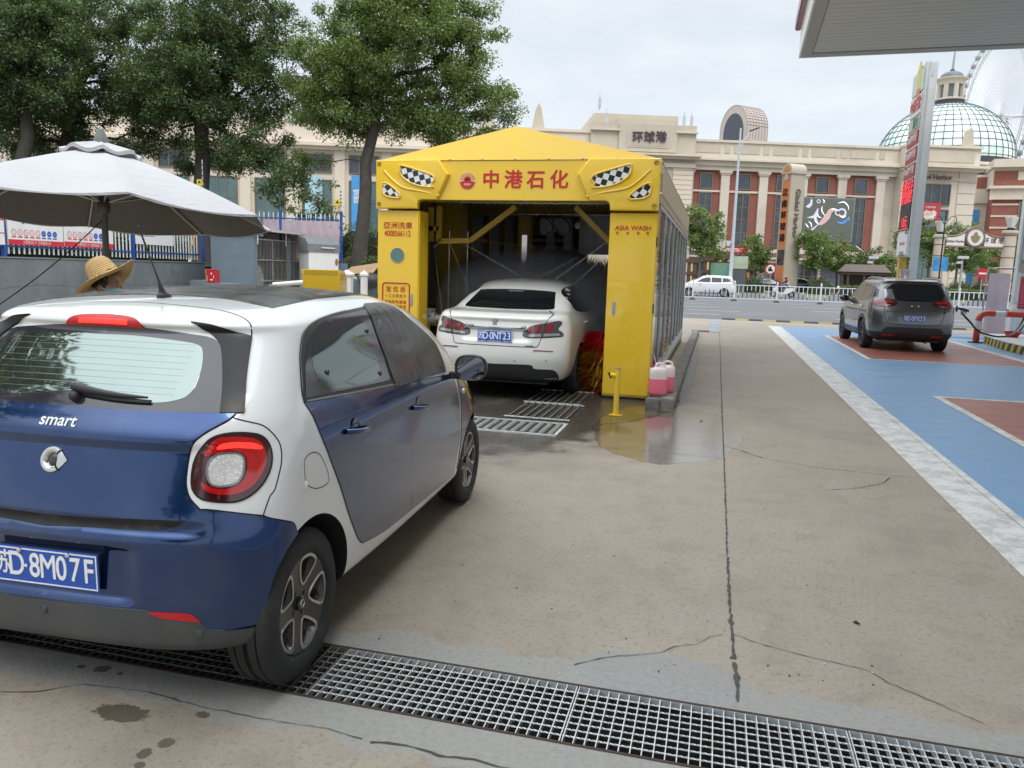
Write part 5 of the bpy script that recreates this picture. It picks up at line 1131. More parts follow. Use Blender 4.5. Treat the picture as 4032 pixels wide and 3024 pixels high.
def build_wash():
 T=thing('car_wash','bright yellow drive-through car wash with chequered eyes and red lettering','car wash',(0,0,0))
 P=lambda n,mb,m,par=T,**k:mb.build(n,m,par,**k)
 # portal: two cabinets, lintel
 for x0,x1 in ((XL,-4.0),(-1.39,XR)):
  b=MB();b.box(x0,x1,WY+.02,WY+.36,.03,2.405);c=P('portal_cabinet',b,YEL,bev=.008)
  b=MB();b.box(x0+.012,x1-.012,WY+.002,WY+.021,.06,2.395);P('cabinet_door',b,YEL,c,bev=.004)
  b=MB();b.box(x0+.02,x1-.02,WY+.03,WY+.34,0,.035);P('cabinet_plinth',b,M('flat_black',(.012,.012,.013),.7),c)
  hx=-4.10 if x0<-3 else -1.285
  b=MB();b.box(hx-.022,hx+.022,WY-.004,WY+.004,1.105,1.27);b.box(hx-.012,hx+.012,WY-.016,WY-.003,1.12,1.22);P('latch_handle',b,M('latch_grey',(.42,.43,.44),.35,.5),c,bev=.003)
  b=MB()
  ex=x1-.006 if x1>-1 else x0+.006
  for z in (.35,1.2,2.05):b.box(ex-.008,ex+.010,WY+.004,WY+.028,z-.06,z+.06)
  P('door_hinge',b,M('hinge_dark',(.05,.05,.05),.4,.6),c)
 b=MB();b.box(XL,XR,WY+.02,WY+.36,2.55,3.065);P('portal_lintel',b,YEL,bev=.006)
 b=MB();rows=[]
 b.prism([(XL-.0,3.070),(XR,3.070),(-2.70,3.515)],lambda a,z,d:(a,WY+d+(z-3.07)*.25,z),.01,.05);g=P('gable',b,YEL)
 b=MB()
 for x in np.linspace(XL+.15,XR-.1,9):b.sphere((x,WY+.008,3.085),.011,8,6)
 P('gable_rivets',b,ALU,g,smooth=60)
 # roof sheets
 for sx,x0 in ((-1,XL),(1,XR)):
  b=MB();b.add([(x0,WY+.05,3.07),(-2.70,WY+.16,3.51),(-2.70,WE,3.51),(x0,WE,3.07),(x0,WY+.05,3.04),(-2.70,WY+.16,3.48),(-2.70,WE,3.48),(x0,WE,3.04)],[(0,1,2,3),(4,7,6,5),(0,3,7,4),(1,5,6,2),(0,4,5,1),(3,2,6,7)]);P('roof_sheet',b,YEL)
  # raised corner pieces with the chequered eyes
 big=[(-1.638,2.803),(-1.628,2.849),(-1.553,2.888),(-1.379,2.939),(-1.218,2.984),(-1.138,2.997),(-1.138,2.997),(-1.133,2.939),(-1.155,2.871),(-1.21,2.82),(-1.289,2.769),(-1.393,2.734),(-1.509,2.714),(-1.627,2.711),(-1.627,2.711),(-1.599,2.74),(-1.6,2.768),(-1.619,2.79)]
 sml=[(-1.151,2.582),(-1.142,2.616),(-1.075,2.679),(-.987,2.741),(-.908,2.769),(-.884,2.758),(-.879,2.702),(-.889,2.634),(-.933,2.594),(-1.023,2.571),(-1.127,2.567)]
 pan=[(-1.685,3.073),(-1.828,2.883),(-1.662,2.545),(-1.46,2.545),(-1.415,2.53),(-1.392,2.49),(-1.391,2.425),(XR-.001,2.425),(XR+.002,3.073)]
 for mr in (False,True):
  f=(lambda a:XL+XR-a) if mr else (lambda a:a)
  b=MB();n=len(pan);cx,cz=-1.2,2.75
  def ring(k,y):return [(f(a+(cx-a)*k),WY+y,z+(cz-z)*k) for a,z in pan]
  b.add(ring(0,.02)+ring(0,-.035)+ring(.035,-.06)+ring(.10,-.066),[(i,(i+1)% n,n+(i+1)% n,n+i) for i in range(n)]+[(n+i,n+(i+1)% n,2*n+(i+1)% n,2*n+i) for i in range(n)]+[(2*n+i,2*n+(i+1)% n,3*n+(i+1)% n,3*n+i) for i in range(n)]+[tuple(range(3*n,4*n))])
  c=P('corner_moulding',b,YEL,smooth=25)
  for L,nm in ((big,.28),(sml,.62)):
   Q=crom([(f(a),WY-.074,z) for a,z in L],True,.02)
   b=MB();b.add([q[:] for q in Q],[tuple(range(len(Q)))]);P('chequered_eye',b,checker_mat(-nm if not mr else nm),c)
   b=MB();b.tube(Q,.013,8,closed=True);P('eye_rim',b,YEL,c,smooth=60)
   # swept ridges under and beside the eyes
  b=MB();b.tube(crom([(f(-1.70),WY-.05,2.60),(f(-1.45),WY-.062,2.655),(f(-1.2),WY-.066,2.70),(f(-1.05),WY-.066,2.79),(f(-.90),WY-.066,2.93)],False,.02),[.012+.004*math.sin(i/20) for i in range(len(crom([(f(-1.70),WY-.05,2.60),(f(-1.45),WY-.062,2.655),(f(-1.2),WY-.066,2.70),(f(-1.05),WY-.066,2.79),(f(-.90),WY-.066,2.93)],False,.02)))],8);P('swept_ridge',b,YEL,c,smooth=60)
  b=MB()
  for z in (3.014,2.484):b.lathe([(.032,0),(.030,.006),(.020,.007),(.014,.003),(.002,.004)],16,frame((f(-.832),WY-.064,z),(1,0,0),(0,0,1)))
  P('panel_bolt',b,M('bolt_yellow',(.35,.24,.03),.35,.5),c,smooth=50)
  # lettering
 Z=lambda x,z,y=0.:frame((x,WY-.001+y,z),(1,0,0),(0,0,1))
 for ch,x in zip('中港石化',(-2.995,-2.69,-2.385,-2.075)):text('sign_character',ch,.172,REDT,Z(x,2.805,.02),T,.006,.05,1.02)
 em=thing('sign_emblem',None,None,parent=T)
 b=MB();b.lathe([(.114,0),(.114,.005)],40,Z(-3.322,2.806,.02));P('emblem_disc',b,M('emblem_cream',(.75,.55,.30),.4),em)
 b=MB();fr=Z(-3.322,2.806,.013)
 for k in range(14):
  a=math.pi*(k+.5)/14;b.add([fr@Vector((.04*math.cos(a),.01+.04*math.sin(a),.001)),fr@Vector((.106*math.cos(a-.06),.0+.106*math.sin(a-.06),.001)),fr@Vector((.106*math.cos(a+.06),.106*math.sin(a+.06),.001))],[(0,1,2)])
 P('emblem_rays',b,M('emblem_orange',(.70,.20,.05),.4),em)
 b=MB();pts=[(-.106,-.02)]+[(.108*math.cos(a),.108*math.sin(a)) for a in np.linspace(R(190),R(350),20)]+[(.106,-.02),(.05,-.005),(0,.0),(-.05,-.005)];b.prism(pts,lambda a,c,d:fr@Vector((a,c,d)),.001,.003)
 for a0,l in ((90,.085),(58,.075),(122,.075),(30,.062),(150,.062)):
  a=R(a0);d=Vector((math.cos(a),math.sin(a)));n_=Vector((-d.y,d.x));q=[Vector((0,-.01)),d*l*.55+n_*.018+Vector((0,-.01)),d*l+Vector((0,-.01)),d*l*.55-n_*.018+Vector((0,-.01))];b.add([fr@Vector((*v,.0035)) for v in q],[(0,1,2,3)])
 P('emblem_flower',b,REDT,em)
 text('emblem_lettering','ZGSH',.024,M('letter_white',(.75,.76,.76),.2),fr@Matrix.Translation((0,-.052,.004)),em,.002,.03,1.1)
 text('cabinet_lettering','亞洲洗車',.068,REDT,Z(-4.31,2.196),T,.003,.01,1.12);text('cabinet_lettering','4008566112',.078,REDT,Z(-4.315,2.090),T,.003,.012,.70)
 text('cabinet_lettering','ASIA WASH',.055,REDT,Z(-1.088,2.214),T,.003,.035,1.12)
 for ch,x in zip('亞洲洗車',(-1.285,-1.155,-1.02,-.90)):text('cabinet_lettering',ch,.026,REDT,Z(x,2.150),T,.003,.01)
 b=MB();fr=Z(-4.313,1.797);b.lathe([(.104,0),(.104,.006),(.094,.007),(.094,.002)],36,fr,cap=False);pw=P('porthole_rim',b,M('porthole_ring',(.25,.33,.28),.4),smooth=50)
 b=MB();b.lathe([(.094,.001),(.094,.002)],36,fr);P('porthole_mesh',b,M('porthole_mesh',(.10,.20,.18),.4,var=.5,vs=60),pw)
 b=MB();L=[]
 for cx,cz,a0 in ((-4.17,1.375,0),(-4.49,1.375,90),(-4.49,.98,180),(-4.17,.98,270)):
  for a in np.linspace(a0,a0+90,6):L.append((cx+.04*math.cos(R(a)),WY-.001,cz+.04*math.sin(R(a))))
 b.tube(L,.009,6,closed=True);P('notice_border',b,REDT,smooth=60)
 text('notice_lettering','定 位 后',.058,REDT,Z(-4.335,1.325),T,.003,.01)
 for row,z in zip(('一二三四五六','、、、、、、','请关勿勿请请','熄闭开打踩收','火窗门开刹天','挂雨勿灯车线'),(1.235,1.19,1.15,1.085,1.03,.99)):
  for i,ch in enumerate(row):text('notice_lettering',ch,.034,REDT,Z(-4.475+.055*i,z),T,.003,.008)
  # right glazed side, seen from outside
 b=MB();b.box(XR-.05,XR,WY+.36,WE,2.56,3.05);P('side_fascia',b,BEIGE);b=MB();b.box(XR-.005,XR+.012,WY+.36,WE,2.66,2.675);P('fascia_trim',b,M('fascia_light',(.55,.48,.34),.4))
 ny=8;Ls=(WE-WY-.36)/ny
 GL=M('wash_glass',(.02,.024,.024),.05,var=.2,rvar=.02,alpha=.52,spec=.6)
 for k in range(ny):
  y0=WY+.36+k*Ls;wf=thing('side_window',None,None,parent=T)
  b=MB()
  for yy in (y0+.03,y0+Ls-.03):b.box(XR-.05,XR-.004,yy-.028,yy+.028,.26,2.56)
  b.box(XR-.05,XR-.004,y0+.06,y0+Ls-.06,.26,.32);b.box(XR-.05,XR-.004,y0+.06,y0+Ls-.06,2.49,2.55);P('window_frame',b,ALU,wf,bev=.003)
  b=MB();b.box(XR-.032,XR-.026,y0+.06,y0+Ls-.06,.32,2.49);P('window_pane',b,GL,wf)
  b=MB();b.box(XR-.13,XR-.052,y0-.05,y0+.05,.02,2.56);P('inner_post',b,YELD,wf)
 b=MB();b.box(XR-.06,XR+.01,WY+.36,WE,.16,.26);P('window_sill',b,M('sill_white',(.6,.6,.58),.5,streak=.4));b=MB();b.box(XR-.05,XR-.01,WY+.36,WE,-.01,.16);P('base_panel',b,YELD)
 # left side: closed panels
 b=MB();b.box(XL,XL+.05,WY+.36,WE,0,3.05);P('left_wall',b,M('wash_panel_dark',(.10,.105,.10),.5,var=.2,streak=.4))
 b=MB()
 for k in range(9):y=WY+.5+k*1.15;b.box(XL+.052,XL+.14,y-.05,y+.05,0,3.02)
 for z in (1.0,2.2):b.box(XL+.06,XL+.10,WY+.4,WE,z-.03,z+.03)
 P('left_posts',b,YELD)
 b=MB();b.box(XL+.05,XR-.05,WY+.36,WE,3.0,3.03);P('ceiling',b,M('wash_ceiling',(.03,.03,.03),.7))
 # far portal
 b=MB();b.box(XL+.06,-4.0,WE-.3,WE,0,2.5);b.box(-1.39,XR-.06,WE-.3,WE,0,2.5);b.box(XL+.06,XR-.06,WE-.3,WE,2.501,3.0);P('rear_portal',b,YELD)
 b=MB();b.box(-4.0,-3.15,WE-.55,WE-.5,0,2.6);b.box(-1.95,-1.39,WE-.55,WE-.5,0,2.6);b.box(-3.15,-1.95,WE-.55,WE-.5,2.15,2.6);P('added_dark_blind',b,M('blind_black',(.015,.015,.016),.7,streak=.3))  # added black panels that block the bright far opening
 # machinery inside
 BK=M('machine_black',(.012,.012,.013),.45,var=.3)
 b=MB();s=.07;y=WY+.62
 for a,c in (((-3.93,y,2.52),(-3.93,y,2.02)),((-3.93,y,2.02),(-3.45,y,2.04)),((-3.45,y,2.04),(-2.80,y,2.52)),((-4.05,y,2.02),(-4.05,y,2.5)),((-4.1,y,2.2),(-3.93,y,2.2)),((-1.95,y,2.52),(-1.42,y,2.02))):b.bar(a,c,s,s,(0,1,0))
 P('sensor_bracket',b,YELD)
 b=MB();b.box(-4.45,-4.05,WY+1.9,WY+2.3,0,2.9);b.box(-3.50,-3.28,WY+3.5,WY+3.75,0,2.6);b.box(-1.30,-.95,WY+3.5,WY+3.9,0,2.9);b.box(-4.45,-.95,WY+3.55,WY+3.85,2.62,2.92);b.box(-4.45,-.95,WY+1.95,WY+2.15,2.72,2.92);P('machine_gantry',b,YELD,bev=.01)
 b=MB();b.tube([(-3.30,WY+3.2,1.05),(-3.30,WY+3.2,2.25)],.045,10);P('white_light_tube',b,M('tube_white',(.62,.64,.64),.3,em=(1,1,1),est=.25),smooth=50)
 b=MB()
 for x,yy in ((-3.98,WY+1.2),(-3.72,WY+1.3)):b.tube([(x,yy,.55),(x,yy,2.2)],.012,8)
 for yy in (WY+.9,WY+3.1):b.tube([(-4.1,yy,2.60),(-1.1,yy,2.60)],.018,8)
 for i in range(26):b.cyl((-3.9+i*.10,WY+.9,2.59),(-3.9+i*.10,WY+.9,2.555),.007,n=6)
 P('spray_pipes',b,M('steel_pipe',(.42,.43,.43),.3,.8),smooth=50)
 b=MB();b.box(-2.35,-1.65,WY+3.2,WY+3.55,1.95,2.62);b.box(-3.05,-2.5,WY+3.25,WY+3.5,2.2,2.55);P('white_cowl',b,M('cowl_grey',(.22,.24,.24),.4,streak=.4),bev=.03)
 for x in (-2.95,-2.65,-1.5):
  b=MB();b.cyl((x-.15,WY+3.0,2.16),(x+.15,WY+3.0,2.16),.085,n=18);b.box(x+.10,x+.24,WY+2.9,WY+3.1,2.0,2.3);b.cyl((x+.17,WY+3.0,2.05),(x+.17,WY+3.0,1.72),.055,n=12);P('drive_motor',b,BK,smooth=40)
  b=MB();b.tube(crom([(x,WY+2.95,2.25),(x-.1,WY+2.9,2.5),(x+.05,WY+2.9,2.55),(x+.2,WY+2.95,2.35),(x+.05,WY+2.9,1.95)],False,.05),.012,6);P('motor_cable',b,BK,smooth=60)
 for x in (-2.35,-1.62):
  b=MB();b.lathe([(.06,0),(.06,.03),(.052,.032)],20,frame((x,WY+3.1,2.42),(1,0,0),(0,0,1)));P('pressure_gauge',b,M('gauge_face',(.35,.36,.34),.3),smooth=40)
 b=MB();b.cyl((-4.25,WY+.6,.86),(-3.95,WY+.6,.90),.10,n=18);b.cyl((-3.95,WY+.6,.90),(-3.85,WY+.6,.91),.06,n=14);b.box(-4.15,-4.0,WY+.5,WY+.7,.95,1.05);P('pump_motor',b,M('motor_grey',(.30,.31,.31),.45,.3),smooth=40)
 for i,x in enumerate((-4.05,-1.25)):
  b=MB();b.box(x-.04,x+.04,WY+.42,WY+.5,.62,.85);b.cyl((x,WY+.40,.78),(x,WY+.52,.78),.025,n=10);P('photocell',b,YELD)
  # brushes: bristles on a shaft
 def brush(name,p0,p1,rad,n,cols,seed,droop=0.):
  rnd=random.Random(seed);a=Vector(p0);c=Vector(p1);ax=(c-a).normalized();u=ax.cross(Vector((.3,.2,.9))).normalized();w=ax.cross(u)
  b=MB();b.tube([a,c],rad*.18,10)
  for i in range(n):
   s_=rnd.random();an=rnd.random()*6.283;d=u*math.cos(an)+w*math.sin(an);o=a.lerp(c,s_)
   b.k=min(len(cols)-1,int((s_*.55+.45*rnd.random()+.22*math.sin(s_*9))*len(cols))) if len(cols)>1 else 0
   r_=rad*rnd.uniform(.75,1.04);q0=o+d*rad*.15;q1=o+d*r_*.6+ax*rnd.gauss(0,.03);q2=o+d*r_+ax*rnd.gauss(0,.05)-Vector((0,0,droop*r_))
   sd_=ax.cross(d)*.5+ax*.5;ww=.011;b.add([q0-sd_*ww,q0+sd_*ww,q1+sd_*ww,q1-sd_*ww,q2+sd_*ww*.5,q2-sd_*ww*.5],[(0,1,2,3),(3,2,4,5)])
  return P(name,b,cols)
 BR,BYE,BDK=M('bristle_red',(.55,.02,.03),.55,var=.3),M('bristle_yellow',(.80,.62,.04),.55,var=.3),M('bristle_dark',(.05,.022,.018),.7,var=.4)
 brush('side_brush',(-1.42,WY+.62,.04),(-1.42,WY+.62,.80),.46,3000,[BDK,BYE,BR,BYE,BR,BR],3,.2)
 brush('side_brush',(-1.35,WY+3.1,.1),(-1.35,WY+3.1,1.75),.62,2600,[BR,BDK,BYE,BDK],4,.2)
 brush('side_brush',(-4.15,WY+.9,.05),(-4.15,WY+.9,.80),.40,1300,[BYE,BYE,BDK],5,.3)
 brush('top_brush',(-4.2,WY+3.05,1.50),(-1.1,WY+3.05,1.50),.44,6000,[BDK,BR,BDK,BDK],6,.1)
 return T
build_wash()
# fine spray and mist: thin fans of water from the nozzles, and a damp cloud round the white car
def vol(name,dens,col=(.9,.92,.93)):
 m=bpy.data.materials.new(name);m.use_nodes=True;t=NT(m.node_tree)
 v=t.n('ShaderNodeVolumePrincipled');v.inputs['Color'].default_value=(*col,1);v.inputs['Density'].default_value=dens;v.inputs['Anisotropy'].default_value=.2
 t.out(None,v.outputs[0]);return m
b=MB()
for c,r_,s_ in (((-2.7,WY+1.2,1.42),1.0,(1.35,1,.5)),((-2.6,WY+1.9,1.35),1.0,(1.5,1.1,.7)),((-1.75,WY+1.3,1.0),.7,(.6,1.2,.9)),((-3.6,WY+1.2,1.1),.75,(.7,1,.9)),((-2.7,WY+2.2,1.0),1.0,(1.6,.9,1))):
 b=MB();b.sphere(c,r_,24,14,s_);b.build('spray_mist',vol('mist',.38) if 'mist' not in bpy.data.materials else bpy.data.materials['mist'],kind='stuff')
sp=MB()
for a,c in (((-3.9,WY+1.0,2.02),(-3.55,WY+1.35,1.0)),((-3.87,WY+1.0,2.1),(-2.6,WY+1.3,1.42)),((-1.35,WY+.8,2.2),(-2.45,WY+1.2,1.42)),((-2.0,WY+1.2,1.85),(-2.8,WY+1.35,1.44)),((-1.55,WY+1.0,1.9),(-2.1,WY+1.2,1.40)),((-4.15,WY+1.0,1.95),(-4.0,WY+1.1,.7)),((-3.87,WY+1.0,2.1),(-4.15,WY+1.0,1.95))):
 sp.tube([a,Vector(a).lerp(Vector(c),.5),c],[.006,.011,.024],7)
m=bpy.data.materials.new('water_jet');m.use_nodes=True;t=NT(m.node_tree);n=t.noise(t.map(t.obj(),(3,3,3)),9,4,.7)
t.out(t.bsdf(col=(.75,.77,.78),rough=.6,alpha=t.lin(n,.35,.7,.02,.38)));sp.build('water_jets',m,kind='stuff')
# small things round the wash
T=thing('yellow_bollard','short yellow post with a tilted sensor head standing in the puddle','bollard',(-1.05,8.93,0))
b=MB();b.cyl((0,0,.008),(0,0,.545),.033,n=20);b.build('post',YEL,T,smooth=40)
b=MB();b.box(-.075,.075,-.055,.055,.002,.009);q=b.build('base_plate',YEL,T,bev=.002)
b=MB()
for sx in (-1,1):b.cyl((sx*.06,0,.009),(sx*.06,0,.018),.009,n=8)
b.build('anchor_bolt',M('bolt_steel',(.4,.4,.4),.4,.8),q)
b=MB();b.tube([(0,0,.47),(-.05,-.01,.468),(-.085,-.015,.475)],[.026,.027,.030],14);hd=b.build('sensor_head',YEL,T,smooth=40);b=MB();b.add([(-.088,-.05,.50),(-.088,.02,.50),(-.078,.02,.435),(-.078,-.05,.435),(-.112,-.05,.508),(-.112,.02,.508),(-.060,.02,.428),(-.060,-.05,.428)],[(0,1,2,3),(4,7,6,5),(0,4,5,1),(2,6,7,3),(0,3,7,4),(1,5,6,2)]);b.build('sensor_window',GLOSSB,hd)
b=MB();b.lathe([(.035,.545),(.035,.555),(.02,.558)],18);b.build('post_cap',M('cap_grey',(.25,.25,.24),.5),T,smooth=40)
def jug_mat():
 m=bpy.data.materials.new('jug_plastic');m.use_nodes=True;t=NT(m.node_tree);v=t.obj();x,y,z=t.sep(v)
 n=t.noise(v,9,3);c=t.mix(t.sm(z,.205,.215),t.mix(n,(.80,.13,.20),(.86,.22,.29)),(.78,.66,.66));t.out(t.bsdf(col=c,rough=.3,sss=.2,coat=.3));return m
JM=jug_mat()
def jug(lab,x,y,rz):
 J=thing('plastic_jug',lab,'jug',(x,y,.115),rz,group='jugs of pink wash liquid');b=MB();rows=[]
 for k,z in ((.80,0),(.95,.012),(1.,.04),(1.,.12),(.985,.20),(1.,.28),(.97,.325),(.80,.352),(.45,.362)):
  rows.append([(.115*k*(abs(math.cos(a))**(.55))*math.copysign(1,math.cos(a)),.085*k*(abs(math.sin(a))**.55)*math.copysign(1,math.sin(a)),z) for a in np.linspace(0,2*math.pi,33)[:-1]])
 b.grid(rows,wv=True);b.add([q for q in rows[0]],[tuple(range(32))]);b.add([q for q in rows[-1]],[tuple(range(32))]);b.build('container',JM,J,smooth=50)
 b=MB();b.tube(crom([(.075,0,.345),(.07,0,.385),(.035,0,.405),(-.02,0,.40),(-.04,0,.355)],False,.01),.015,10);b.build('handle',M('jug_white',(.75,.68,.68),.35),J,smooth=60)
 b=MB();b.cyl((-.075,0,.35),(-.075,0,.385),.022,n=16);b.build('screw_cap',M('cap_red',(.45,.05,.07),.4),J,smooth=40)
 return J
jug('half-full pink liquid jug in front, nearest the yellow cabinet',-.655,9.97,.25);jug('pink liquid jug behind the other one, with its handle showing',-.575,10.27,.1)
b=MB();b.tube(crom([(-.76,10.35,.62),(-.74,10.2,.60),(-.70,10.05,.52),(-.69,9.97,.48)],False,.03),.006,6);tag(b.build('suction_hose',M('hose_pink',(.55,.30,.38),.4),smooth=60),'thin pink suction hose from the wash cabinet down to the front jug','hose')
b=MB();b.box(-.60,-.42,9.66,22.8,-.02,.115);b.box(-.775,-.60,9.62,9.78,-.02,.110);
tag(b.build('concrete_kerb',M('kerb_concrete',(.21,.19,.165),.8,var=.25,vs=5,bump=.5,stain=(.07,.06,.05,.6)),bev=.015),'long rough concrete kerb along the glazed side of the car wash','kerb')
b=MB()
rnd=random.Random(9)
T=thing('roller_grate','galvanised roller frame lying at the entrance of the car wash','roller grate',(0,0,0))
b=MB();z0,z1=.004,.05
for a,c in (((-2.62,8.12,.03),(-1.47,8.12,.03)),((-2.62,7.50,.03),(-1.47,7.50,.03)),((-1.48,7.5,.03),(-1.48,8.12,.03)),((-2.61,7.5,.03),(-2.61,8.12,.03))):b.bar((a[0],a[1],.006),(c[0],c[1],.006),.032,.018)
b.build('frame',GALV,T);b=MB();b.box(-2.6,-1.49,7.51,8.11,.001,.004);b.build('dark_gap_sheet',M('flat_black',(.012,.012,.013),.7),T)  # dark sheet put in for the shade between the rollers
for i in range(11):x=-2.53+i*.098;b=MB();b.cyl((x,7.53,-.012),(x,8.09,-.012),.033,n=14);b.build('roller',M('roller_grey',(.28,.285,.265),.45,.3,var=.3,vs=8),T,smooth=40)
for lab,x0,y0,y1,xe in (('flat bar grid lying right behind the roller frame',-2.21,8.31,9.30,-1.50),('flat bar grid farther in, under the tail of the white sedan',-2.24,9.36,10.42,-1.55)):
 T=thing('floor_grid',lab,'floor grid',(x0,y0,.012),group='bar grids on the wash floor')
 b=MB();L=xe-x0;D=y1-y0
 for yy in (0,D):b.bar((-.02,yy,.004),(L+.02,yy,.004),.036,.010)
 b.build('cross_bars',GALV,T);b=MB()
 for i in range(8):xx=.03+(L-.06)*i/7;b.bar((xx,0,.008),(xx,D,.008),.013,.012)
 b.build('long_bars',GALD,T)
 # ------------------------------------------------------------------ left side: wall, fence, boards, kennel, parasol, man, trees
WALLC=M('wall_render_grey',(.150,.172,.185),.8,var=.2,vs=1.2,bump=.4,bs=14,stain=(.10,.11,.115,.7),streak=.25)
KENC=M('kennel_paint',(.135,.185,.225),.7,var=.12,vs=1.5,bump=.3,bs=18,stain=(.20,.23,.25,.35))
WA,WB=Vector((-17.95,14.0,0)),Vector((-19.3,26.5,0))
wd=(WB-WA).normalized();wn=Vector((wd.y,-wd.x,0))
def wall_pt(px,py,off=0.):
 r=ray(px,py);k=(WA+wn*off-CAM).dot(wn)/r.dot(wn);return CAM+r*k
def wl(px,py,off=0.):
 q=wall_pt(px,py,off);return (q-WA).dot(wd),q.z
wfr=frame(WA,wd,(0,0,1))
if wfr.to_3x3().col[2].dot(wn)<0:wfr=frame(WA,-wd,(0,0,1))
sgnw=1 if wfr.to_3x3().col[0].dot(wd)>0 else -1
def wb(mb,s0,s1,z0,z1,n0,n1):
 a,b=sorted((s0*sgnw,s1*sgnw));return mb.box(a,b,z0,z1,n0,n1,wfr)
LW=(WB-WA).length
T=thing('retaining_wall','long grey-blue rendered low wall under the blue and white picket fence','wall',(0,0,0))
b=MB();wb(b,-14,LW,0,1.56,-.30,0);b.build('wall_body',WALLC,T,bev=.02)
b=MB();wb(b,-14,LW+.01,1.5605,1.60,-.32,.015);b.build('coping',M('coping_grey',(.21,.225,.23),.75,var=.15,vs=3),T,bev=.008)
b=MB();crack_z=[(s,.80+.03*math.sin(s*2)+.02*math.sin(s*7)) for s in np.linspace(-2,LW-.5,60)]
b.grid([[wfr@Vector((s*sgnw,z+w,.0015)) for w in (-.006,.006)] for s,z in crack_z]);b.build('hairline_crack',M('crack_wall',(.06,.065,.07),.9),T)
g=MB();g.quad((-60,5,.03),(WA.x-.2,5,.03),(WB.x-.2,WB.y,.03),(-60,WB.y,.03))
b=MB();b.quad((-70,-5,1.30),(-18.1,-5,1.30),(-19.5,26,1.30),(-19.2,33.5,1.30),(-12.2,36.5,1.30),(-12.0,47,1.30),(-70,47,1.30));b.quad((-12.2,33.0,0),(-12.0,47,0),(-12.0,47,1.30),(-12.2,33.0,1.30));b.build('planting_bank',M('bank_soil',(.06,.055,.035),.95,var=.4,vs=2,bump=.6,bs=12),kind='structure')
# fence on the wall
FBL=M('fence_blue',(.018,.07,.30),.4,var=.12,vs=4,coat=.2);FWH=M('fence_white',(.66,.68,.68),.45,var=.06,vs=4,streak=.15)
def fence(lab,fr,sg,L,posts,z0,z1,rails,pitch,first=0.):
 T=thing('picket_fence',lab,'fence',(0,0,0))
 for s in posts:
  b=MB();b.box(s*sg-.05,s*sg+.05,z0,z1+.12,-.20,-.10,fr);b.box(s*sg-.06,s*sg+.06,z1+.12,z1+.14,-.21,-.09,fr);b.build('post',FBL,T,bev=.006)
 for z in rails:
  b=MB();a,c=sorted((first*sg,L*sg));b.box(a,c,z-.025,z+.025,-.17,-.13,fr);b.build('rail',FBL,T)
 n=int((L-first)/pitch)
 for i in range(n):
  s=(first+.08+i*pitch)*sg
  b=MB();b.box(s-.016,s+.016,z0+.08,z1-.02,-.165,-.135,fr);b.add([fr@Vector(q) for q in ((s-.016,z1-.02,-.165),(s+.016,z1-.02,-.165),(s+.016,z1-.02,-.135),(s-.016,z1-.02,-.135),(s,z1+.05,-.15))],[(0,1,4),(1,2,4),(2,3,4),(3,0,4)]);b.build('picket',FWH,T)
 return T
sp=[wl(30,900)[0],wl(536,900)[0],wl(811,900)[0]];pt=(sp[1]-sp[0])
fence('blue and white picket fence standing on the long grey wall, carrying the notice boards',wfr,sgnw,LW-.05,[sp[0]-pt,sp[0],sp[1],sp[2]],1.60,3.15,(1.88,2.72,3.0),.185,sp[0]-pt)
# back fence with the washed-out pink banner
BA,BB=Vector((-19.25,27.3,0)),at(1341,940,31.0);BB.z=0;bd=(BB-BA).normalized();bfr=frame(BA,bd,(0,0,1));LB=(BB-BA).length
fence('picket fence at the back behind the kennel, hung with a faded pink banner',bfr,1,LB,[.1,LB*.5,LB],1.72,3.62,(1.95,3.15,3.42),.185)
T=thing('low_wall','short grey wall below the back fence, beside the white cabinet','wall',(0,0,0));b=MB();b.box(LB-.35,LB+.25,0,1.72,-.28,.05,bfr);b.box(LB+.25,LB+3.0,0,1.1,-.28,.0,bfr);b.build('wall_body',KENC,T,bev=.01)
b=MB();rows=[]
for i in range(60):
 s=LB*.36+(LB*.985-LB*.36)*i/59;o=.010*math.sin(i*1.9)+.012*math.sin(i*.7);rows.append([bfr@Vector((s,z,-.11+o+.008*math.sin(z*7+i))) for z in np.linspace(1.80,3.36,12)])
b.grid(rows)
bt=tag(b.build('banner',M('banner_pink',(.42,.33,.37),.8,var=.16,vs=2,stain=(.46,.44,.40,.5),streak=.15),smooth=60),'faded pink banner hung on the back picket fence','banner')
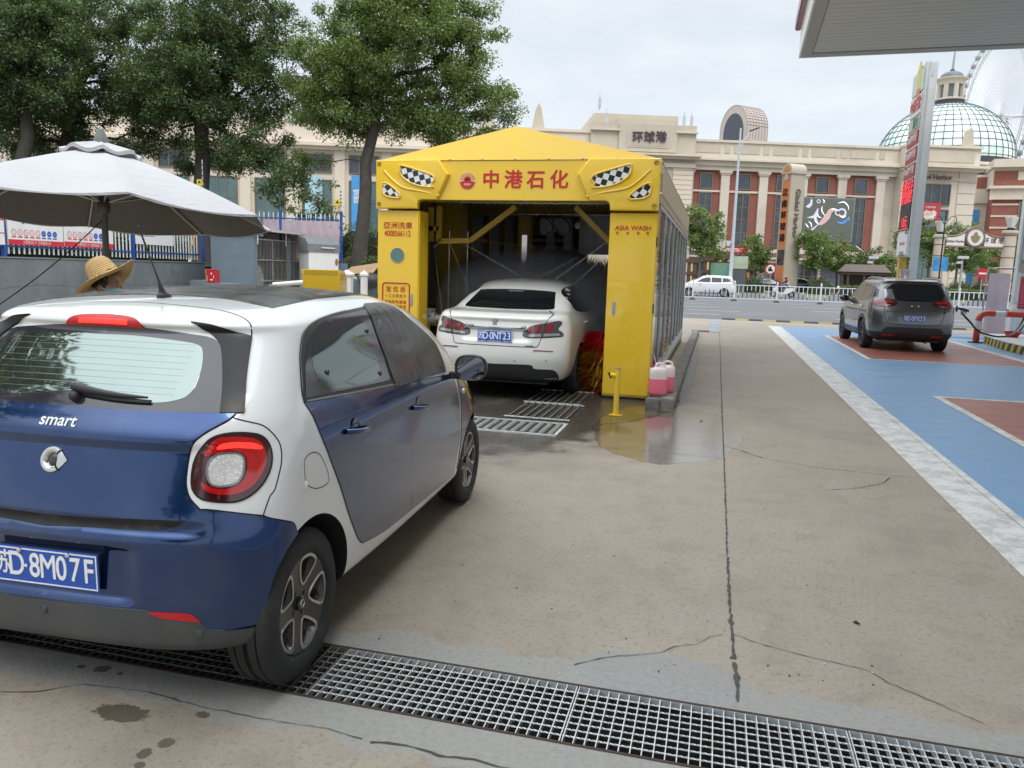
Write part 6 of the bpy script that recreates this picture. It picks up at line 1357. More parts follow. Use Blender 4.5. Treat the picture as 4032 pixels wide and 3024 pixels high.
# notice boards
def board(lab,px,kind):
 (s0,z0),(s1,z1)=wl(*px[0],.0),wl(*px[1],.0);T=thing('notice_board',lab,'notice board',(0,0,0),group='notice boards on the fence')
 a,c=sorted((s0*sgnw,s1*sgnw));zl,zh=min(z0,z1),max(z0,z1);w,h=c-a,zh-zl
 b=MB();b.box(a,c,zl,zh,-.098,-.085,wfr);b.build('panel',M('board_white',(.70,.71,.72),.4,var=.04,vs=2),T)
 F=lambda u,v:wfr@Matrix.Translation((a+w*u,zl+h*v,-.084))
 RD,BL,GT=M('board_red',(.55,.02,.035),.45),M('board_blue',(.03,.10,.42),.45),M('print_grey',(.13,.13,.14),.6)
 rnd=random.Random(int(px[0][0])+7);b=MB()
 def line(u0,u1,v,t=.011):
  u=u0
  while u<u1:
   l=rnd.uniform(.012,.05);b.box(a+w*u,a+w*min(u+l,u1),zl+h*(v-t/2),zl+h*(v+t/2),-.0849,-.0842,wfr);u+=l+.008
 if kind=='safety':
  v=.90
  while v>.40:line(.30 if v>.8 else .36,rnd.uniform(.8,.96),v);v-=.028
  for v in (.62,.58):line(.03,.22,v)
  b.build('small_print',GT,T)
  b=MB();b.box(a,c,zl,zl+h*.10,-.0849,-.0835,wfr);b.build('red_band',RD,T);text('board_lettering','火警电话119  急救电话120',h*.055,M('letter_white',(.75,.76,.76),.2),F(.5,.05)@Matrix.Translation((0,0,.0015)),T,.001,.005,.8)
  b=MB();b.box(a+w*.245,a+w*.29,zl+h*.40,zl+h*.80,-.0849,-.0838,wfr);b.build('blue_tab',BL,T)
  b=MB();cx,cz,r=a+w*.11,zl+h*.78,w*.07;b.add([wfr@Vector(q) for q in ((cx-r,cz,-.083),(cx,cz-r,-.083),(cx+r,cz,-.083),(cx,cz+r,-.083))],[(0,1,2,3)]);fl=b.build('hazard_diamond',RD,T)
  b=MB();b.prism([(-.018,-.02),(.018,-.02),(.022,.0),(.008,.035),(-.002,.01),(-.012,.02),(-.02,.0)],lambda p_,q,d:wfr@Vector((cx+p_,cz+q,-.0828+d)),0,.001);b.build('flame_mark',M('print_black',(.01,.01,.01),.6),fl)
  for i in range(8):
   b=MB();fr=F(.10+.105*i,.235);b.lathe([(w*.042,.0002),(w*.042,.0012),(w*.001,.0013)],18,fr);pc=b.build('pictogram',(RD if i<5 else BL),T);b=MB()
   if i<5:b.lathe([(w*.033,.0015),(w*.033,.0018),(w*.0005,.0018)],18,fr);b.build('pictogram_field',M('board_white',(.70,.71,.72),.4),pc);b=MB();b.bar(fr@Vector((-w*.026,w*.026,.0024)),fr@Vector((w*.026,-w*.026,.0024)),.006,.0006);b.build('pictogram_bar',RD,pc)
   b=MB();b.prism([(-.014,-.016),(.014,-.016),(.010,.004),(.004,.018),(-.006,.016),(-.012,.002)],lambda p_,q,d:fr@Vector((p_,q,.0019+d)),0,.0004);b.build('pictogram_figure',M('print_black',(.01,.01,.01),.6) if i<5 else M('letter_white',(.75,.76,.76),.2),pc)
   b=MB();b.box(-w*.038,w*.038,-w*.068,-w*.05,.0002,.0012,fr);b.build('pictogram_tab',RD if i<5 else BL,T)
 elif kind=='rules':
  v=.93
  while v>.17:
   line(.06,.94 if rnd.random()>.12 else .5,v,.017);v-=.036 if rnd.random()>.1 else .07
  b.build('small_print',GT,T)
 else:
  b.box(a,c,zl+h*.66,zl+h*.70,-.0849,-.0838,wfr);b.box(a,c,zl+h*.30,zl+h*.33,-.0849,-.0838,wfr);b.build('red_band',RD,T)
 return T
zz=lambda x,y:(x/2.212,750+y/2.212)
board('white safety board cut off at the left edge of the photo',(zz(-120,465),zz(50,150)),'plain')
board('safety board with red base and row of round symbols, left of the parasol pole',(zz(100,470),zz(556,60)),'safety')
board('safety board with red base half hidden by the parasol pole',(zz(586,490),zz(992,80)),'safety')
board('plain white board of printed rules, right of the parasol pole',(zz(1203,465),zz(1520,95)),'rules')
# security wires along the fence top
b=MB()
for k,z in enumerate((3.35,3.5,3.65,3.8)):b.tube([wfr@Vector((s*sgnw,z-.05*math.sin(math.pi*((s+14)% 4.2)/4.2),-.15)) for s in np.linspace(-14,LW+.2,60)],.006,4)
T=thing('security_wires','strands of thin security wire running above the fence to the pole with the yellow sign','wires',(0,0,0));b.build('strands',M('wire_grey',(.10,.10,.10),.5,.5),T)
def wire_pole(lab,px,y0,y1,d,sgn_=True):
 a,c=at(px[0],y1,d),at(px[0],y0,d);c=Vector((a.x,a.y,c.z));T=thing('insulator_pole',lab,'pole',a);b=MB();b.tube([(0,0,0),c-a],.018,8);b.build('pole',M('pole_white',(.5,.5,.49),.5),T)
 b=MB();n=5
 for i in range(n):b.lathe([(.035,0),(.04,.02),(.035,.04)],10,Matrix.Translation((0,0,(c.z-a.z)*(.35+.13*i))))
 b.build('insulators',M('insulator',(.06,.05,.06),.4),T)
 if sgn_:b=MB();b.box(-.26,-.03,-.01,.0,(c.z-a.z)*.35,(c.z-a.z)*.35+.27);w=b.build('warning_plate',M('warn_yellow',(.65,.48,.02),.5),T);b=MB();b.add([(-.22,-.012,(c.z-a.z)*.35+.12),(-.07,-.012,(c.z-a.z)*.35+.12),(-.145,-.012,(c.z-a.z)*.35+.24)],[(0,1,2)]);b.build('warning_mark',M('print_black',(.01,.01,.01),.6),w)
wire_pole('thin white pole with yellow warning plate above the parasol tip',(800,0),632,790,30.5);wire_pole('leaning striped insulator pole on the back fence near the large tree trunk',(1342,0),745,850,31)
# kennel with barred doors
KX,KY,KL=-16.35,25.3,3.75
T=thing('kennel','blue-grey block shelter with barred steel doors and a flat metal roof','kennel',(KX,KY,0))
b=MB();b.box(-1.85,0,0,.14,0,2.78);b.box(-1.85,-1.71,.14,KL,0,2.7);b.box(-.14,0,2.30,2.46,0,2.62);b.box(-.14,0,KL-.14,KL,0,2.6);b.box(-1.71,-.0,KL-.14,KL-.001,0,2.59);b.build('walls',KENC,T,bev=.012)
b=MB();b.box(-1.75,.02,-.10,.0,0,1.78);b.build('buttress',KENC,T,bev=.012);b=MB();b.box(-2.1,-1.5,-.9,-.1,0,.95);b.build('step_block',WALLC,T,bev=.012)
b=MB();b.box(-1.95,.22,-.12,KL+.15,2.80,2.86);b.build('roof_sheet',M('roof_dark',(.05,.05,.048),.6,var=.3,streak=.3),T);b=MB();b.box(.22,.25,-.12,KL+.15,2.78,2.87);b.box(-1.95,.25,-.15,-.12,2.78,2.87);b.build('roof_edge',M('roof_edge',(.48,.48,.46),.5),T)
for y in (-.02,1.9,KL-.1):b=MB();b.bar((.14,y,2.30),(.14,y,2.8),.03);b.build('roof_bracket',GALV,T)
def grille(y0,y1):
 d=thing('barred_door',None,None,(0,0,0),parent=T);b=MB()
 for y in np.arange(y0+.10,y1-.05,.095):b.bar((-.05,y,.1),(-.05,y,2.5),.018)
 b.build('bars',M('bar_steel',(.36,.36,.34),.45,.6,var=.3),d);b=MB()
 for z in (.08,.98,1.75,2.5):b.bar((-.045,y0,z),(-.045,y1,z),.045)
 for y in (y0+.02,(y0+y1)/2 if y1-y0>1.6 else y1-.02,y1-.02):b.bar((-.045,y,.06),(-.045,y,2.52),.045)
 b.build('door_frame',M('bar_steel',(.36,.36,.34),.45,.6),d)
grille(.14,2.30);grille(2.46,KL-.14)
b=MB();b.box(-1.7,-.3,.2,KL-.2,.0,.05);b.build('floor_inside',M('flat_black',(.012,.012,.013),.7),T)  # floor in plain black
b=MB();rnd=random.Random(2)
rows=[[(-.42+.20*math.cos(a)*s*(1+.2*math.sin(3*a+z*5)),.85+.33*math.sin(a)*s*(1+.2*math.sin(2*a+z*4)),z) for a in np.linspace(0,6.283,15)[:-1]] for z,s in ((.1,1),(.4,.95),(.8,.9),(1.15,.7),(1.4,.45),(1.55,.15))];b.grid(rows,wv=True);tag(b.build('plastic_bag',M('bag_white',(.45,.44,.43),.5,var=.3,vs=7,bump=.8,bs=9),smooth=60),'crumpled white plastic bag standing inside the left kennel door','bag').location=(KX,KY,0)
b=MB();b.box(-.7,-.3,.45,1.5,.06,.55);q=b.build('red_crate',M('crate_red',(.38,.02,.03),.5),bev=.02);q.location=(KX,KY,0);tag(q,'red plastic crate beside the bag inside the kennel','crate')
b=MB();b.box(-.45,-.15,2.52,2.85,1.45,1.95);q=b.build('red_box',M('crate_red',(.38,.02,.03),.5),bev=.015);q.location=(KX,KY,0);tag(q,'red box seen through the right kennel grille','box')
# white cabinet with grey hood
c0_=at(1216,1060,29.9);c1_=at(1333,1060,30.6);dv=Vector((c1_.x-c0_.x,c1_.y-c0_.y,0));fr=frame((c0_.x,c0_.y,0),dv,(0,0,1));w=dv.length
T=thing('white_cabinet','white cabinet with a sloping grey metal hood, right of the kennel','cabinet',(0,0,0));b=MB();b.box(0,w,0,2.12,-1.0,0,fr);b.build('cabinet_body',M('cab_white',(.68,.68,.68),.5,var=.06,streak=.15),T,bev=.01)
b=MB();b.prism([(0.03,2.12),(.03,2.42),(-.2,2.62),(-1.0,2.75),(-1.0,2.12)],lambda n_,z,d:fr@Vector((d,z,n_)),-.05,w+.05);hd=b.build('hood',M('hood_grey',(.17,.175,.18),.5,var=.15),T);b=MB();b.tube([fr@Vector((x,2.28,.07)) for x in (w*.4,w*.85)],.02,8);b.build('hood_handle',GALV,hd)
b=MB();b.lathe([(.10,0),(.10,.01)],12,fr@Matrix.Translation((w*.93,1.75,.004))@Matrix.Diagonal((.6,1.4,1,1)));b.build('festive_sticker',M('sticker_red',(.35,.10,.06),.5,var=.6,vs=20),T)
# red fire box by the wall end
q=at(838,1095,26.0);q.z=.93;T=thing('fire_box','red metal fire-extinguisher box with stickers on a block by the wall end','fire box',q);b=MB();b.box(-.16,.17,-.15,.15,0,.44);b.build('casing',M('box_red',(.42,.012,.02),.35,coat=.4),T,bev=.01)
b=MB();b.box(.03,.08,-.155,-.15,.27,.34);b.box(.0,.11,-.155,-.15,.08,.12);b.box(.13,.15,-.155,-.15,.15,.26);b.build('stickers',M('sticker_pale',(.6,.58,.62),.5),T);b=MB();b.box(-.16,-.08,-.156,-.15,.03,.24);b.build('window',M('sticker_tan',(.30,.20,.12),.5),T)
b=MB();b.box(q.x-.3,q.x+.9,q.y-.25,q.y+.5,0,.93);tag(b.build('concrete_block',WALLC,bev=.012),'grey rendered block carrying the red fire box','block')
# slanted yellow console, white gate posts, barrier pipe, broom
q=at(1265,1100,10.6);T=thing('pay_console','yellow sloping hood of the payment console behind the blue car roof','console',(q.x,q.y,0),YAW)
b=MB();b.prism([(-.02,1.57),(.30,1.555),(.42,1.45),(.45,1.10),(.16,1.06),(-.02,1.5)],lambda y,z,d:(d,y,z),-.26,.26);b.build('hood',YEL,T,bev=.006);b=MB();b.box(-.17,.17,.1,.4,.02,1.10);b.build('console_body',YEL,T,bev=.01);b=MB();b.box(-.235,.235,-.022,-.018,1.50,1.56);b.add([(-.24,.03,1.50),(.24,.03,1.50),(.24,.17,1.09),(-.24,.17,1.09)],[(0,1,2,3)]);b.build('shaded_panel',M('console_shade',(.40,.26,.01),.5),T)  # front panel in darker yellow, shade put into its colour
PW=M('post_white',(.62,.61,.58),.5,var=.1,streak=.2)
for lab,px,py,w_,hh in (('broad white gate post with a pyramid cap right of the console',1366,1062,.27,1.5),('slim white gate post with a pyramid cap beside the yellow wash',1434,1060,.16,1.5)):
 q=at(px,py,20);T=thing('gate_post',lab,'post',(q.x,q.y,0),YAW,group='white gate posts');b=MB();h=w_/2;b.box(-h,h,-h,h,0,1.38);b.build('shaft',PW,T,bev=.008);b=MB();b.add([(-h*1.25,-h*1.25,1.382),(h*1.25,-h*1.25,1.382),(h*1.25,h*1.25,1.382),(-h*1.25,h*1.25,1.382),(-h*1.25,-h*1.25,1.43),(h*1.25,-h*1.25,1.43),(h*1.25,h*1.25,1.43),(-h*1.25,h*1.25,1.43),(0,0,1.53)],[(3,2,1,0),(0,1,5,4),(1,2,6,5),(2,3,7,6),(3,0,4,7),(4,5,8),(5,6,8),(6,7,8),(7,4,8)]);b.build('cap',PW,T)
q0,q1=at(1075,1121,14),at(1200,1111,14);T=thing('barrier_arm','white barrier pole lying level behind the blue car roof','barrier',(q0.x,q0.y,0));b=MB();b.tube([(0,0,q0.z),(q1.x-q0.x,q1.y-q0.y,q1.z)],.04,12);b.build('pole',PW,T,smooth=40);b=MB();b.box(-.06,.06,-.06,.06,0,q0.z);b.build('stand',M('stand_grey',(.3,.3,.3),.5),T)
q0,q1=wall_pt(1660/2.212,750+515/2.212,.05),wall_pt(1716/2.212,750+330/2.212,.05);b=MB();b.tube([q0,q1],.03,8);tag(b.build('bamboo_pole',M('bamboo',(.40,.24,.09),.6)),'tan bamboo pole leaning against the white pickets','pole')
# clutter in the planting bed by the tree
q=at(1410,1085,30);b=MB();b.add([(-.7,0,0),(.6,.1,.12),(.75,.5,.5),(-.5,.45,.3),(-.7,0,.03),(.6,.1,.15),(.75,.5,.53),(-.5,.45,.33)],[(0,1,2,3),(4,7,6,5),(0,4,5,1),(1,5,6,2),(2,6,7,3),(3,7,4,0)]);o=b.build('plywood_sheet',M('plywood',(.32,.21,.11),.7,var=.2));o.location=q;tag(o,'tan plywood sheet leaning at the foot of the large tree','board')
q=at(1455,1108,29);b=MB();b.sphere((0,0,0),.42,16,10,(1,.7,.75));o=b.build('dark_sack',M('sack_black',(.02,.02,.024),.5,bump=.8,bs=8),smooth=60);o.location=q;tag(o,'black bin sack slumped by the white gate post','sack')
# ---- parasol
UP_=Vector((-6.45,7.15,0));T=thing('parasol','large pale grey octagonal parasol with a vented top and grey pole','parasol',UP_)
CAN=None
def canopy_mat():
 m=bpy.data.materials.new('parasol_cloth');m.use_nodes=True;t=NT(m.node_tree);v=t.obj();n=t.noise(t.map(v,(1,1,5)),3,4,.5,.6);w=t.noise(v,2,5,.6)
 d=t.n('ShaderNodeBsdfDiffuse');t.set(d.inputs[0],t.mix(w,(.44,.44,.455),(.52,.52,.535)));t.set(d.inputs['Normal'],t.bump(n,.7,.03));tr=t.n('ShaderNodeBsdfTranslucent');tr.inputs[0].default_value=(.12,.12,.12,1)
 x=t.n('ShaderNodeMixShader');x.inputs[0].default_value=.12;t.t.links.new(d.outputs[0],x.inputs[1]);t.t.links.new(tr.outputs[0],x.inputs[2]);t.out(x.outputs[0]);return m
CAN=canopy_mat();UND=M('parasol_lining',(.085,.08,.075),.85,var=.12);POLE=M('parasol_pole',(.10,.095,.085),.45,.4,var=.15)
ang0=math.atan2(-UP_.y,-UP_.x)+R(6);RR=1.80
def rimp(k,f,drop=0.):
 a=ang0+k*math.pi/4;kk=k-math.floor(k);r_=RR*f*(math.cos(math.pi/8)/math.cos((kk-.5)*math.pi/4));sag=.055*f*math.sin(math.pi*kk)
 x,y=r_*math.cos(a),r_*math.sin(a);lat=x*RT.x+y*RT.y;far=x*FW.x+y*FW.y
 z=2.80-.67*f+.045*math.sin(math.pi*f)-sag-.018*lat-.075*far;return Vector((x,y,z+drop))
b=MB();b.grid([[rimp(k,f) for k in np.linspace(0,8,97)[:-1]] for f in np.linspace(.15,1,16)],wv=True)
b.grid([[rimp(k,1)+Vector((0,0,-.018*s-.006*s*math.sin(k*9))) for k in np.linspace(0,8,97)[:-1]] for s in (0,.5,1)],wv=True);cn=b.build('canopy',CAN,T,smooth=35)
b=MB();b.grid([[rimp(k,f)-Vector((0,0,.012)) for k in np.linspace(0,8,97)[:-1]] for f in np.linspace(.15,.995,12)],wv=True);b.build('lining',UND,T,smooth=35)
b=MB();b.grid([[(rimp(k,f)*1+Vector((0,0,.07-.02*math.sin(k*5.3)*f/.22))) for k in np.linspace(0,8,97)[:-1]] for f in np.linspace(.02,.22,6)],wv=True);b.grid([[rimp(k,.22)+Vector((0,0,.07-.02*math.sin(k*5.3)-.04*s)) for k in np.linspace(0,8,97)[:-1]] for s in (0,1)],wv=True);b.build('vent_cap',CAN,cn,smooth=40)
b=MB();b.lathe([(.085,2.83),(.07,2.89),(.03,2.985),(.022,2.995),(.002,2.997)],8);b.build('finial',M('finial_grey',(.13,.135,.13),.6),T)
b=MB();b.tube([(0,0,0),(0,0,2.82)],.033,16);b.build('pole',POLE,T,smooth=40)
for k in range(8):
 q=rimp(k,.985)-Vector((0,0,.03));rb=MB();rb.tube([rimp(k,.08)-Vector((0,0,.03)),rimp(k,.5)-Vector((0,0,.035)),q],.011,6);r_=rb.build('rib',M('rib_steel',(.32,.31,.29),.4,.6),T);sb=MB();sb.tube([(0,0,2.22),rimp(k,.52)-Vector((0,0,.04))],.010,6);sb.build('strut',M('rib_steel',(.32,.31,.29),.4,.6),r_)
b=MB();b.lathe([(.055,2.10),(.065,2.16),(.06,2.26),(.045,2.28)],16);b.build('runner',POLE,T,smooth=40)
b=MB();b.box(-.35,.35,-.35,.35,.0,.09);b.build('base',M('base_stone',(.2,.2,.2),.8),T,bev=.02)
q0,q1=at(412,858,8.4),at(-40,1225,7.4);b=MB();b.tube([q0.lerp(q1,s)-Vector((0,0,.05*math.sin(math.pi*s))) for s in np.linspace(0,1,14)],.006,5);tag(b.build('guy_rope',M('rope_dark',(.03,.03,.03),.7)),'dark guy rope stretched from the parasol pole down to the left','rope')
# ------------------------------------------------------------------ figures grown from a skeleton, and the big trees
def skin_body(name,mat,parent,V,E,rad,sub=2):
 """one continuous skinned surface from joints V, bones E, radii rad"""
 me=bpy.data.meshes.new(name);me.from_pydata(V,E,[]);o=bpy.data.objects.new(name,me);COL.objects.link(o)
 md=o.modifiers.new('s','SKIN');md.use_smooth_shade=True;sk=me.skin_vertices[0].data
 for i,r_ in enumerate(rad):sk[i].radius=r_ if hasattr(r_,'__len__') else (r_,r_)
 sk[0].use_root=True;o.modifiers.new('d','SUBSURF').levels=sub;o.modifiers['d'].render_levels=sub
 nm=bpy.data.meshes.new_from_object(o.evaluated_get(bpy.context.evaluated_depsgraph_get()));o.modifiers.clear();o.data=nm;nm.name=name;nm.materials.clear();nm.materials.append(mat)
 nm.shade_smooth()
 if parent:o.parent=parent
 return o
SKIN=M('skin',(.30,.165,.105),.5,var=.08,vs=9);NAVY=M('cloth_navy',(.012,.014,.028),.85,var=.3,vs=9,bump=.3,bs=40);HAIR=M('hair_black',(.008,.007,.007),.5)
def straw_mat():
 m=bpy.data.materials.new('straw');m.use_nodes=True;t=NT(m.node_tree);v=t.obj();x,y,z=t.sep(v);r=t.m('SQRT',t.m('ADD',t.m('MULTIPLY',x,x),t.m('MULTIPLY',y,y)))
 s=t.m('SINE',t.m('MULTIPLY',t.m('SUBTRACT',r,t.m('MULTIPLY',z,.9)),420));n=t.noise(v,60,4,.7);a=t.noise(v,8,3)
 c=t.mix(t.lin(t.m('ADD',t.m('MULTIPLY',n,.6),t.m('MULTIPLY',a,.4)),.3,.7,0,1),(.42,.27,.10),(.62,.44,.20));c=t.mix(t.m('MULTIPLY',t.sm(s,-.2,-.95),.45),c,(.26,.15,.05));t.out(t.bsdf(col=c,rough=.7,nrm=t.bump(t.m('ADD',s,n),.6,.006)));return m
pq=at(405,1100,6.25);P=thing('person','person in a wide straw hat, blue face mask and dark clothes behind the hatchback','person',(pq.x,pq.y,0),YAW)
HZ=1.40
hand=lambda sx:([(.14,sx*.27,.74),(.155,sx*.275,.69)]+[q for k in range(4) for q in ((.165+.012*k,sx*(.245+.016*k),.655),(.175+.012*k,sx*(.243+.016*k),.615-.006*abs(k-1.5)))]+[(.19,sx*.235,.70),(.205,sx*.232,.665)])
V=[(0,0,.82),(-.01,0,1.0),(.0,0,1.16),(.015,0,1.26),(.03,0,1.31),(.045,0,HZ),(.05,0,HZ+.09)];E=[(i,i+1) for i in range(6)];rad=[(.13,.15),(.12,.14),(.11,.16),(.06,.07),(.05,.05),(.088,.075),(.07,.065)]
for sx in (-1,1):
 b0=len(V);V+=[(.0,sx*.16,1.22),(.0,sx*.235,.99),(.11,sx*.265,.80)];E+=[(2,b0),(b0,b0+1),(b0+1,b0+2)];rad+=[.055,.042,.032]
 h0=len(V);H_=hand(sx);V+=H_;E+=[(b0+2,h0),(h0,h0+1)];rad+=[(.034,.017),(.036,.016)]
 for k in range(4):i=h0+2+2*k;E+=[(h0+1,i),(i,i+1)];rad+=[.0085,.0075]
 i=h0+10;E+=[(h0,i),(i,i+1)];rad+=[.010,.0085]
 l0=len(V);V+=[(.0,sx*.09,.74),(.03,sx*.10,.44),(-.01,sx*.10,.09),(.10,sx*.11,.035)];E+=[(0,l0),(l0,l0+1),(l0+1,l0+2),(l0+2,l0+3)];rad+=[.085,.060,.042,.036]
body=skin_body('body',SKIN,P,V,E,rad)
jk=[(0,0,.80),(-.01,0,1.0),(.0,0,1.15),(.01,0,1.245),(.02,0,1.285)];JE=[(0,1),(1,2),(2,3),(3,4)];jr=[(.155,.175),(.145,.165),(.135,.185),(.085,.10),(.066,.066)]
for sx in (-1,1):i=len(jk);jk+=[(0,sx*.165,1.215),(0,sx*.24,.99),(.105,sx*.268,.81)];JE+=[(2,i),(i,i+1),(i+1,i+2)];jr+=[.072,.058,.046]
skin_body('jacket',NAVY,P,jk,JE,jr)
tk=[(0,0,.84)];TE=[];tr_=[(.15,.165)]
for sx in (-1,1):i=len(tk);tk+=[(.0,sx*.09,.74),(.03,sx*.10,.44),(-.01,sx*.10,.10)];TE+=[(0,i),(i,i+1),(i+1,i+2)];tr_+=[.10,.075,.062]
skin_body('trousers',M('cloth_dark',(.02,.02,.024),.85,var=.2),P,tk,TE,tr_)
b=MB();b.sphere((.045,0,HZ+.015),.108,20,14,(.95,.80,1.12));
b.sphere((.150,0,HZ-.01),.020,10,8,(1,.8,1.3));b.sphere((.115,0,HZ-.095),.040,12,8,(1,1,.7))
for sx in (-1,1):b.sphere((.02,sx*.088,HZ-.005),.030,10,8,(.7,.35,1.1));b.sphere((.125,sx*.033,HZ+.025),.020,10,6,(.6,1,.6))
b.build('face',SKIN,body,smooth=60);b=MB()
for sx in (-1,1):b.sphere((.136,sx*.034,HZ+.022),.009,8,6,(.5,1.2,.7));b.bar((.138,sx*.02,HZ+.045),(.128,sx*.052,HZ+.047),.006,.006)
b.build('eyes',HAIR,body,smooth=60);b=MB();b.sphere((.03,0,HZ+.035),.113,18,12,(.93,.82,1.05));b.v=[q if q[0]<.095 and q[2]>HZ-.03 else (min(q[0],.05),q[1]*.9,max(q[2],HZ-.03)) for q in b.v];b.build('hair',HAIR,body,smooth=60)
MK=M('mask_blue',(.16,.42,.55),.75,var=.1,vs=20);b=MB();rows=[]
for z,o in ((.010,.118),(-.010,.168),(-.035,.172),(-.06,.165),(-.085,.152),(-.108,.120)):rows.append([((o-.03)*math.cos(a*.95)+.03+(.006 if int(-z*50)% 2 else 0),.088*math.sin(a),HZ+z) for a in np.linspace(-1.25,1.25,15)])
b.grid(rows);b.build('face_mask',MK,P,smooth=60);b=MB()
for sx in (-1,1):b.tube([(.075,sx*.082,HZ-.015),(.02,sx*.095,HZ+.005)],.0025,5);b.tube([(.075,sx*.082,HZ-.085),(.015,sx*.093,HZ-.02)],.0025,5)
b.build('mask_straps',M('letter_white',(.75,.76,.76),.2),P)
hat=thing('straw_hat',None,None,(.028,0,HZ+.078),parent=P);hat.rotation_euler=(0,R(-33),0);STRAW=straw_mat();b=MB()
prof=[(.002,.178),(.04,.176),(.075,.162),(.097,.130),(.108,.075),(.115,.02),(.125,.0),(.15,-.012),(.19,-.018),(.225,-.014),(.245,-.002),(.247,-.006),(.225,-.020),(.19,-.024),(.15,-.018),(.12,-.004),(.11,.02),(.10,.07)]
b.grid([[((r_*(1+.02*math.sin(2*a)))*math.cos(a),r_*math.sin(a),z+(.020*math.sin(2*a+1.)+.012*math.sin(3*a))*max(0,(r_-.12)/.12)) for a in np.linspace(0,6.28318,49)[:-1]] for r_,z in prof],wv=True);b.build('crown_and_brim',STRAW,hat,smooth=60)
b=MB();b.tube([(.02,-.112,.03),(.03,-.16,-.008),(.03,-.235,.0)],.003,5);b.tube([(.02,-.112,.03),(.05,-.09,-.10)],.003,5);b.build('hat_cord',M('cord_brown',(.14,.09,.05),.8),hat);b=MB()
for i,(x,y) in enumerate(((.13,-.17),(.16,-.16),(.18,-.13),(.12,-.19))):b.k=i % 2;b.box(x,x+.02,y,y+.010,-.006,-.001)
b.build('hat_print',[M('print_green',(.10,.17,.04),.7),M('print_red',(.5,.06,.04),.7)],hat)
# scooter and its rider across the road
WHT=paint('paint_van_white',(.72,.73,.72),0.,.35)
sq=Vector((5.72,74.0,0));S=thing('motor_scooter','white motor scooter heading left beyond the railing','scooter',(sq.x,sq.y,-.02),R(180));S.scale=(1.12,)*3
b=MB();b.prism([(-.85,.62),(-.75,.75),(-.2,.72),(-.05,.40),(.25,.36),(.42,.55),(.52,.92),(.60,.90),(.62,.62),(.55,.40),(.30,.24),(-.25,.24),(-.55,.38)],lambda x,z,d:(x,d,z),-.16,.16);b.sphere((.62,0,.55),.2,12,8,(.7,.7,1.3));b.build('body',WHT,S,bev=.03);b=MB();b.box(-.75,-.05,-.14,.14,.74,.82);b.build('seat',M('seat_black',(.02,.02,.02),.6),S,bev=.03)
for x in (-.62,.72):w=thing('wheel',None,None,(x,0,.25),parent=S);b=MB();b.tube([(.20*math.cos(a),0,.20*math.sin(a)) for a in np.linspace(0,6.283,25)[:-1]],.055,8,closed=True);b.build('tyre',TYRE,w,smooth=60);b=MB();b.cyl((0,-.03,0),(0,.03,0),.15,n=16);b.build('rim',RIM_S,w)
b=MB();b.tube([(.52,-.32,1.02),(.56,0,1.0),(.52,.32,1.02)],.02,6);b.box(.62,.70,-.08,.08,.80,.92);b.build('handlebar',GLOSSB,S);b=MB();b.box(-.92,-.88,-.1,.1,.55,.68);b.build('tail_lamp',REFL,S)
Rd=thing('person','rider in a red and white helmet and dark red clothes on the white scooter','person',(sq.x,sq.y,-.02),R(180));Rd.scale=(1.12,)*3
V=[(-.30,0,.92),(-.27,0,1.12),(-.20,0,1.32),(-.17,0,1.42),(-.14,0,1.54)];E=[(0,1),(1,2),(2,3),(3,4)];rad=[.16,.15,.15,.06,.10]
for sx in (-1,1):i=len(V);V+=[(-.18,sx*.19,1.34),(.05,sx*.26,1.12),(.40,sx*.27,1.06),(.50,sx*.28,1.04)];E+=[(2,i),(i,i+1),(i+1,i+2),(i+2,i+3)];rad+=[.07,.05,.04,.045];i=len(V);V+=[(-.22,sx*.10,.88),(.18,sx*.13,.80),(.16,sx*.12,.42),(.28,sx*.12,.38)];E+=[(0,i),(i,i+1),(i+1,i+2),(i+2,i+3)];rad+=[.10,.075,.055,.045]
rb=skin_body('body',M('cloth_maroon',(.12,.018,.03),.8),Rd,V,E,rad);b=MB();b.sphere((-.13,0,1.58),.15,16,12,(1.05,.9,.95));b.build('helmet',M('helmet_red',(.45,.02,.03),.3,coat=.5),Rd,smooth=60);b=MB();b.sphere((-.05,0,1.55),.125,14,10,(.8,.9,.8));b.build('helmet_visor',M('visor_pale',(.5,.5,.5),.2),Rd,smooth=60);b=MB();b.sphere((-.27,0,1.10),.19,14,10,(.9,1,1.2));b.build('vest',M('vest_teal',(.30,.42,.42),.7),Rd,smooth=60)
# big trees on the bank
def bt(lab,px,py,d,zb,trunk_px,r0,blobs_px,n,per,lm,seed,size=.125,rc=(.45,.9),bark=None):
 base=at(px,py,d);base.z=zb;tr=[]
 for x,y,dd in trunk_px:tr.append(tuple(at(x,y,d+dd)-base))
 tr[0]=(tr[0][0],tr[0][1],0);k=d/F_PX;B=[(*(at(x,y,d+dd)-base),rx*k,rx*k*.85,rz*k) for x,y,dd,rx,rz in blobs_px]
 return tree(lab,base,tr,r0,B,n,per,size,lm,seed,'large trees behind the wall',bark,rc)
bt('large tree with a forked dark trunk right behind the yellow wash',1408,1080,33,1.32,[(1408,1080,0),(1418,980,0),(1432,860,0),(1440,740,0),(1440,640,0),(1475,500,0),(1500,330,0)],.27,[(1560,180,0,350,290),(1350,470,0,200,90),(1820,400,0,220,190),(1930,440,0,110,110),(1330,330,0,230,210),(1640,20,0,270,180),(1680,480,0,190,90),(1850,150,0,130,150),(1215,620,1,90,70)],560,300,LEAF_A,41,.125,(.32,.72))
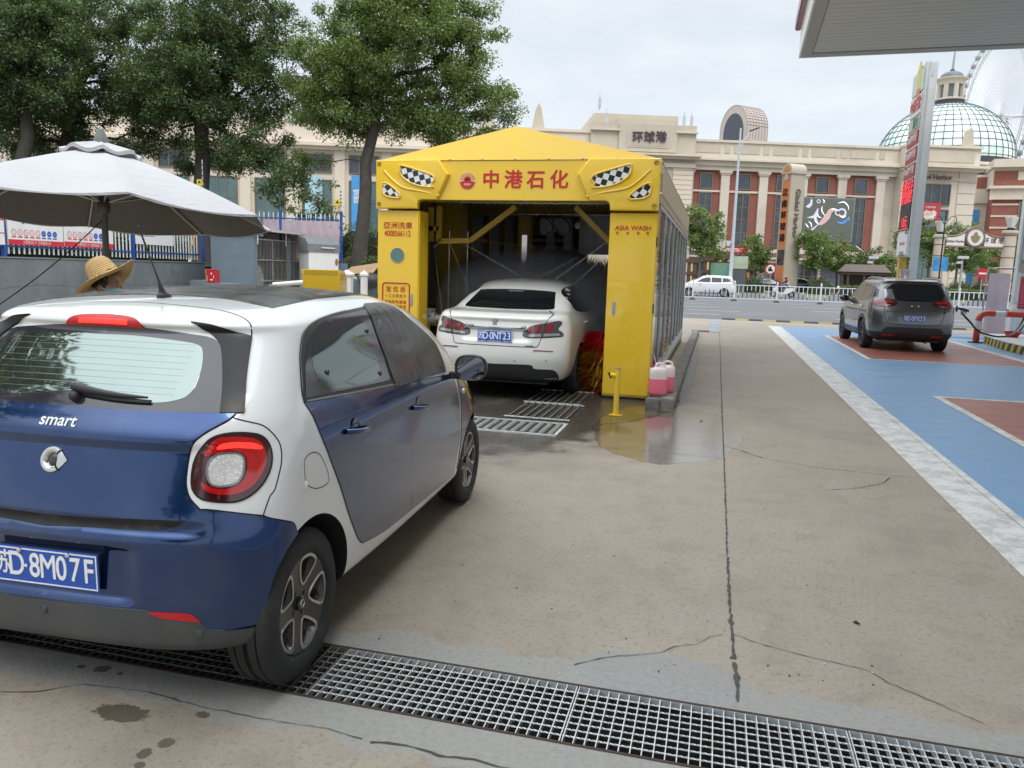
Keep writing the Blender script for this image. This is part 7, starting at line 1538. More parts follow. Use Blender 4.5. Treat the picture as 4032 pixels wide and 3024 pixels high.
bt('dense dark tree with a thick trunk behind the parasol',795,1060,36,1.32,[(800,1060,0),(795,900,0),(790,760,0),(800,640,0),(790,480,0),(780,300,0)],.34,[(800,330,0,330,260),(1080,330,0,190,230),(880,80,0,330,220),(620,420,0,180,170),(990,600,0,210,90),(1110,690,-2,110,110),(820,610,1,220,90)],520,250,LEAF_B,42,.135,(.35,.75))
bt('many-stemmed dark tree at the upper left above the parasol',300,1060,37,1.32,[(300,1060,0),(290,880,0),(280,720,0),(262,560,0),(300,380,0),(330,220,0)],.30,[(330,230,0,320,260),(130,430,0,220,190),(480,480,0,200,170),(330,20,0,360,160),(250,600,1,260,110)],400,240,LEAF_B,43,.135,(.35,.75))
bt('dark tree cut off by the left edge of the photo',30,1060,33,1.32,[(20,1060,0),(40,860,0),(70,700,0),(110,540,0),(90,380,0),(40,240,0)],.28,[(0,200,0,330,260),(-150,450,0,220,200),(170,360,0,160,200),(60,30,0,260,140)],330,220,LEAF_B,44,.135,(.35,.75))
for lab,px,py,d,zb,rx,h,lm,n in (('green bushy hedge right of the big tree trunk',1462,1040,38,1.3,1.3,2.3,LEAF_A,1800),('loose green bush behind the back fence post',1390,1030,39,1.3,1.1,2.4,LEAF_A,1800),('dark clipped shrub by the wash at the foot of the tree',1466,1075,31,1.25,.55,.75,LEAF_B,800),('small reddish shrub between the fence post and the tree',1378,1000,36,1.3,.45,.75,LEAF_R,500),('small shrub at the tree foot, left side',1372,1062,33,1.3,.5,.6,LEAF_D,500)):
 q=at(px,py,d);shrub(lab,(q.x,q.y,zb),rx,rx,h,n,.12,lm,int(px),'bushes behind the wash')
 # trees standing behind the photographer, mirrored in the paint and rear glass of the hatchback
for lab,x,y,seed in (('tall tree left of the photographer, mirrored in the rear window',-11.6,.2,51),('broad tree behind the photographer, mirrored in the blue bumper',3.5,-19,52),('tree farther back behind the photographer, mirrored in the tailgate',-4,-24,53)):
 tree(lab,(x,y,0),[(0,0,0),(.1,0,1.5),(0,.1,3),(.1,0,5)],.25,[(0,0,7.4,3.2,3.2,3.4),(1.5,.5,4.8,2.2,2.2,1.4),(-1.5,-.5,5.0,2.2,2.2,1.5)],150,130,.24,LEAF_B,seed,'trees behind the photographer')
hedge('dark hedge growing on the bank behind the blue and white pickets',-5.5,5.5,0,1.25,1.6,LEAF_B)
o=bpy.data.objects['clipped_hedge'];o.location=(-20.2,21,1.3);o.rotation_euler=(0,0,R(95))
# ------------------------------------------------------------------ across the road: mall, dome, wheel, signs, traffic
STONE=M('facade_stone',(.60,.53,.44),.75,var=.08,vs=.25,bump=.2,bs=8,streak=.22,stain=(.33,.28,.23,.35))
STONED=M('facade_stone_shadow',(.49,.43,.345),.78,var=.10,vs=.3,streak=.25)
CREAM=M('facade_cream',(.66,.57,.47),.75,var=.07,vs=.25,streak=.1)
def brick_mat():
 m=bpy.data.materials.new('facade_brick');m.use_nodes=True;t=NT(m.node_tree);v=t.obj();x,y,z=t.sep(v);b=t.n('ShaderNodeTexBrick')
 b.inputs['Scale'].default_value=2.4;b.inputs['Color1'].default_value=(.235,.070,.048,1);b.inputs['Color2'].default_value=(.30,.10,.07,1);b.inputs['Mortar'].default_value=(.20,.10,.08,1);b.inputs['Mortar Size'].default_value=.02
 t.set(b.inputs[0],t.comb(t.m('ADD',x,y),z,0));t.out(t.bsdf(col=t.mix(t.lin(t.noise(v,.5,4),.3,.7,0,.35),b.outputs[0],(.19,.06,.045)),rough=.8));return m
BRICK=brick_mat();WFR=M('window_bronze',(.20,.16,.115),.5,.3);WGL=M('facade_glass',(.035,.046,.060),.06,var=.85,vs=.35,rvar=.04,spec=.8)  # facade glass tone varied to paint in differing window reflections
LETB=M('sign_bronze',(.11,.05,.065),.5,.2,var=.2)
FA=R(18);FP=at(2900,1100,105);FP.z=0;fD=Vector((math.cos(FA),math.sin(FA),0));ffr=frame(FP,fD,(0,0,1));fN=ffr.to_3x3().col[2]
def fb(px,py,out=0.):
 r=ray(px,py);k=(FP+fN*out-CAM).dot(fN)/r.dot(fN);q=CAM+r*k;return (q-FP).dot(fD),q.z
def fx(mb,u0,u1,z0,z1,n0,n1):return mb.box(u0,u1,z0,z1,n0,n1,ffr)
def win(T,u,w,z0,z1,nx=1,nz=1,n=.0,m=None):
 f=MB();t_=.12
 fx(f,u-w/2-t_,u-w/2,z0-t_,z1+t_,n,n+.16);fx(f,u+w/2,u+w/2+t_,z0-t_,z1+t_,n,n+.16);fx(f,u-w/2,u+w/2,z1,z1+t_,n,n+.158);fx(f,u-w/2,u+w/2,z0-t_,z0,n,n+.158)
 for i in range(1,nx):x=u-w/2+w*i/nx;fx(f,x-.06,x+.06,z0,z1,n,n+.12)
 for i in range(1,nz):z=z0+(z1-z0)*i/nz;fx(f,u-w/2,u+w/2,z-.04,z+.04,n,n+.10)
 o=f.build('window_frame',WFR,T);p=MB();fx(p,u-w/2,u+w/2,z0,z1,n-.05,n+.05);p.build('window_pane',m or WGL,o)
T=thing('mall_building','long stone and red brick shopping mall with pilasters and a raised sign block','building',(0,0,0))
UR=20.8
b=MB();fx(b,-7.0,UR,0,17.2,-24,-.25);fx(b,-7.0,UR,17.2,19.2,-24,.35);b.build('wall',STONE,T)
b=MB();fx(b,-7,UR,15.55,16.1,-.25,.45);fx(b,-7,UR,16.1,16.7,-.25,.75);fx(b,-7,UR,16.7,16.95,-.25,1.25);fx(b,-7,UR,16.95,17.25,-.25,.9);b.build('cornice',STONE,T)
b=MB();fx(b,-7,UR,19.1,19.4,.2,.55);fx(b,-7,UR,5.0,5.5,-.2,.55);fx(b,-7,UR,4.2,4.4,-.2,.45);b.build('string_course',STONE,T)
b=MB()
for u in np.arange(-5.2,20,5.25):
 fx(b,u-1.7,u+1.7,17.75,18.75,.35,.42);fx(b,u+2.3,u+3.0,17.75,18.75,.35,.42)
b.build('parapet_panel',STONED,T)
PIL=[-7.55,-2.53,2.66,8.05,13.42,18.7]
for u in PIL:b=MB();fx(b,u-.58,u+.58,5.5,15.0,-.25,.32);fx(b,u-.72,u+.72,15.0,15.2,-.25,.42);fx(b,u-.85,u+.85,15.2,15.55,-.25,.52);b.build('pilaster',CREAM if False else STONE,T)
for i,u in enumerate(PIL[:-1]):
 c=(u+PIL[i+1])/2;b=MB();fx(b,u+.58,PIL[i+1]-.58,5.5,15.5,-.25,-.02);b.build('brick_panel',BRICK,T);b=MB();fx(b,u+.58,PIL[i+1]-.58,12.75,13.0,-.02,.12);b.build('band',STONE,T)
 win(T,c,1.55,13.25,15.1,n=-.02);win(T,c,1.55,5.9,12.6,2,4,n=-.02)
 # ground floor: coursed stone, shop windows
b=MB()
for z in np.arange(.3,4.1,.42):fx(b,-7,UR,z,z+.36,-.25,.12)
b.build('rusticated_base',STONE,T)
for u in (-4.9,4.2,9.6):win(T,u,2.6,.5,3.6,3,2,n=.13)
for u,c in ((.6,(.65,.68,.72)),(3.4,(.55,.56,.60))):b=MB();fx(b,u-1.2,u+1.2,1.0,3.2,.13,.18);b.build('shop_poster',M('poster_%d' % int(u*10),c,.5,var=.25,vs=1.5),T)
b=MB();fx(b,11.5,19.5,.4,4.0,.13,.2);b.build('shopfront',M('shopfront_mural',(.10,.11,.13),.2,var=.8,vs=.7),T);b=MB();fx(b,9.5,20,4.0,4.35,.2,1.4);b.build('shop_awning',M('awning_grey',(.28,.29,.29),.6),T)
b=MB()
for u in (10.8,13.2,16.0,18.2):b.tube([ffr@Vector((u,6.3,.35)),ffr@Vector((u+2.2,4.3,1.5))],.07,6)
b.build('awning_stay',M('stay_grey',(.5,.5,.5),.4,.5),T)
# raised sign block
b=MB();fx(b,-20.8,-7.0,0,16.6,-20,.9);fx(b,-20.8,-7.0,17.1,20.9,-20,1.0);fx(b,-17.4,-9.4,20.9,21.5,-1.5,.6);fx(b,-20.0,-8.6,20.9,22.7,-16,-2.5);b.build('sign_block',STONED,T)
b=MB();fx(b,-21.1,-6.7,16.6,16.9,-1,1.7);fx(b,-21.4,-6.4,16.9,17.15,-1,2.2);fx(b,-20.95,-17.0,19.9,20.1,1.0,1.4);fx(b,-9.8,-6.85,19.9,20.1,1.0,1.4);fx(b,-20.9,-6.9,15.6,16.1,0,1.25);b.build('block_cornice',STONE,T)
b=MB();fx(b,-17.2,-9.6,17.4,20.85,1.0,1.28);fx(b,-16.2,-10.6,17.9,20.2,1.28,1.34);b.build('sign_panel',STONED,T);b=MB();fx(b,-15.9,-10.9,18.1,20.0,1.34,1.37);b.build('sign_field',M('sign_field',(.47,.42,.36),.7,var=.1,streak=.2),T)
for ch,px in zip('环球港',(2511,2557,2603)):u,z=fb(px,540,1.4);text('roof_lettering',ch,1.02,LETB,ffr@Matrix.Translation((u,z-.05,1.42)),T,.16,.03)
b=MB()
for z in np.arange(6,15.4,.62):fx(b,-9.8,-7.2,z,z+.56,.9,1.02)
b.build('quoins',CREAM,T);b=MB();fx(b,-12.0,-10.4,6,15,.9,1.2);b.build('downpipe_recess',STONED,T)
b=MB();rnd=random.Random(4)
for u,z in ((-19.6,22.7),(-8.3,20.9),(-7.3,20.9),(-18.6,20.9)):fx(b,u-.04,u+.04,z,z+2.0,-.8,-.7);fx(b,u-.18,u+.18,z+.3,z+1.5,-.72,-.55)
b.build('roof_antennas',M('antenna_pale',(.45,.46,.47),.5),T)
# left wing behind the trees
b=MB();fx(b,-110,-20.8,0,16.2,-24,-.25);fx(b,-110,-20.8,17.0,19.8,-24,.3);b.build('left_wing_wall',CREAM,T)
b=MB();fx(b,-110,-20.8,16.2,16.6,-.3,.7);fx(b,-110,-20.8,16.6,17.0,-.3,1.2);fx(b,-110,-20.8,19.6,19.95,.1,.5);b.build('left_wing_cornice',CREAM,T)
for k in range(13):
 u=-98+6.0*k
 win(T,u,3.6,13.5,15.6,3,1,n=-.24);win(T,u,3.6,2.2,12.4,3,4,n=-.24,m=M('glass_teal',(.08,.14,.15),.08,var=.3,vs=.4,spec=.7));b=MB();fx(b,u+2.3,u+3.6,1,16.2,-.25,.1);b.build('pilaster',CREAM,T)
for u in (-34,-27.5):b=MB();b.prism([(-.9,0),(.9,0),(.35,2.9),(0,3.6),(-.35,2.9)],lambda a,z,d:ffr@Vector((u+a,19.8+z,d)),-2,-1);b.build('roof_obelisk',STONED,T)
# right end: projecting entrance block with Global Harbor lettering
b=MB();fx(b,UR,31.0,0,16.3,-24,1.5);fx(b,UR,31.0,17.0,19.5,-24,1.9);b.build('entrance_block',STONE,T);b=MB();fx(b,UR-.2,31.3,16.3,16.65,-20,2.5);fx(b,UR-.4,31.6,16.65,17.0,-20,3.2);fx(b,UR-.1,31.1,19.3,19.6,-2,2.2);fx(b,UR,31.0,15.2,15.4,1.5,1.75);b.build('block_cornice',STONE,T)
b=MB();fx(b,22.6,30.2,17.5,19.0,1.9,2.0);b.build('sign_field',STONED,T);u,z=fb(3684,694,2.1);text('roof_lettering','Global Harbor',.62,LETB,ffr@Matrix.Translation((u-.3,z-.1,2.05)),T,.12,.02)
b=MB()
for z in np.arange(1,15.2,1.4):fx(b,UR,UR+1.6,z,z+1.3,1.5,1.62);fx(b,28.6,31.0,z,z+1.3,1.5,1.62)
b.build('quoins',STONE,T);win(T,25.6,3.8,12.0,14.6,3,1,n=1.5);win(T,25.6,3.8,1.5,11.3,3,3,n=1.5,m=M('glass_teal',(.08,.14,.15),.08));b=MB();b.prism([(-.6,0),(.6,0),(.3,2.2),(0,2.6),(-.3,2.2)],lambda a,z,d:ffr@Vector((29.8+a,19.6+z,d)),.2,1.2);b.build('roof_obelisk',STONED,T)
def hang(lab,u0,u1,z0,z1,n,mat,name='banner',cat='banner'):
 T_=thing(name,lab,cat,(0,0,0));b=MB();fx(b,u0,u1,z0,z1,n,n+.06);b.build('sheet',mat,T_);return T_
(u0,z1),(u1,z0)=fb(3626,797,1.7),fb(3694,905,1.7);H_=hang('red festive banner with a lion-dance style head on the entrance block',u0,u1,z0-1,z1,1.66,M('banner_red',(.42,.035,.045),.6));cu=(u0+u1)/2
for nm,col,P in (('banner_motif',(.62,.55,.48),[(-.8,-.4),(-.9,.3),(-.55,.6),(-.2,.45),(.2,.45),(.55,.6),(.9,.3),(.8,-.4),(.4,-.9),(-.4,-.9)]),('banner_motif',(.06,.22,.36),[(-.6,-.6),(.6,-.6),(.7,-1.2),(.35,-1.7),(-.35,-1.7),(-.7,-1.2)])):
 b=MB();b.prism(P,lambda a,z,d:ffr@Vector((cu+a,(z0+z1)/2+.2+z,d)),1.725,1.74);b.build(nm,M('motif_%d' % int(col[0]*100),col,.6,var=.5,vs=2),H_)
text('banner_lettering','江南环球港',.20,M('letter_white',(.75,.76,.76),.2),ffr@Matrix.Translation((cu,z1-.6,1.73)),H_,.01,.01)
(u0,z1),(u1,z0)=fb(1200,690,.05),fb(1270,860,.05);BP=M('banner_pale',(.34,.52,.58),.6,var=.45,vs=.6);hang('pale blue picture banner on the mall wall, left of the big tree trunk',u0,u1,z0-2.5,z1,.05,BP)
(u0,z1),(u1,z0)=fb(1384,690,.05),fb(1455,860,.05);H_=hang('bright blue banner with white characters partly behind the big tree trunk',u0,u1,z0-2.5,z1,.05,M('banner_blue',(.06,.27,.58),.6,var=.2,vs=.5));LW_=M('letter_white',(.75,.76,.76),.2)
for ch,py in (('常',762),('首',789)):u,z=fb(1404,py,.12);text('banner_lettering',ch,.70,LW_,ffr@Matrix.Translation((u,z,.115)),H_,.01,.03)
# video wall
S_=thing('video_wall','big dark video wall showing silvery robot parts on the brick facade','video wall',(0,0,0));(u0,z1),(u1,z0)=fb(3160,778,.7),fb(3350,948,.7);u0-=1.0
b=MB();fx(b,u0-.15,u1+.15,z0-.15,z1+.15,.35,.68);b.build('casing',M('casing_grey',(.22,.23,.22),.5),S_);SCR=M('screen_dark',(.02,.022,.02),.35,em=(.075,.085,.072),est=1.);b=MB();fx(b,u0,u1,z0,z1,.68,.70);sc_=b.build('screen',SCR,S_)
def sp_(px,py):u,z=fb(px,py,.72);return Vector((u,z,.71))
q=lambda x,y:(3100+x/2.506,620+y/2.506)
SL=M('screen_silver',(.2,.2,.22),.4,em=(.42,.40,.52),est=1.);SW=M('screen_white',(.5,.5,.5),.4,em=(.85,.85,.9),est=1.);SBL=M('screen_blue',(.02,.1,.3),.4,em=(.04,.22,.62),est=1.);SP_=M('screen_copper',(.2,.1,.1),.4,em=(.40,.28,.27),est=1.)
def shape(name,mat,pts,dz=0):b=MB();b.add([ffr@(sp_(*q(*p))+Vector((0,0,dz))) for p in pts],[tuple(range(len(pts)))]);b.build(name,mat,sc_)
shape('screen_shape',SL,[(180,485),(215,500),(245,470),(250,420),(235,405),(225,450)]);shape('screen_shape',SL,[(190,595),(260,570),(300,500),(310,505),(290,600),(310,660),(250,720),(220,720),(300,660),(270,600)]);shape('screen_shape',SP_,[(300,660),(380,560),(410,510),(460,500),(490,520),(440,540),(420,600),(370,650),(330,670)],.002)
for cx,cy,r_ in ((500,545,30),(540,545,45),(310,432,20)):shape('screen_shape',SL,[(cx+r_*math.cos(a),cy+r_*math.sin(a)) for a in np.linspace(0,6.283,19)[:-1]],.004);shape('screen_shape',SCR,[(cx+r_*.6*math.cos(a),cy+r_*.6*math.sin(a)) for a in np.linspace(0,6.283,19)[:-1]],.006)
def stroke(mat,pts,w,name='screen_stroke'):
 P=crom([(*p,0) for p in pts],False,8);b=MB();rows=[]
 for i,p in enumerate(P):d=(P[min(i+1,len(P)-1)]-P[max(i-1,0)]).normalized();n=Vector((-d.y,d.x,0))*w*math.sin(math.pi*(.08+.9*i/len(P)));rows.append([ffr@(sp_(*q(p.x+n.x*s,p.y+n.y*s))+Vector((0,0,.008))) for s in (-1,1)])
 b.grid(rows);b.build(name,mat,sc_)
stroke(SBL,[(487,628),(520,645),(560,640),(600,600)],9);shape('screen_shape',SBL,[(608,580),(590,607),(616,630)],.008)
for P in ([(345,480),(340,520),(360,560),(375,570)],[(300,545),(305,580),(335,595)],[(270,590),(280,630),(310,660)],[(500,450),(560,440),(600,480),(605,520)],[(430,508),(470,510),(500,520)],[(180,650),(200,680),(210,690)],[(210,630),(235,655),(240,690)],[(350,410),(365,430),(360,450)],[(520,580),(550,592),(580,575)]):stroke(SW,P,5)
u,z=fb(*q(133,768),.72);text('screen_lettering','4:1',.52,SW,ffr@Matrix.Translation((u,z,.72)),sc_,.01,.02)
# recessed brick wing to the right
q0=at(3800,1100,122);wf=frame((q0.x,q0.y,0),(math.cos(R(-8)),math.sin(R(-8)),0),(0,0,1));T=thing('brick_wing','red brick wing with pale stone stripes at the right, below the glass dome','building',(0,0,0))
def wx(mb,*a):return mb.box(*a,wf)
b=MB();wx(b,2.5,30,0,17.5,-15,0);b.build('wall',BRICK,T);b=MB()
for z in np.arange(1.5,14.6,1.75):wx(b,2.45,6.0,z,z+.28,-.1,.10);wx(b,8.2,30,z,z+.28,-.1,.10)
wx(b,2.0,30,14.6,16.2,-.2,.5);wx(b,1.7,30,16.2,16.6,-.2,1.0);wx(b,2.0,30,19.4,20.6,-15,.7);wx(b,2.2,30,16.6,19.4,-15,-.4)
b.build('stone_bands',STONE,T);b=MB();wx(b,2.4,30,17.1,18.9,-.4,-.2);b.build('brick_frieze',BRICK,T);b=MB()
for u in (5.5,8.0,10.5,13):wx(b,u,u+1.5,17.2,18.8,-.2,-.1)
b.build('frieze_panel',STONE,T);b=MB();wx(b,6.0,8.2,1.5,14.3,0,.15);o=b.build('window_frame',WFR,T);b=MB();wx(b,6.25,7.95,2,9.2,.15,.2);wx(b,6.25,7.95,9.6,14,.15,.2);b.build('window_pane',WGL,o)
b=MB();wx(b,-6.0,2.5,0,14.5,-8,-5);wx(b,-6.3,2.7,14.5,16.3,-8,-4.6);wx(b,-6,2.5,16.3,19,-8,-5.2);b.build('link_wall',STONE,T);b=MB();wx(b,-4.5,-.8,3,14,-5,-4.9);b.build('link_glass',M('mauve_glass',(.15,.13,.17),.1,var=.5,vs=.3),T);b=MB();wx(b,.2,1.6,1.5,13.5,-5,-4.9);b.build('link_window',M('banner_blue',(.06,.27,.58),.6),T)  # link glass is purple-grey with a mottled tone
b=MB()
for u in (-4.8,-2.0,.8):wx(b,u,u+1.6,16.9,18.6,-5.2,-5.1)
b.build('brick_frieze',BRICK,T)
# glass dome
DC=at(3712,640,136);DR=246*136/F_PX;dz0=DC.z-.3;T=thing('glass_dome','large pale green glass dome with a small stone lantern and spire on top','dome',(DC.x,DC.y,0));DH=DR*.93
def dp(a,e,k=1.):return Vector((DR*k*math.cos(a)*math.cos(e),DR*k*math.sin(a)*math.cos(e),dz0+DH*k*math.sin(e)))
DG=bpy.data.materials.new('dome_glass');DG.use_nodes=True;t=NT(DG.node_tree);v=t.obj();vo=t.n('ShaderNodeTexVoronoi');vo.inputs['Scale'].default_value=.45;t.set(vo.inputs[0],v)
t.out(t.bsdf(col=t.mix(t.lin(t.noise(v,.35,3),.35,.65,0,1),(.52,.66,.60),(.70,.80,.75)),rough=.2,spec=.6))
b=MB();b.grid([[dp(a,e) for a in np.linspace(0,6.28318,49)[:-1]] for e in np.linspace(0,R(74),12)],wv=True);b.build('glazing',DG,T,smooth=60)
b=MB();RB=M('dome_rib',(.10,.11,.13),.4,.4)
for a in np.linspace(0,6.28318,49)[:-1]:b.tube([dp(a,e,1.004) for e in np.linspace(0,R(72),14)],.055,4)
for e in np.linspace(R(2),R(70),11):b.tube([dp(a,e,1.004) for a in np.linspace(0,6.28318,49)[:-1]],.05,4,closed=True)
b.build('ribs',RB,T);b=MB();b.lathe([(DR*1.0,dz0-1.0),(DR*1.0,dz0)],48);b.build('drum_band',M('drum_dark',(.04,.045,.055),.4),T,smooth=40)
b=MB();b.lathe([(DR*.86,12),(DR*.86,dz0-2.6),(DR*1.02,dz0-2.2),(DR*1.09,dz0-1.6),(DR*1.09,dz0-1.25),(DR*1.0,dz0-1.0)],48);b.build('drum',STONE,T,smooth=30)
lt=thing('lantern',None,None,parent=T);zt=dz0+DH*.955;lt.scale=(.9,.9,.66);lt.location.z=zt*.34
b=MB();b.lathe([(3.0,zt-.4),(3.0,zt+.6),(2.6,zt+.8),(2.6,zt+1.3)],32);b.build('lantern_base',M('drum_dark',(.04,.045,.055),.4),lt,smooth=30);b=MB();b.lathe([(2.75,zt+1.3),(2.75,zt+1.7),(2.35,zt+1.9)],32);b.lathe([(2.35,zt+5.2),(2.45,zt+6.2),(2.9,zt+6.6),(2.9,zt+6.9),(2.4,zt+7.0)],32)
for k in range(8):a=k*math.pi/4+.2;b.box(-.38,.38,-.3,.3,zt+1.8,zt+5.3,Matrix.Rotation(a,4,'Z')@Matrix.Translation((0,2.1,0)))
b.build('lantern_stone',STONED,lt,smooth=25);b=MB();b.lathe([(1.95,zt+1.8),(1.95,zt+5.3)],24);b.build('lantern_glass',M('glass_teal',(.08,.14,.15),.08),lt);b=MB();b.lathe([(2.1*math.cos(e)+.002,zt+7.0+1.9*math.sin(e)) for e in np.linspace(0,1.5,9)],24);b.lathe([(.35,zt+8.8),(.45,zt+9.2),(.1,zt+9.6)],10);b.build('lantern_roof',M('lead_grey',(.11,.125,.15),.5,.2),lt,smooth=40);b=MB();b.tube([(0,0,zt+9.4),(.1,0,zt+14.2)],[.22,.13],8);b.build('spire',M('spire_grey',(.30,.28,.30),.5),lt)
# vaulted tower
V0=at(2925,560,230);T=thing('vaulted_tower','distant tower topped by a barrel-vaulted roof and an arched dark window','tower',(V0.x,V0.y,0),YAW+R(28));k=230/F_PX
TS=M('tower_stone',(.46,.40,.35),.7,var=.1,vs=.1);vr,vl=5.6,8.0;zb=V0.z-3.2;h0=zb+4.2
b=MB();b.box(-vl/2-.3,vl/2+3.6,-vr-.2,vr+.2,0,zb+2.5);b.box(-vl/2-.3,vl/2+3.8,-vr-.6,vr+.6,zb+2.5,zb+3.0);b.build('tower_body',TS,T);b=MB()
for i in range(9):x=-vl/2+.6+i*1.25;b.box(x,x+.5,-vr-.3,-vr-.15,zb-3.5,zb+1.6)
b.build('tower_windows',M('tower_glass',(.06,.07,.09),.2),T);arc=[(-vr,zb+3.0)]+[(-vr*math.cos(a),h0+2+vr*1.25*math.sin(a)) for a in np.linspace(0,math.pi,25)]+[(vr,zb+3.0)]
b=MB();b.prism(arc,lambda y,z,d:(d,y,z),-vl/2,vl/2);b.build('vault',TS,T,smooth=30);b=MB()
for x in np.linspace(-vl/2,vl/2,8):b.tube([(x,y*1.004,z+.03) for y,z in arc],.10,4,cap=False)
for i in range(2,24,1):b.bar((-vl/2,arc[i][0]*1.005,arc[i][1]),(vl/2,arc[i][0]*1.005,arc[i][1]),.14)
b.build('vault_ribs',M('tower_rib',(.27,.21,.22),.6),T);b=MB();b.prism([(y*.72,zb+3+(z-zb-3)*.78) for y,z in arc],lambda y,z,d:(d,y,z),-vl/2-.12,-vl/2-.02);b.build('arched_window',M('tower_glass',(.06,.07,.09),.2),T)
# ferris wheel
FC=at(3901,460,430);T=thing('ferris_wheel','tall pale white ferris wheel partly hidden behind the dome','ferris wheel',FC);ph=R(97);hx_=Vector((math.cos(ph),math.sin(ph),0));ax_=Vector((math.sin(ph),-math.cos(ph),0));WR=43.
FM=M('wheel_white',(.46,.45,.47),.5,var=.05);wp_=lambda a,r,o=0:hx_*(r*math.cos(a))+Vector((0,0,r*math.sin(a)))+ax_*o
b=MB()
for o,r_ in ((-2,WR),(2,WR),(-1.5,WR-3.0),(1.5,WR-3.0)):b.tube([wp_(a,r_,o) for a in np.linspace(0,6.28318,97)[:-1]],.22,5,closed=True)
for i in range(96):a,a2=6.28318*i/96,6.28318*(i+1)/96;b.bar(wp_(a,WR,-2),wp_(a,WR-3,-1.5),.16);b.bar(wp_(a,WR,2),wp_(a,WR-3,1.5),.16);b.bar(wp_(a,WR,-2),wp_(a,WR,2),.14);b.bar(wp_(a,WR-3,1.5),wp_(a2,WR,2),.10)
b.build('rim',FM,T);b=MB()
for i in range(96):
 a=6.28318*i/96
 for o in (-5,5):b.bar(wp_(a+.25*(1 if i % 2 else -1),2.0,o),wp_(a,WR-3,o*.3),.13)
b.build('spokes',M('spoke_pale',(.80,.80,.82),.5),T);b=MB();b.cyl(ax_*-9,ax_*9,1.5,n=20);b.cyl(ax_*-6,ax_*-5,3.0,n=24);b.cyl(ax_*5,ax_*6,3.0,n=24);b.build('hub',FM,T,smooth=40);b=MB()
for o in (-9,9):
 for s in (-1,1):b.tube([ax_*o,ax_*(o*1.6)+hx_*(s*22)+Vector((0,0,-FC.z+16))],[1.1,1.5],10)
b.tube([ax_*9,ax_*60+Vector((0,0,3))],.9,8);b.build('support_legs',FM,T,smooth=40)
GC=M('capsule_glass',(.22,.25,.24),.2,var=.5,vs=.3)
for i in range(48):a=6.28318*(i+.5)/48;b=MB();b.sphere(wp_(a,WR+2.2),1.55,12,8);b.build('capsule',GC,T,smooth=60)
# ---- roadside
RW=M('rail_white',(.64,.66,.70),.4,var=.05);RBL=M('rail_blue',(.012,.03,.16),.4)
T=thing('road_railing','white and navy municipal railing on dark feet down the middle of the road','railing',(0,57.0,-.02));xs=np.arange(-33.2,33,2.84)+.3
for x in xs:
 b=MB();b.box(x-.05,x+.05,-.05,.05,.06,1.28);b.box(x-.065,x+.065,-.065,.065,1.28,1.32);b.sphere((x,0,1.36),.055,10,6);p_=b.build('post',RW,T);b=MB();b.lathe([(.22,0),(.21,.05),(.10,.13),(.07,.16)],14,Matrix.Translation((x,0,0)));b.build('foot',M('foot_rubber',(.05,.045,.04),.8),p_,smooth=40)
for x in xs[:-1]:
 b=MB();b.box(x+.05,x+2.79,-.025,.025,1.10,1.16);b.box(x+.05,x+2.79,-.025,.025,.17,.23);n=9
 pts=[x+2.84*(i+1)/(n+1) for i in range(n)];k=[.42,.60,.72,.78,.72,.60,.42,.30,.25]
 for xx,h in zip(pts,k):b.box(xx-.022,xx+.022,-.02,.02,h,1.10)
 p_=b.build('panel',RW,T);b=MB()
 for xx,h in zip(pts,k):b.box(xx-.026,xx+.026,-.024,.024,.23,h)
 b.build('navy_sleeves',RBL,p_)
def zg(px,py,d):q=at(px,py,d);return Vector((q.x,q.y,0))
WHT=paint('paint_van_white',(.72,.73,.72),0.,.35);BLK=paint('paint_black',(.010,.010,.012),.3,.3)
SUVW=[(2.1,1.10),(2.1,1.10),(1.6,1.42),(1.0,1.50),(-.2,1.45),(-.55,1.36),(-.55,1.36),(-.65,1.20),(-.65,1.20),(.5,1.11)]
far_car('van_car','white people carrier driving left behind the road railing',SUV_RINGS,WHT,(.55,68,-.02),R(90),1.08,2.62,.335,SUVW,1.06,0)
far_car('parked_car','dark car parked behind the round shrub, half hidden by the monument sign',SEDAN_RINGS,BLK,(7.6,92,.1),R(-90),1.12,2.73,.315,[(1.9,1.06),(1.9,1.06),(1.2,1.33),(.5,1.38),(-.0,1.28),(-.0,1.28),(.2,1.08),(.2,1.08)],.9,0,'cars parked in front of the mall')
far_car('parked_car','dark car parked by the pavilion, seen just above the grey SUV roof',SUV_RINGS,BLK,(22.5,93,.1),R(70),1.06,2.62,.335,SUVW,1.06,0,'cars parked in front of the mall')
far_car('parked_car','white car parked beside the mural shopfront, behind the tall monument sign',SEDAN_RINGS,WHT,(16.8,99,.1),R(80),1.0,2.73,.315,[(1.9,1.06),(1.9,1.06),(1.2,1.33),(.5,1.38),(-.0,1.28),(-.0,1.28),(.2,1.08),(.2,1.08)],.9,0,'cars parked in front of the mall')
far_car('parked_car','black car parked behind the kiosk post, half hidden by the white people carrier',SEDAN_RINGS,BLK,(4.2,90,.1),R(-90),1.05,2.73,.315,[(1.9,1.06),(1.9,1.06),(1.2,1.33),(.5,1.38),(-.0,1.28),(-.0,1.28),(.2,1.08),(.2,1.08)],.9,0,'cars parked in front of the mall')
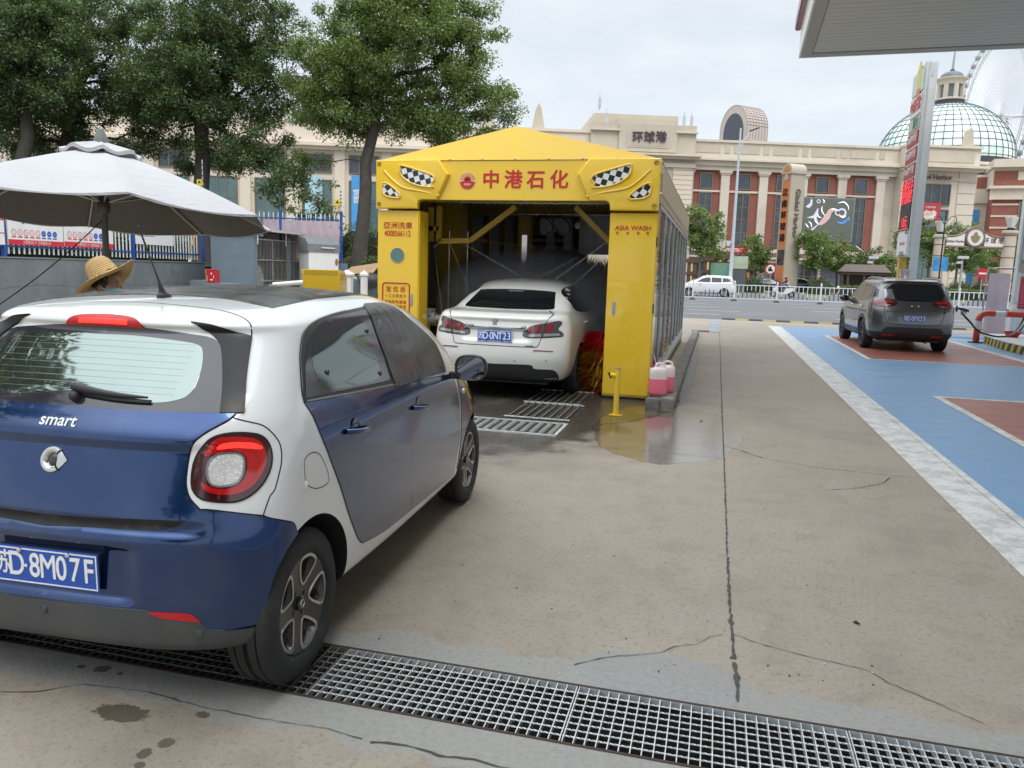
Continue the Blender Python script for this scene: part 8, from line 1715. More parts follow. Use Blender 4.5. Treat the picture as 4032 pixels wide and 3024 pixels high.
# grass verge, hedges and clipped bushes
LAWN=M('lawn',(.10,.13,.045),.95,var=.35,vs=1.2,bump=.6,bs=30,stain=(.20,.18,.09,.5));g=MB();g.quad((-90,78.6,.106),(90,78.6,.106),(90,86,.106),(-90,86,.106));g.build('grass_verge',LAWN,kind='structure')
hedge('long low hedge behind the grass verge, right of the monument sign',12.0,36,84.5,1.05,lm=LEAF_C);hedge('low hedge behind the white people carrier',-14,1.5,84.5,.8)
bush=[('big round clipped bush in front of the parked dark cars',2966,1127,82,1.30,1.25),('round clipped bush at the right of the monument sign, nearest the railing',3227,1132,82,1.35,1.35),('smaller bush behind, left of the tall monument sign',2979,1098,93,1.0,.9),('bush left of the no-motorcycle sign',3028,1096,96,.9,.8),('rounded bush just behind the white people carrier',2770,1096,92,.85,.9),('pale bush at the left end, beside the wash',2735,1100,90,.9,.7),('rounded bush beside the monument sign foot',3165,1105,91,.95,.95),('bush between the parked cars and the pavilion',3258,1098,95,1.0,.9),('large rounded bush right of the grey SUV roof',3776,1145,83,1.60,1.45),('rounded bush partly behind the grey SUV',3698,1138,86,1.05,1.1),('dark bush behind the large rounded one at the right',3850,1128,92,1.3,1.3),('bush left of the pavilion',3105,1090,97,.9,.9)]
for i,(lab,px,py,d,r_,h) in enumerate(bush):q=at(px,py,d);shrub(lab,(q.x,q.y,.1),r_,r_*.95,h*1.35,1500 if i in (0,1,8) else 800,.15,LEAF_D,i+1,'clipped bushes across the road')
def far_tree(lab,px,py,d,hgt,rad,lm,seed,per=60,n=60,trunkh=.3):
 q=at(px,py,d);z0=.1;tz=hgt*trunkh;c=(tz+hgt)/2
 return tree(lab,(q.x,q.y,z0),[(0,0,0),(.05,0,tz*.6),(0,.05,tz*1.1),(.05,0,hgt*.6)],.09+.006*hgt,[(0,0,c+hgt*.06,rad,rad,(hgt-tz)*.42),(rad*.35,0,c-hgt*.12,rad*.8,rad*.8,hgt*.18),(-rad*.3,.2,hgt*.82,rad*.55,rad*.55,hgt*.18)],n,per,.26,lm,seed,'street trees by the mall',BARKL,(.35,.75),ns=6)
far_tree('dark green street tree right beside the far end of the car wash',2752,1110,80,8.9,2.3,LEAF_A,21,90,90)
far_tree('small light green street tree with pale flowers, left of the monument sign',2968,1100,88,6.6,1.7,LEAF_C,22);far_tree('yellow-green tree in front of the video wall, the taller of the pair',3190,1110,84,7.0,1.9,LEAF_C,23,80,70);far_tree('yellow-green tree under the right corner of the video wall',3292,1105,87,6.6,1.9,LEAF_C,24)
far_tree('low olive tree behind the pavilion roof',3425,1110,90,5.6,2.3,LEAF_D,25,trunkh=.15);far_tree('bushy green tree left of the price pylon',3490,1115,86,4.6,1.9,LEAF_C,26,trunkh=.1);far_tree('tall slim tree seen behind the price pylon',3545,1105,92,8.4,1.2,LEAF_A,27);far_tree('dark tree between the price pylon and the stone gate pillar',3650,1110,94,9.0,2.2,LEAF_A,28,90,80);far_tree('leafy tree under the left part of the entrance arch',3762,1110,88,8.6,2.7,LEAF_C,29,90,90,.2);far_tree('tree under the right part of the entrance arch',3900,1112,92,6.4,2.7,LEAF_C,30,80,80,.15);far_tree('dense tree right of the stone pillar, behind the pump column',4010,1112,92,7.5,2.6,LEAF_A,31)
far_tree('tree far left across the road behind the pickets',1225,1060,62,9.2,2.4,LEAF_D,32,60,60,.1)
# monument sign
q=zg(3083,1125,84);T=thing('monument_sign','tall stone pylon with an orange face, bronze characters and a rounded top','monument sign',q,YAW-.30);A45=Matrix.Rotation(R(45),4,'Z');zt=at(3097,668,84).z;a_,b_=1.45,1.95
OR_=M('sign_orange',(.52,.17,.055),.55,var=.1,streak=.12);GST=M('sign_granite',(.40,.35,.28),.6,var=.12,vs=1)
l=A45@Matrix.Translation((0,0,0))
b=MB();b.box(-a_,0,0,b_,0,zt,Matrix.Rotation(R(45),4,'Z'));
b=MB();X1,Y1=1.85,1.45
RZ=Matrix.Rotation(R(38),4,'Z');b.box(0,X1,0,Y1,0,zt-.6,RZ);b.box(-.12,X1+.12,-.12,Y1+.12,zt-.6,zt-.4,RZ);b.prism([(Y1*.5-Y1*.55*math.cos(a),zt-.4+Y1*.62*math.sin(a)) for a in np.linspace(0,math.pi,17)],lambda y,z,d:RZ@Vector((d,y,z)),-.05,X1+.05);b.build('shaft',GST,T)
b=MB();b.box(-.03,.0,.16,Y1-.16,4.9,zt-.6,RZ);b.box(-.03,.0,.16,Y1-.16,.2,3.0,RZ);b.prism([(Y1*.5-Y1*.36*math.cos(a),zt-.35+Y1*.42*math.sin(a)) for a in np.linspace(0,math.pi,13)],lambda y,z,d:RZ@Vector((d,y,z)),-.09,-.055);b.build('orange_face',OR_,T);b=MB();b.box(-.05,.0,.2,Y1-.2,3.1,4.75,RZ);b.build('poster_case',M('poster_food',(.06,.045,.04),.3,var=.9,vs=2),T)
ffo=RZ@frame((-.04,Y1/2,0),(0,-1,0),(0,0,1));sso=RZ@frame((X1*.52,-.02,0),(1,0,0),(0,0,1))
for i,ch in enumerate('江南环球港'):text('sign_character',ch,.58,M('sign_bronze_dark',(.06,.035,.02),.4,.5),ffo@Matrix.Translation((0,at(3094,762+44*i,84).z,0)),T,.10,.04)
text('sign_lettering','Global Harbor',.60,M('sign_bronze_stone',(.16,.13,.095),.5,.3),sso@Matrix.Translation((0,at(3110,842,84).z,0))@Matrix.Rotation(R(-90),4,'Z'),T,.08,.02,1.02)
b=MB();b.lathe([(.34,0),(.34,.05)],20,ffo@Matrix.Translation((0,zt-.95,0)));b.build('crest',GST,T)
# entrance arch between two banded pillars
AD=82;PB=M('pillar_band',(.25,.05,.05),.6);AM_=M('arch_bronze',(.22,.13,.11),.5,.3)
def pillar(lab,px0,px1,py0):
 c=at((px0+px1)/2,1130,AD);w=(px1-px0)*AD/F_PX/2;zt=at((px0+px1)/2,py0,AD).z;T=thing('gate_pillar',lab,'pillar',(c.x,c.y,.1),YAW-.5,group='banded stone gate pillars');b=MB();b.lathe([(w,0),(w,zt-.5)],20);b.lathe([(w*1.05,zt-.5),(w*1.35,zt-.35),(w*1.35,zt-.15),(w*1.1,zt-.1)],20);b.build('shaft',STONED,T,smooth=30);b=MB()
 for z in np.arange(.9,zt-.6,1.15):b.lathe([(w*1.02,z),(w*1.02,z+.10)],20)
 b.build('red_band',PB,T,smooth=30);b=MB();b.lathe([(.30,zt-.08),(.34,zt+.12),(.30,zt+.2)],6);b.build('lamp_base',M('print_black',(.01,.01,.01),.6),T);b=MB();b.lathe([(.30,zt+.2),(.62,zt+1.25),(.60,zt+1.28)],4);b.build('lamp_shade',M('lamp_frost',(.55,.54,.52),.4),T);return c,zt
cA,zA=pillar('banded stone gate pillar behind the street lamp, left end of the arch',3662,3698,925);cB,zB=pillar('banded stone gate pillar with a lamp, right end of the arch beside the pump',3930,3975,910)
ad=Vector((cB.x-cA.x,cB.y-cA.y,0));AL=ad.length;afr=frame((cA.x,cA.y,0),ad,(0,0,1));T=thing('entrance_arch','curved bronze entrance arch with white panels and a round crest','arch sign',(0,0,0));z0=at(3820,974,AD).z;top=lambda s:z0+1.05+1.05*math.exp(-((s-.5)/.17)**2)
b=MB();b.tube([afr@Vector((AL*s,top(s),0)) for s in np.linspace(.06,.95,40)],.09,8);b.tube([afr@Vector((AL*s,z0,0)) for s in (.03,.97)],.09,8)
for s in (.06,.95):b.tube([afr@Vector((AL*s,z0,0)),afr@Vector((AL*s,top(s),0))],.08,8)
b.build('arch_frame',AM_,T,smooth=40);WP=M('arch_white',(.66,.64,.62),.5)
for s0,s1 in ((.10,.355),(.645,.92)):b=MB();ss=np.linspace(s0,s1,12);b.prism([(AL*s,z0+.12) for s in (s0,s1)]+[(AL*s,top(s)-.12) for s in ss[::-1]],lambda x,z,d:afr@Vector((x,z,d)),-.04,.04);b.build('white_panel',WP,T)
b=MB();b.lathe([(1.02,-.15),(1.02,.15),(.86,.18),(.86,.1),(.01,.1)],32,afr@Matrix.Translation((AL*.5,z0+1.0,0)));md_=b.build('medallion_ring',AM_,T,smooth=30);b=MB();b.lathe([(.85,.12),(.85,.13)],32,afr@Matrix.Translation((AL*.5,z0+1.0,0)));b.build('medallion_face',WP,md_);GO=M('crest_gold',(.30,.22,.13),.4,.5);b=MB()
b.prism([(-.45,-.1),(-.5,.15),(-.25,.15),(-.2,.4),(0,.6),(.2,.4),(.25,.15),(.5,.15),(.45,-.1),(.3,-.4),(.1,-.55),(-.1,-.55),(-.3,-.4)],lambda x,z,d:afr@Vector((AL*.5+x,z0+1.0+z,d)),.135,.17);b.build('crest',GO,md_);text('arch_lettering','Global Harbor',.26,LETB,afr@Matrix.Translation((AL*.225,z0+.55,.05)),T,.02,.02);text('arch_lettering','环 球 港',.42,LETB,afr@Matrix.Translation((AL*.77,z0+.68,.05)),T,.02,.03)
# street lamp with two blue banners, tall lamp, signs, kiosk, columns
q=at(3690,1160,70);T=thing('street_lamp','black double-headed street lamp carrying two blue banners','street lamp',(q.x,q.y,-.0));zt=at(3700,835,70).z;BKM=M('lamp_black',(.02,.022,.025),.5);b=MB();b.tube([(0,0,0),(0,0,zt)],[.09,.05],10);
for s in (-1,1):b.tube(crom([(0,0,zt-1.2),(s*.5*RT.x,s*.5*RT.y,zt-.5),(s*.95*RT.x,s*.95*RT.y,zt-.5),(s*1.0*RT.x,s*1.0*RT.y,zt-.9)],False,.1),.035,6)
b.build('post',BKM,T,smooth=40)
for s in (-1,1):b=MB();b.lathe([(.06,.15),(.12,0),(.30,-.18)],12,Matrix.Translation((s*1.0*RT.x,s*1.0*RT.y,zt-1.05)));lh=b.build('lamp_head',BKM,T,smooth=40);b=MB();b.lathe([(.29,-.18),(.2,-.30),(.02,-.33)],12,Matrix.Translation((s*1.0*RT.x,s*1.0*RT.y,zt-1.05)));b.build('lamp_bowl',M('lamp_bowl',(.55,.50,.38),.4),lh,smooth=50)
for s in (-1,1):b=MB();b.box(*sorted((s*.09,s*.60)),-.02,.02,at(3690,1068,70).z,at(3690,1012,70).z,Matrix.Rotation(YAW-.5,4,'Z'));b.build('blue_banner',M('pole_banner',(.05,.25,.52),.5,var=.5,vs=1.2),T)
q=at(2872,1150,66);zt=at(2920,522,66).z;T=thing('street_lamp','tall pale single-arm street lamp with a camera, rising behind the white people carrier','street lamp',(q.x,q.y,0));lean=Vector((.0,0,zt));b=MB();b.tube([(0,0,0),(0,0,2.5),lean],[.17,.155,.075],14);ar=[(0,0,zt*.86),(RT.x*.35,RT.y*.35,zt*.93),(RT.x*.85,RT.y*.85,zt*.985)];b.tube(ar,[.05,.045,.04],8);b.build('post',M('lamp_pale_post',(.50,.54,.58),.4,.2),T,smooth=40);b=MB();b.bar((RT.x*.75,RT.y*.75,zt*.985),(RT.x*1.5,RT.y*1.5,zt*1.005),.38,.08);b.build('lamp_head',BKM,T,bev=.02);b=MB();zc=at(2880,955,66).z;b.box(-.55,-.08,-.12,.12,zc-.12,zc+.12);b.box(-.52,-.2,-.28,-.1,zc-.35,zc-.1);b.build('traffic_camera',M('camera_pale',(.5,.5,.52),.4),T,bev=.03)
def disc_sign(name,lab,px,py,d,r_,ring,face,post_m,kind):
 c=at(px,py,d);T=thing(name,lab,'road sign',(c.x,c.y,0),YAW-.3);b=MB();b.cyl((0,.04,0),(0,.04,c.z+r_),.04,n=8);b.build('post',post_m,T);F_=frame((0,0,c.z),(1,0,0),(0,0,1));b=MB();b.lathe([(r_,-.02),(r_,.012)],28,F_);p_=b.build('disc',ring,T)
 b=MB()
 if kind=='entry':b.box(-r_*.65,r_*.65,-r_*.16,r_*.16,.013,.02,F_);b.build('white_bar',face,p_)
 else:b.lathe([(r_*.78,.013),(r_*.78,.016)],28,F_);b.build('disc_face',face,p_);b=MB();b.prism([(-.25,-.2),(-.1,-.25),(.1,-.2),(.25,-.2),(.2,0),(.05,.05),(.1,.25),(-.05,.3),(-.15,.1),(-.25,0)],lambda x,z,d_:F_@Vector((x*r_*1.7,z*r_*1.7,d_)),.017,.02);b.build('sign_symbol',M('print_black',(.01,.01,.01),.6),p_);b=MB();b.bar(F_@Vector((-r_*.6,r_*.6,.024)),F_@Vector((r_*.6,-r_*.6,.024)),r_*.16,.004);b.build('red_bar',ring,p_)
SR,SWh=M('roadsign_red',(.50,.015,.03),.4),M('roadsign_white',(.68,.68,.68),.4)
disc_sign('no_entry_sign','round red no-entry sign with a white bar, beside the pink sheet',3869,1077,60,.40,SR,SWh,M('post_grey',(.35,.36,.37),.5,.4),'entry');disc_sign('prohibition_sign','round white prohibition sign with a red ring, left of the monument sign',3034,1060,81,.56,SR,SWh,M('post_grey',(.35,.36,.37),.5,.4),'moto')
q=zg(2855,1125,82);T=thing('info_board','pale green notice panel standing behind the white people carrier','notice panel',(q.x,q.y,.1),YAW-.3);b=MB();b.box(-1.6,1.6,-.05,.05,1.2,3.0);b.build('panel',M('panel_green',(.20,.40,.30),.5,var=.3,vs=1.5),T);b=MB();b.box(-1.7,-1.6,-.06,.06,0,3.1);b.box(1.6,1.7,-.06,.06,0,3.1);b.box(-1.7,1.7,-.06,.06,3.0,3.1);b.build('board_frame',M('column_brown',(.09,.05,.035),.5),T)
q=zg(2907,1128,81);T=thing('kiosk_post','dark grey kiosk post with a lit pale head, left of the big round bush','kiosk',(q.x,q.y,.1),YAW-.3);b=MB();b.box(-.65,.65,-.3,.3,0,2.4);b.build('body',M('kiosk_grey',(.09,.10,.11),.5),T,bev=.03);b=MB();b.box(-.8,.8,-.35,.35,2.4,3.7);b.build('head',M('kiosk_pale',(.42,.46,.36),.5,var=.3,vs=1.5),T,bev=.03)
CB=M('column_brown',(.09,.05,.035),.5);CG=M('column_gold',(.55,.42,.16),.4)
for lab,px,py0,w_ in (('brown ornamental column with gold strip, nearest the wash',2722,1012,.55),('brown ornamental column behind the first street tree',2785,1005,.6),('broad brown ornamental column left of the tall lamp',2832,997,.85),('brown ornamental column right of the tall lamp',2907,1006,.7),('tallest brown ornamental column beside the red sculpture',2943,995,.95),('slim brown ornamental column by the small flowering tree',2961,1015,.5)):
 d=97;c=at(px,1100,d);zt=at(px,py0,d).z;T=thing('ornamental_column',lab,'column',(c.x,c.y,.1),YAW-.3,group='brown ornamental columns');b=MB();b.box(-w_,w_,-w_,w_,0,zt-.8);b.box(-w_*1.25,w_*1.25,-w_*1.25,w_*1.25,zt-2.3,zt-2.0);b.box(-w_*1.25,w_*1.25,-w_*1.25,w_*1.25,zt-.8,zt-.3);b.box(-w_*.8,w_*.8,-w_*.8,w_*.8,zt-.3,zt-.1);b.build('shaft',CB,T);b=MB();b.box(-w_*.2,w_*.2,-w_-.04,-w_-.01,.5,zt-2.4);b.box(-w_*.2,w_*.2,-w_-.04,-w_-.01,zt-1.9,zt-.9);b.build('gold_strip',CG,T)
q=at(2927,1100,95);T=thing('red_sculpture','dark red twisted sculpture standing between the brown columns','sculpture',(q.x,q.y,.1));b=MB();rows=[[((.45+.2*math.sin(z*1.7))*math.cos(a+z*.5)*(1.1-z*.12),(.4)*math.sin(a+z*.5),z) for a in np.linspace(0,6.283,13)[:-1]] for z in np.linspace(0,5.0,16)];b.grid(rows,wv=True);b.build('figure',M('sculpture_red',(.20,.015,.025),.4),T,smooth=60)
c=at(2904,990,97);text('roof_sign','王家',.8,M('sign_bright_red',(.6,.01,.02),.5),frame((c.x,c.y,c.z),RT.xy.to_3d(),(0,0,1)),None,.1,.04);o=bpy.data.objects['roof_sign'];tag(o,'bright red character sign standing above the brown columns','sign')
q=at(3396,1112,84);T=thing('pavilion','low dark pavilion with a tiled roof in front of the mall','pavilion',(q.x,q.y,.1),YAW-.3);b=MB();b.add([(-2.6,-1.5,2.5),(2.6,-1.5,2.5),(2.6,1.5,2.5),(-2.6,1.5,2.5),(-1.9,-.5,3.3),(1.9,-.5,3.3),(1.9,.5,3.3),(-1.9,.5,3.3)],[(0,1,5,4),(1,2,6,5),(2,3,7,6),(3,0,4,7),(4,5,6,7),(3,2,1,0)]);b.build('roof',M('tile_brown',(.11,.085,.07),.8,var=.3,vs=4),T);b=MB();b.box(-2.4,2.4,-1.3,1.3,2.2,2.5)
for x in (-2.2,-1.6,0,1.6,2.2):b.box(x-.1,x+.1,-1.2,-1.0,0,2.2)
b.box(-2.2,2.2,.6,.8,0,2.2);b.build('timber_frame',M('timber_dark',(.07,.05,.04),.7),T)
for lab,px,py,d,h in (('grey pole with a white camera box under the entrance arch',3777,1140,80,5.2),('camera pole with two white cameras behind the grey SUV',3429,1120,84,4.9)):
 q=at(px,py,d);zt=at(px,1020,d).z;T=thing('camera_pole',lab,'camera pole',(q.x,q.y,.1));b=MB();b.cyl((0,0,0),(0,0,zt),.12,.09,n=10);b.build('post',M('post_grey',(.35,.36,.37),.5),T);b=MB();b.box(-.5,.5,-.3,.1,zt-.1,zt+.2);b.box(-.6,-.1,-.4,-.1,zt-.6,zt-.35);b.build('camera',M('camera_pale',(.5,.5,.52),.4),T,bev=.03)
 # ------------------------------------------------------------------ filling station at the right
CH=8.2;c_=ong(3152,225,CH);CX,CY=c_.x,c_.y
T=thing('station_canopy','wide white filling-station canopy overhead at the upper right, with ribbed soffit','canopy',(CX,CY,0),R(-1.6));SOF=M('soffit_white',(.50,.50,.46),.5,var=.05,vs=.6)
b=MB();L,Wd=46,24
for k in range(int(L/.30)):y=-k*.30-.35;b.box(.32,Wd,y-.285,y,CH+.02,CH+.04)
b.build('soffit_slats',SOF,T);b=MB();b.box(.02,Wd,-L,-.02,CH+.05,CH+.6);b.build('deck',M('deck_grey',(.25,.25,.24),.7),T)
b=MB();b.box(0,.30,-L,0,CH-.01,CH+.06);b.box(.30,Wd,-.33,0,CH-.01,CH+.06);b.build('soffit_edge',M('soffit_edge',(.34,.34,.32),.5),T);FW_=M('fascia_white',(.72,.72,.72),.35,var=.03)
b=MB();b.box(-.05,.0,-L,.05,CH-.02,CH+.75);b.box(-.02,Wd,0,.05,CH-.02,CH+1.75);b.build('fascia_lower',FW_,T);b=MB();b.box(-.22,-.05,-L,.02,CH+.75,CH+1.15);b.build('red_fascia_band',M('fascia_red',(.22,.018,.035),.35,coat=.4),T,bev=.03);b=MB();b.box(-.10,.0,-L,.02,CH+1.15,CH+2.3);b.build('fascia_upper',M('fascia_mint',(.50,.58,.53),.4),T)
for i,ch in enumerate('中港石化'):text('fascia_lettering',ch,.62,M('fascia_letter',(.30,.34,.30),.5),frame((-.12,-2.2-1.5*i,CH+1.72),(0,-1,0),(0,0,1)),T,.06,.02)
for x,y in ((4.5,-4.6),(4.5,-14),(11,-4.6)):b=MB();b.box(x,x+1.3,y-.35,y+.35,CH-.02,CH+.019);o=b.build('downlight',M('downlight_rim',(.16,.17,.18),.4),T);b=MB();b.box(x+.08,x+1.22,y-.27,y+.27,CH-.03,CH-.021);b.build('lens',M('downlight_lens',(.42,.45,.33),.3),o)
b=MB();b.box(9.0,9.45,-L,-.1,CH-.04,CH+.018);b.build('soffit_gutter',M('soffit_edge',(.34,.34,.32),.5),T)
# pump island: column, boards, kerb, guard rail, sheet, hose
p0=at(3938,1336,25.2);T=thing('canopy_column','white canopy column carrying framed posters at the right edge of the photo','column',(p0.x+.85,p0.y,0),YAW-.45);colm=M('column_white',(.70,.71,.71),.4,var=.05,streak=.1);b=MB();b.box(-.62,.9,-.45,.45,.1,1.0);b.box(-.62,.9,-.449,.45,1.0,CH-.02);b.build('column_shaft',colm,T,bev=.10)
def panel(nm,z0,z1,x0,x1,mat,par=None):b=MB();b.box(x0,x1,-.49,-.452,z0,z1);return b.build(nm,mat,par or T)
f=panel('poster_frame',2.05,4.55,-.58,-.06,M('frame_grey',(.34,.36,.37),.4,.3));b=MB();b.box(-.54,-.10,-.497,-.491,2.45,4.5);b.build('poster',M('poster_pale',(.50,.56,.53),.5,var=.10,vs=2),f);b=MB();b.box(-.54,-.10,-.497,-.491,2.1,2.44);b.build('poster_base',M('poster_tan',(.45,.36,.28),.5,var=.7,vs=9),f);b=MB();rnd=random.Random(3)
for i in range(9):b.box(-.34+rnd.uniform(-.1,.1),-.30+rnd.uniform(-.06,.06),-.499,-.497,3.1+i*.13,3.19+i*.13)
b.build('poster_strokes',M('poster_brown',(.30,.20,.12),.6),f);f2=panel('poster_frame',4.75,7.0,-.56,-.06,M('frame_grey',(.34,.36,.37),.4,.3));b=MB();b.box(-.52,-.10,-.497,-.491,4.8,6.95);b.build('poster',M('poster_pale',(.50,.56,.53),.5),f2);b=MB()
for i in range(24):b.box(-.48,-.48+rnd.uniform(.15,.34),-.499,-.497,5.3+i*.06,5.33+i*.06)
b.box(-.45,-.32,-.499,-.497,4.9,5.15);b.build('poster_print',M('print_grey',(.13,.13,.14),.6),f2);b=MB();b.box(-.5,-.15,-.499,-.497,6.75,6.87);b.build('poster_title',M('poster_red',(.5,.12,.10),.5),f2)
f=panel('red_notice',.92,1.92,-.50,-.20,M('notice_red',(.50,.025,.04),.5));b=MB()
for i in range(11):b.box(-.47,-.47+rnd.uniform(.12,.22),-.492,-.4905,1.0+i*.07,1.02+i*.07)
b.build('notice_print',M('notice_print',(.62,.30,.30),.6),f);text('notice_title','安全须知',.07,M('notice_gold',(.70,.45,.12),.5),frame((-.35,-.4905,1.84),(1,0,0),(0,0,1)),f,.001)
T=thing('pump_island','raised pump island with black and yellow striped edge at the right','island',(0,0,0));isl=[(7.75,25.6),(7.42,24.7),(7.28,23.4),(7.17,22.35),(7.19,20.5),(14,20.5),(14,25.6)]
b=MB();b.prism(isl,lambda x,y,d:(x,y,d),0,.20);b.build('island_body',M('island_grey',(.30,.30,.30),.7),T);b=MB();b.prism([(x-.02 if x<8 else x,y) for x,y in isl],lambda x,y,d:(x,y,d),.2005,.225);b.build('island_edge',M('island_white',(.6,.6,.6),.5),T)
m=bpy.data.materials.new('hazard_stripes');m.use_nodes=True;t=NT(m.node_tree);x,y,z=t.sep(t.obj());s=t.m('FRACT',t.m('MULTIPLY',t.m('ADD',y,t.m('MULTIPLY',z,.7)),2.4));st=t.sm(s,.5,.52);n=t.noise(t.obj(),9,5,.7)
t.out(t.bsdf(col=t.mix(t.m('MULTIPLY',t.sm(n,.55,.7),.4),t.mix(st,(.62,.42,.02),(.02,.02,.02)),(.2,.18,.15)),rough=.5));b=MB()
for (xa,ya),(xb,yb) in zip(isl[:4],isl[1:5]):b.add([(xa-.012,ya,.006),(xb-.012,yb,.006),(xb-.012,yb,.195),(xa-.012,ya,.195),(xa+.01,ya,.006),(xb+.01,yb,.006),(xb+.01,yb,.195),(xa+.01,ya,.195)],[(0,1,2,3),(4,7,6,5),(0,3,7,4),(1,5,6,2)])
b.build('striped_edge',m,T)
g0=ong(3841,1350);gd=24.2;T=thing('guard_rail','bent red and white tubular guard rail in front of the pump','guard rail',(g0.x,g0.y,0),YAW-.30);gr=.085;zt=at(3850,1232,(g0-CAM).dot(FW)).z;p_=crom([(0,0,.04),(0,0,zt-.35),(.0,0,zt-.22),(.07,0,zt-.06),(.22,0,zt),(.4,0,zt),(1.35,0,zt)],False,.03);GRD,GWH=M('guard_red',(.52,.05,.015),.4,var=.1,coat=.3),M('guard_white',(.66,.66,.64),.4)
Ls=[0]
for a,c in zip(p_,p_[1:]):Ls.append(Ls[-1]+(c-a).length)
seg=[(0,.36,GRD),(.36,.60,GWH),(.60,1.10,GRD),(1.10,1.38,GWH),(1.38,9,GRD)]
for a,c,mt in seg:
 q=[v for v,l in zip(p_,Ls) if a-.03 <= l <= c+.005]
 if len(q)>1:b=MB();b.tube(q,gr,16);b.build('red_section' if mt is GRD else 'white_section',mt,T,smooth=40)
b=MB();b.lathe([(.20,.008),(.20,.03),(.05,.035)],20);b.build('base_plate',M('foot_rubber',(.05,.045,.04),.8),T)
q0,q1=at(3865,1340,25.8),at(3950,1338,25.4);dv=Vector((q1.x-q0.x,q1.y-q0.y,0));fr=frame((q0.x,q0.y,0),dv,(0,0,1));w=dv.length;h=at(3893,1076,25.8).z;T=thing('sheet_stand','faded pink plastic sheet hung on a steel hoop stand beside the pump','sheet stand',(0,0,0));b=MB();b.grid([[fr@Vector((w*u,.05+(h-.05)*v,.02*math.sin(v*9+u*4)+.015*math.sin(u*8))) for u in np.linspace(0,1,12)] for v in np.linspace(0,1,16)]);b.build('sheet',M('sheet_pink',(.62,.50,.53),.5,var=.10,vs=2,streak=.1,stain=(.60,.54,.54,.5)),T,smooth=60);b=MB();b.tube(crom([fr@Vector(v) for v in ((-.06,0,0),(-.06,h,0),(.05,h+.14,0),(.25,h+.17,0),(w+.3,h+.17,0))],False,.06),.022,8);b.build('hoop',M('hoop_steel',(.42,.45,.44),.3,.7),T,smooth=50)
q=Vector((7.95,24.2,0));T=thing('red_basin','red plastic basin on the pump island by the column','basin',(q.x,q.y,.225));b=MB();b.lathe([(.13,0),(.22,.14),(.24,.14),(.24,.16),(.21,.16),(.12,.02)],24,cap=False);b.lathe([(.13,.001),(.12,.02),(.001,.02)],24,cap=False);b.build('basin_bowl',M('basin_red',(.48,.015,.03),.35),T,smooth=40)
n0=Vector((4.47,20.9,0))+Matrix.Rotation(.02,3,'Z')@Vector((.965,-.50,.98))*1.07;q=lambda px,py,d:at(px,py,d);HB=M('hose_black',(.008,.008,.009),.4)
T=thing('fuel_hose','black fuel hose and nozzle running from the pump to the grey SUV','fuel hose',(0,0,0));b=MB();pts=[q(3757,1222,19.8),q(3790,1234,20.1),q(3820,1268,20.4),q(3850,1302,20.6),q(3890,1318,20.4),q(3940,1326,20.4),q(3985,1316,20.6),q(4020,1275,21.4),q(4060,1190,21.8),q(4100,1050,22.2)];pts[0]=n0+Vector((.18,-.02,-.02));b.tube(crom(pts,False,.08),.026,8);b.build('hose',HB,T,smooth=60);b=MB();b.tube([n0+Vector((-.02,0,.02)),n0+Vector((.10,-.01,.0)),n0+Vector((.22,-.02,-.03))],[.022,.034,.030],10);b.tube(crom([n0+Vector((.06,0,-.02)),n0+Vector((.08,0,-.12)),n0+Vector((.16,0,-.10)),n0+Vector((.17,0,-.03))],False,.02),.011,6);b.build('nozzle',GLOSSB,T,smooth=50)
b=MB();b.tube(crom([q(3960,1338,21.2),q(3995,1328,21.4),q(4025,1290,21.6),q(4070,1230,22),q(4100,1180,22.4)],False,.08),.026,8);b.build('hose',HB,T,smooth=60)
b=MB();b.box(9.2,10.6,23.0,23.8,.226,2.3);b.build('fuel_pump',colm,bev=.05);tag(bpy.data.objects['fuel_pump'],'white fuel pump on the striped island at the right edge','fuel pump')
# price pylon
PD=25.5;e0=at(3563,1100,PD);pf=frame((e0.x,e0.y,0),(0,-1,0),(0,0,1))
zz_=lambda py:at(3632,py,PD).z;PW_,PT=1.62,.30;ztop=zz_(272)
T=thing('price_pylon','tall white petrol price pylon with red price panels and a red LED board','price sign',(0,0,0));PWH=M('pylon_white',(.62,.64,.64),.4,var=.06,streak=.18,stain=(.38,.26,.18,.10));pxx=lambda a,z,d:pf@Vector((a,z,d))
b=MB();b.prism([(-PW_+.4,ztop),(-PW_,ztop-.5),(-PW_,zz_(1010)),(0,zz_(1010)),(0,ztop)],pxx,-PT,0);b.build('pylon_body',PWH,T,bev=.02);b=MB();b.prism([(-.02,0),(.06,0),(.06,ztop-.02),(-.02,ztop-.02)],pxx,-PT-.03,-.09);b.prism([(.0,ztop-.5),(.08,ztop-.5),(.08,ztop-.1),(.0,ztop-.1)],pxx,-PT*.75,-PT*.45);b.build('edge_column',PWH,T,bev=.02);b=MB();b.prism([(-PW_+.05,0),(-PW_+.30,0),(-PW_+.30,zz_(1010)),(-PW_+.05,zz_(1010))],pxx,-.27,-.05);b.build('yellow_leg',M('leg_yellow',(.55,.33,.05),.5),T)
PR=M('price_red',(.40,.02,.03),.4,var=.06);LWH=M('letter_white',(.75,.76,.76),.2)
def ppan(nm,y0,y1,mat):z1,z0=zz_(y0),zz_(y1);b=MB();b.prism([(-PW_+.04,z0),(-.12,z0),(-.12,z1),(-PW_+.04,z1)],pxx,.002,.03);return b.build(nm,mat,T),(z0+z1)/2,z1-z0
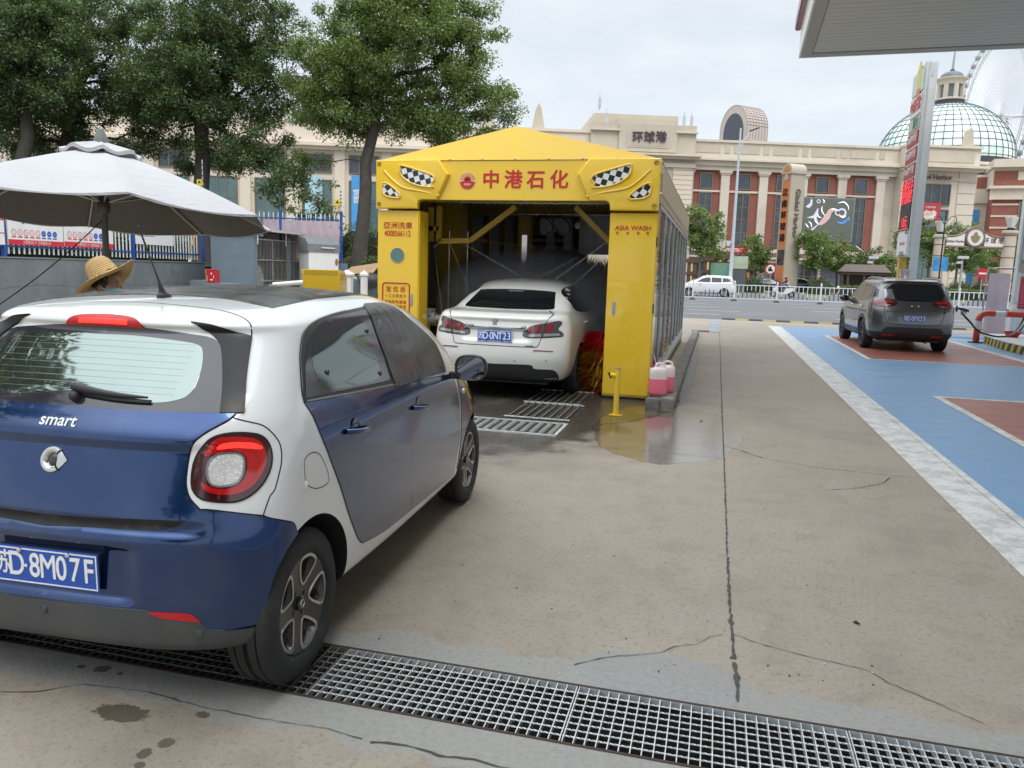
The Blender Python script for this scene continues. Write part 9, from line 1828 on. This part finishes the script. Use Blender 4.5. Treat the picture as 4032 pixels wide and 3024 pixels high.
p_,zc,h_=ppan('logo_panel',290,372,M('panel_mint',(.56,.62,.55),.4));b=MB();F_=pf@Matrix.Translation((-PW_*.42,zc,.032));b.add([F_@Vector((.30*math.cos(a),.60*math.sin(a)+.06,0)) for a in np.linspace(0,6.283,25)[:-1]],[tuple(range(24))]);b.build('logo_yellow',M('logo_yellow',(.60,.58,.18),.5),p_);b=MB();b.add([F_@Vector((.25*math.cos(a),.40*math.sin(a)-.22,.002)) for a in np.linspace(math.pi,2*math.pi,15)],[tuple(range(15))]);b.build('logo_orange',M('logo_orange',(.60,.22,.10),.5),p_)
p_,zc,h_=ppan('name_panel',384,458,M('panel_white',(.66,.66,.66),.4));text('panel_lettering','中港石化',.32,M('sign_red',(.50,.02,.02),.4),pf@Matrix.Translation((-PW_/2-.05,zc,.032)),p_,.01,.03,.78)
p_,zc,h_=ppan('brand_panel',468,512,M('panel_tan',(.46,.46,.42),.4));text('panel_lettering','昆仑',.26,M('letter_green',(.05,.22,.13),.5),pf@Matrix.Translation((-PW_*.38,zc,.032)),p_,.01,.02)
for (y0,y1),tx in zip(((523,572),(585,636),(647,697)),('0#国Ⅵ柴油','92#国Ⅵ汽油','95#国Ⅵ汽油')):p_,zc,h_=ppan('price_panel',y0,y1,PR);text('price_lettering',tx,.20,LWH,pf@Matrix.Translation((-PW_/2-.04,zc,.032)),p_,.01,.03,.82)
LD=M('led_black',(.015,.013,.013),.5);LR=M('led_red',(.4,.01,.02),.4,em=(1,.03,.06),est=.95);p_,zc,h_=ppan('led_board',705,905,LD)
for tx,py,hh in (('免费关注',738,.34),('周六及周日',782,.26),('1.8元',875,.30)):text('led_lettering',tx,hh,LR,pf@Matrix.Translation((-PW_/2-.04,zz_(py),.032)),p_,.004,.02,.85)
b=MB();b.prism([(-PW_+.1,zz_(763)),(-.2,zz_(763)),(-.2,zz_(766)),(-PW_+.1,zz_(766))],pxx,.031,.034);b.prism([(-PW_+.1,zz_(899)),(-.2,zz_(899)),(-.2,zz_(902)),(-PW_+.1,zz_(902))],pxx,.031,.034);b.build('led_rule',LR,p_)
p_,zc,h_=ppan('service_panel',914,1004,M('panel_white',(.66,.66,.66),.4));text('panel_lettering','★★★★★',.11,M('sign_red',(.50,.02,.02),.4),pf@Matrix.Translation((-PW_/2,zc-.0,.032)),p_,.004);text('panel_lettering','江苏名品',.13,M('print_grey',(.13,.13,.14),.6),pf@Matrix.Translation((-PW_/2,zc-.35,.032)),p_,.004,.02);text('panel_lettering','微信',.15,M('letter_green',(.05,.22,.13),.5),pf@Matrix.Translation((-PW_/2+.5,zc+.38,.032)),p_,.004)
q=at(3562,1095,24.6);T=thing('notice_post','narrow white sign with a red pattern at the foot of the price pylon','sign',(q.x,q.y,0),YAW-.3);b=MB();b.box(-.16,.16,-.02,.02,q.z-.25,q.z+.28);p_=b.build('plate',M('panel_white',(.66,.66,.66),.4),T);b=MB();b.box(-.03,.03,.02,.06,0,q.z);b.build('post',M('post_grey',(.35,.36,.37),.5),T);b=MB()
for i in range(4):
 for j in (-1,1):b.tube([(j*.07+.045*math.cos(a),-.023,q.z-.15+.12*i+.045*math.sin(a)) for a in np.linspace(0,6.283,11)[:-1]],.008,4,closed=True)
b.build('red_pattern',SR,p_)
# speed-bump strip and mats at the road edge
T=thing('kerb_ramp_strip','black and yellow rubber ramp strip along the road edge','ramp strip',(0,0,0))
for i in range(22):b=MB();x=.25+i*.5;b.prism([(31.05,.004),(31.35,.004),(31.3,.06),(31.15,.06)],lambda y,z,d:(x+d,y,z),0,.49);b.build('ramp_block',M('ramp_yellow',(.30,.24,.08),.7,var=.3) if i % 2 else M('ramp_black',(.035,.034,.032),.8,var=.3),T)
m_=MB();m_.grid([[(x,y,.006+.006*abs(math.sin(y*2.1+x*3))) for x in np.linspace(-.17,.20,5)] for y in np.linspace(23.8,31,30)]);tag(m_.build('grey_mat',M('mat_grey',(.27,.28,.29),.75,var=.2,vs=3,stain=(.12,.12,.12,.6)),smooth=60),'pale grey rubber runner mat lying toward the road beside the wash','mat');b=MB();b.tube([(-.65,23.75,.03),(-.16,23.8,.03)],.035,10);tag(b.build('pale_pipe',M('pipe_dirty',(.34,.31,.26),.6)),'short pale pipe lying across the concrete by the grey mat','pipe')
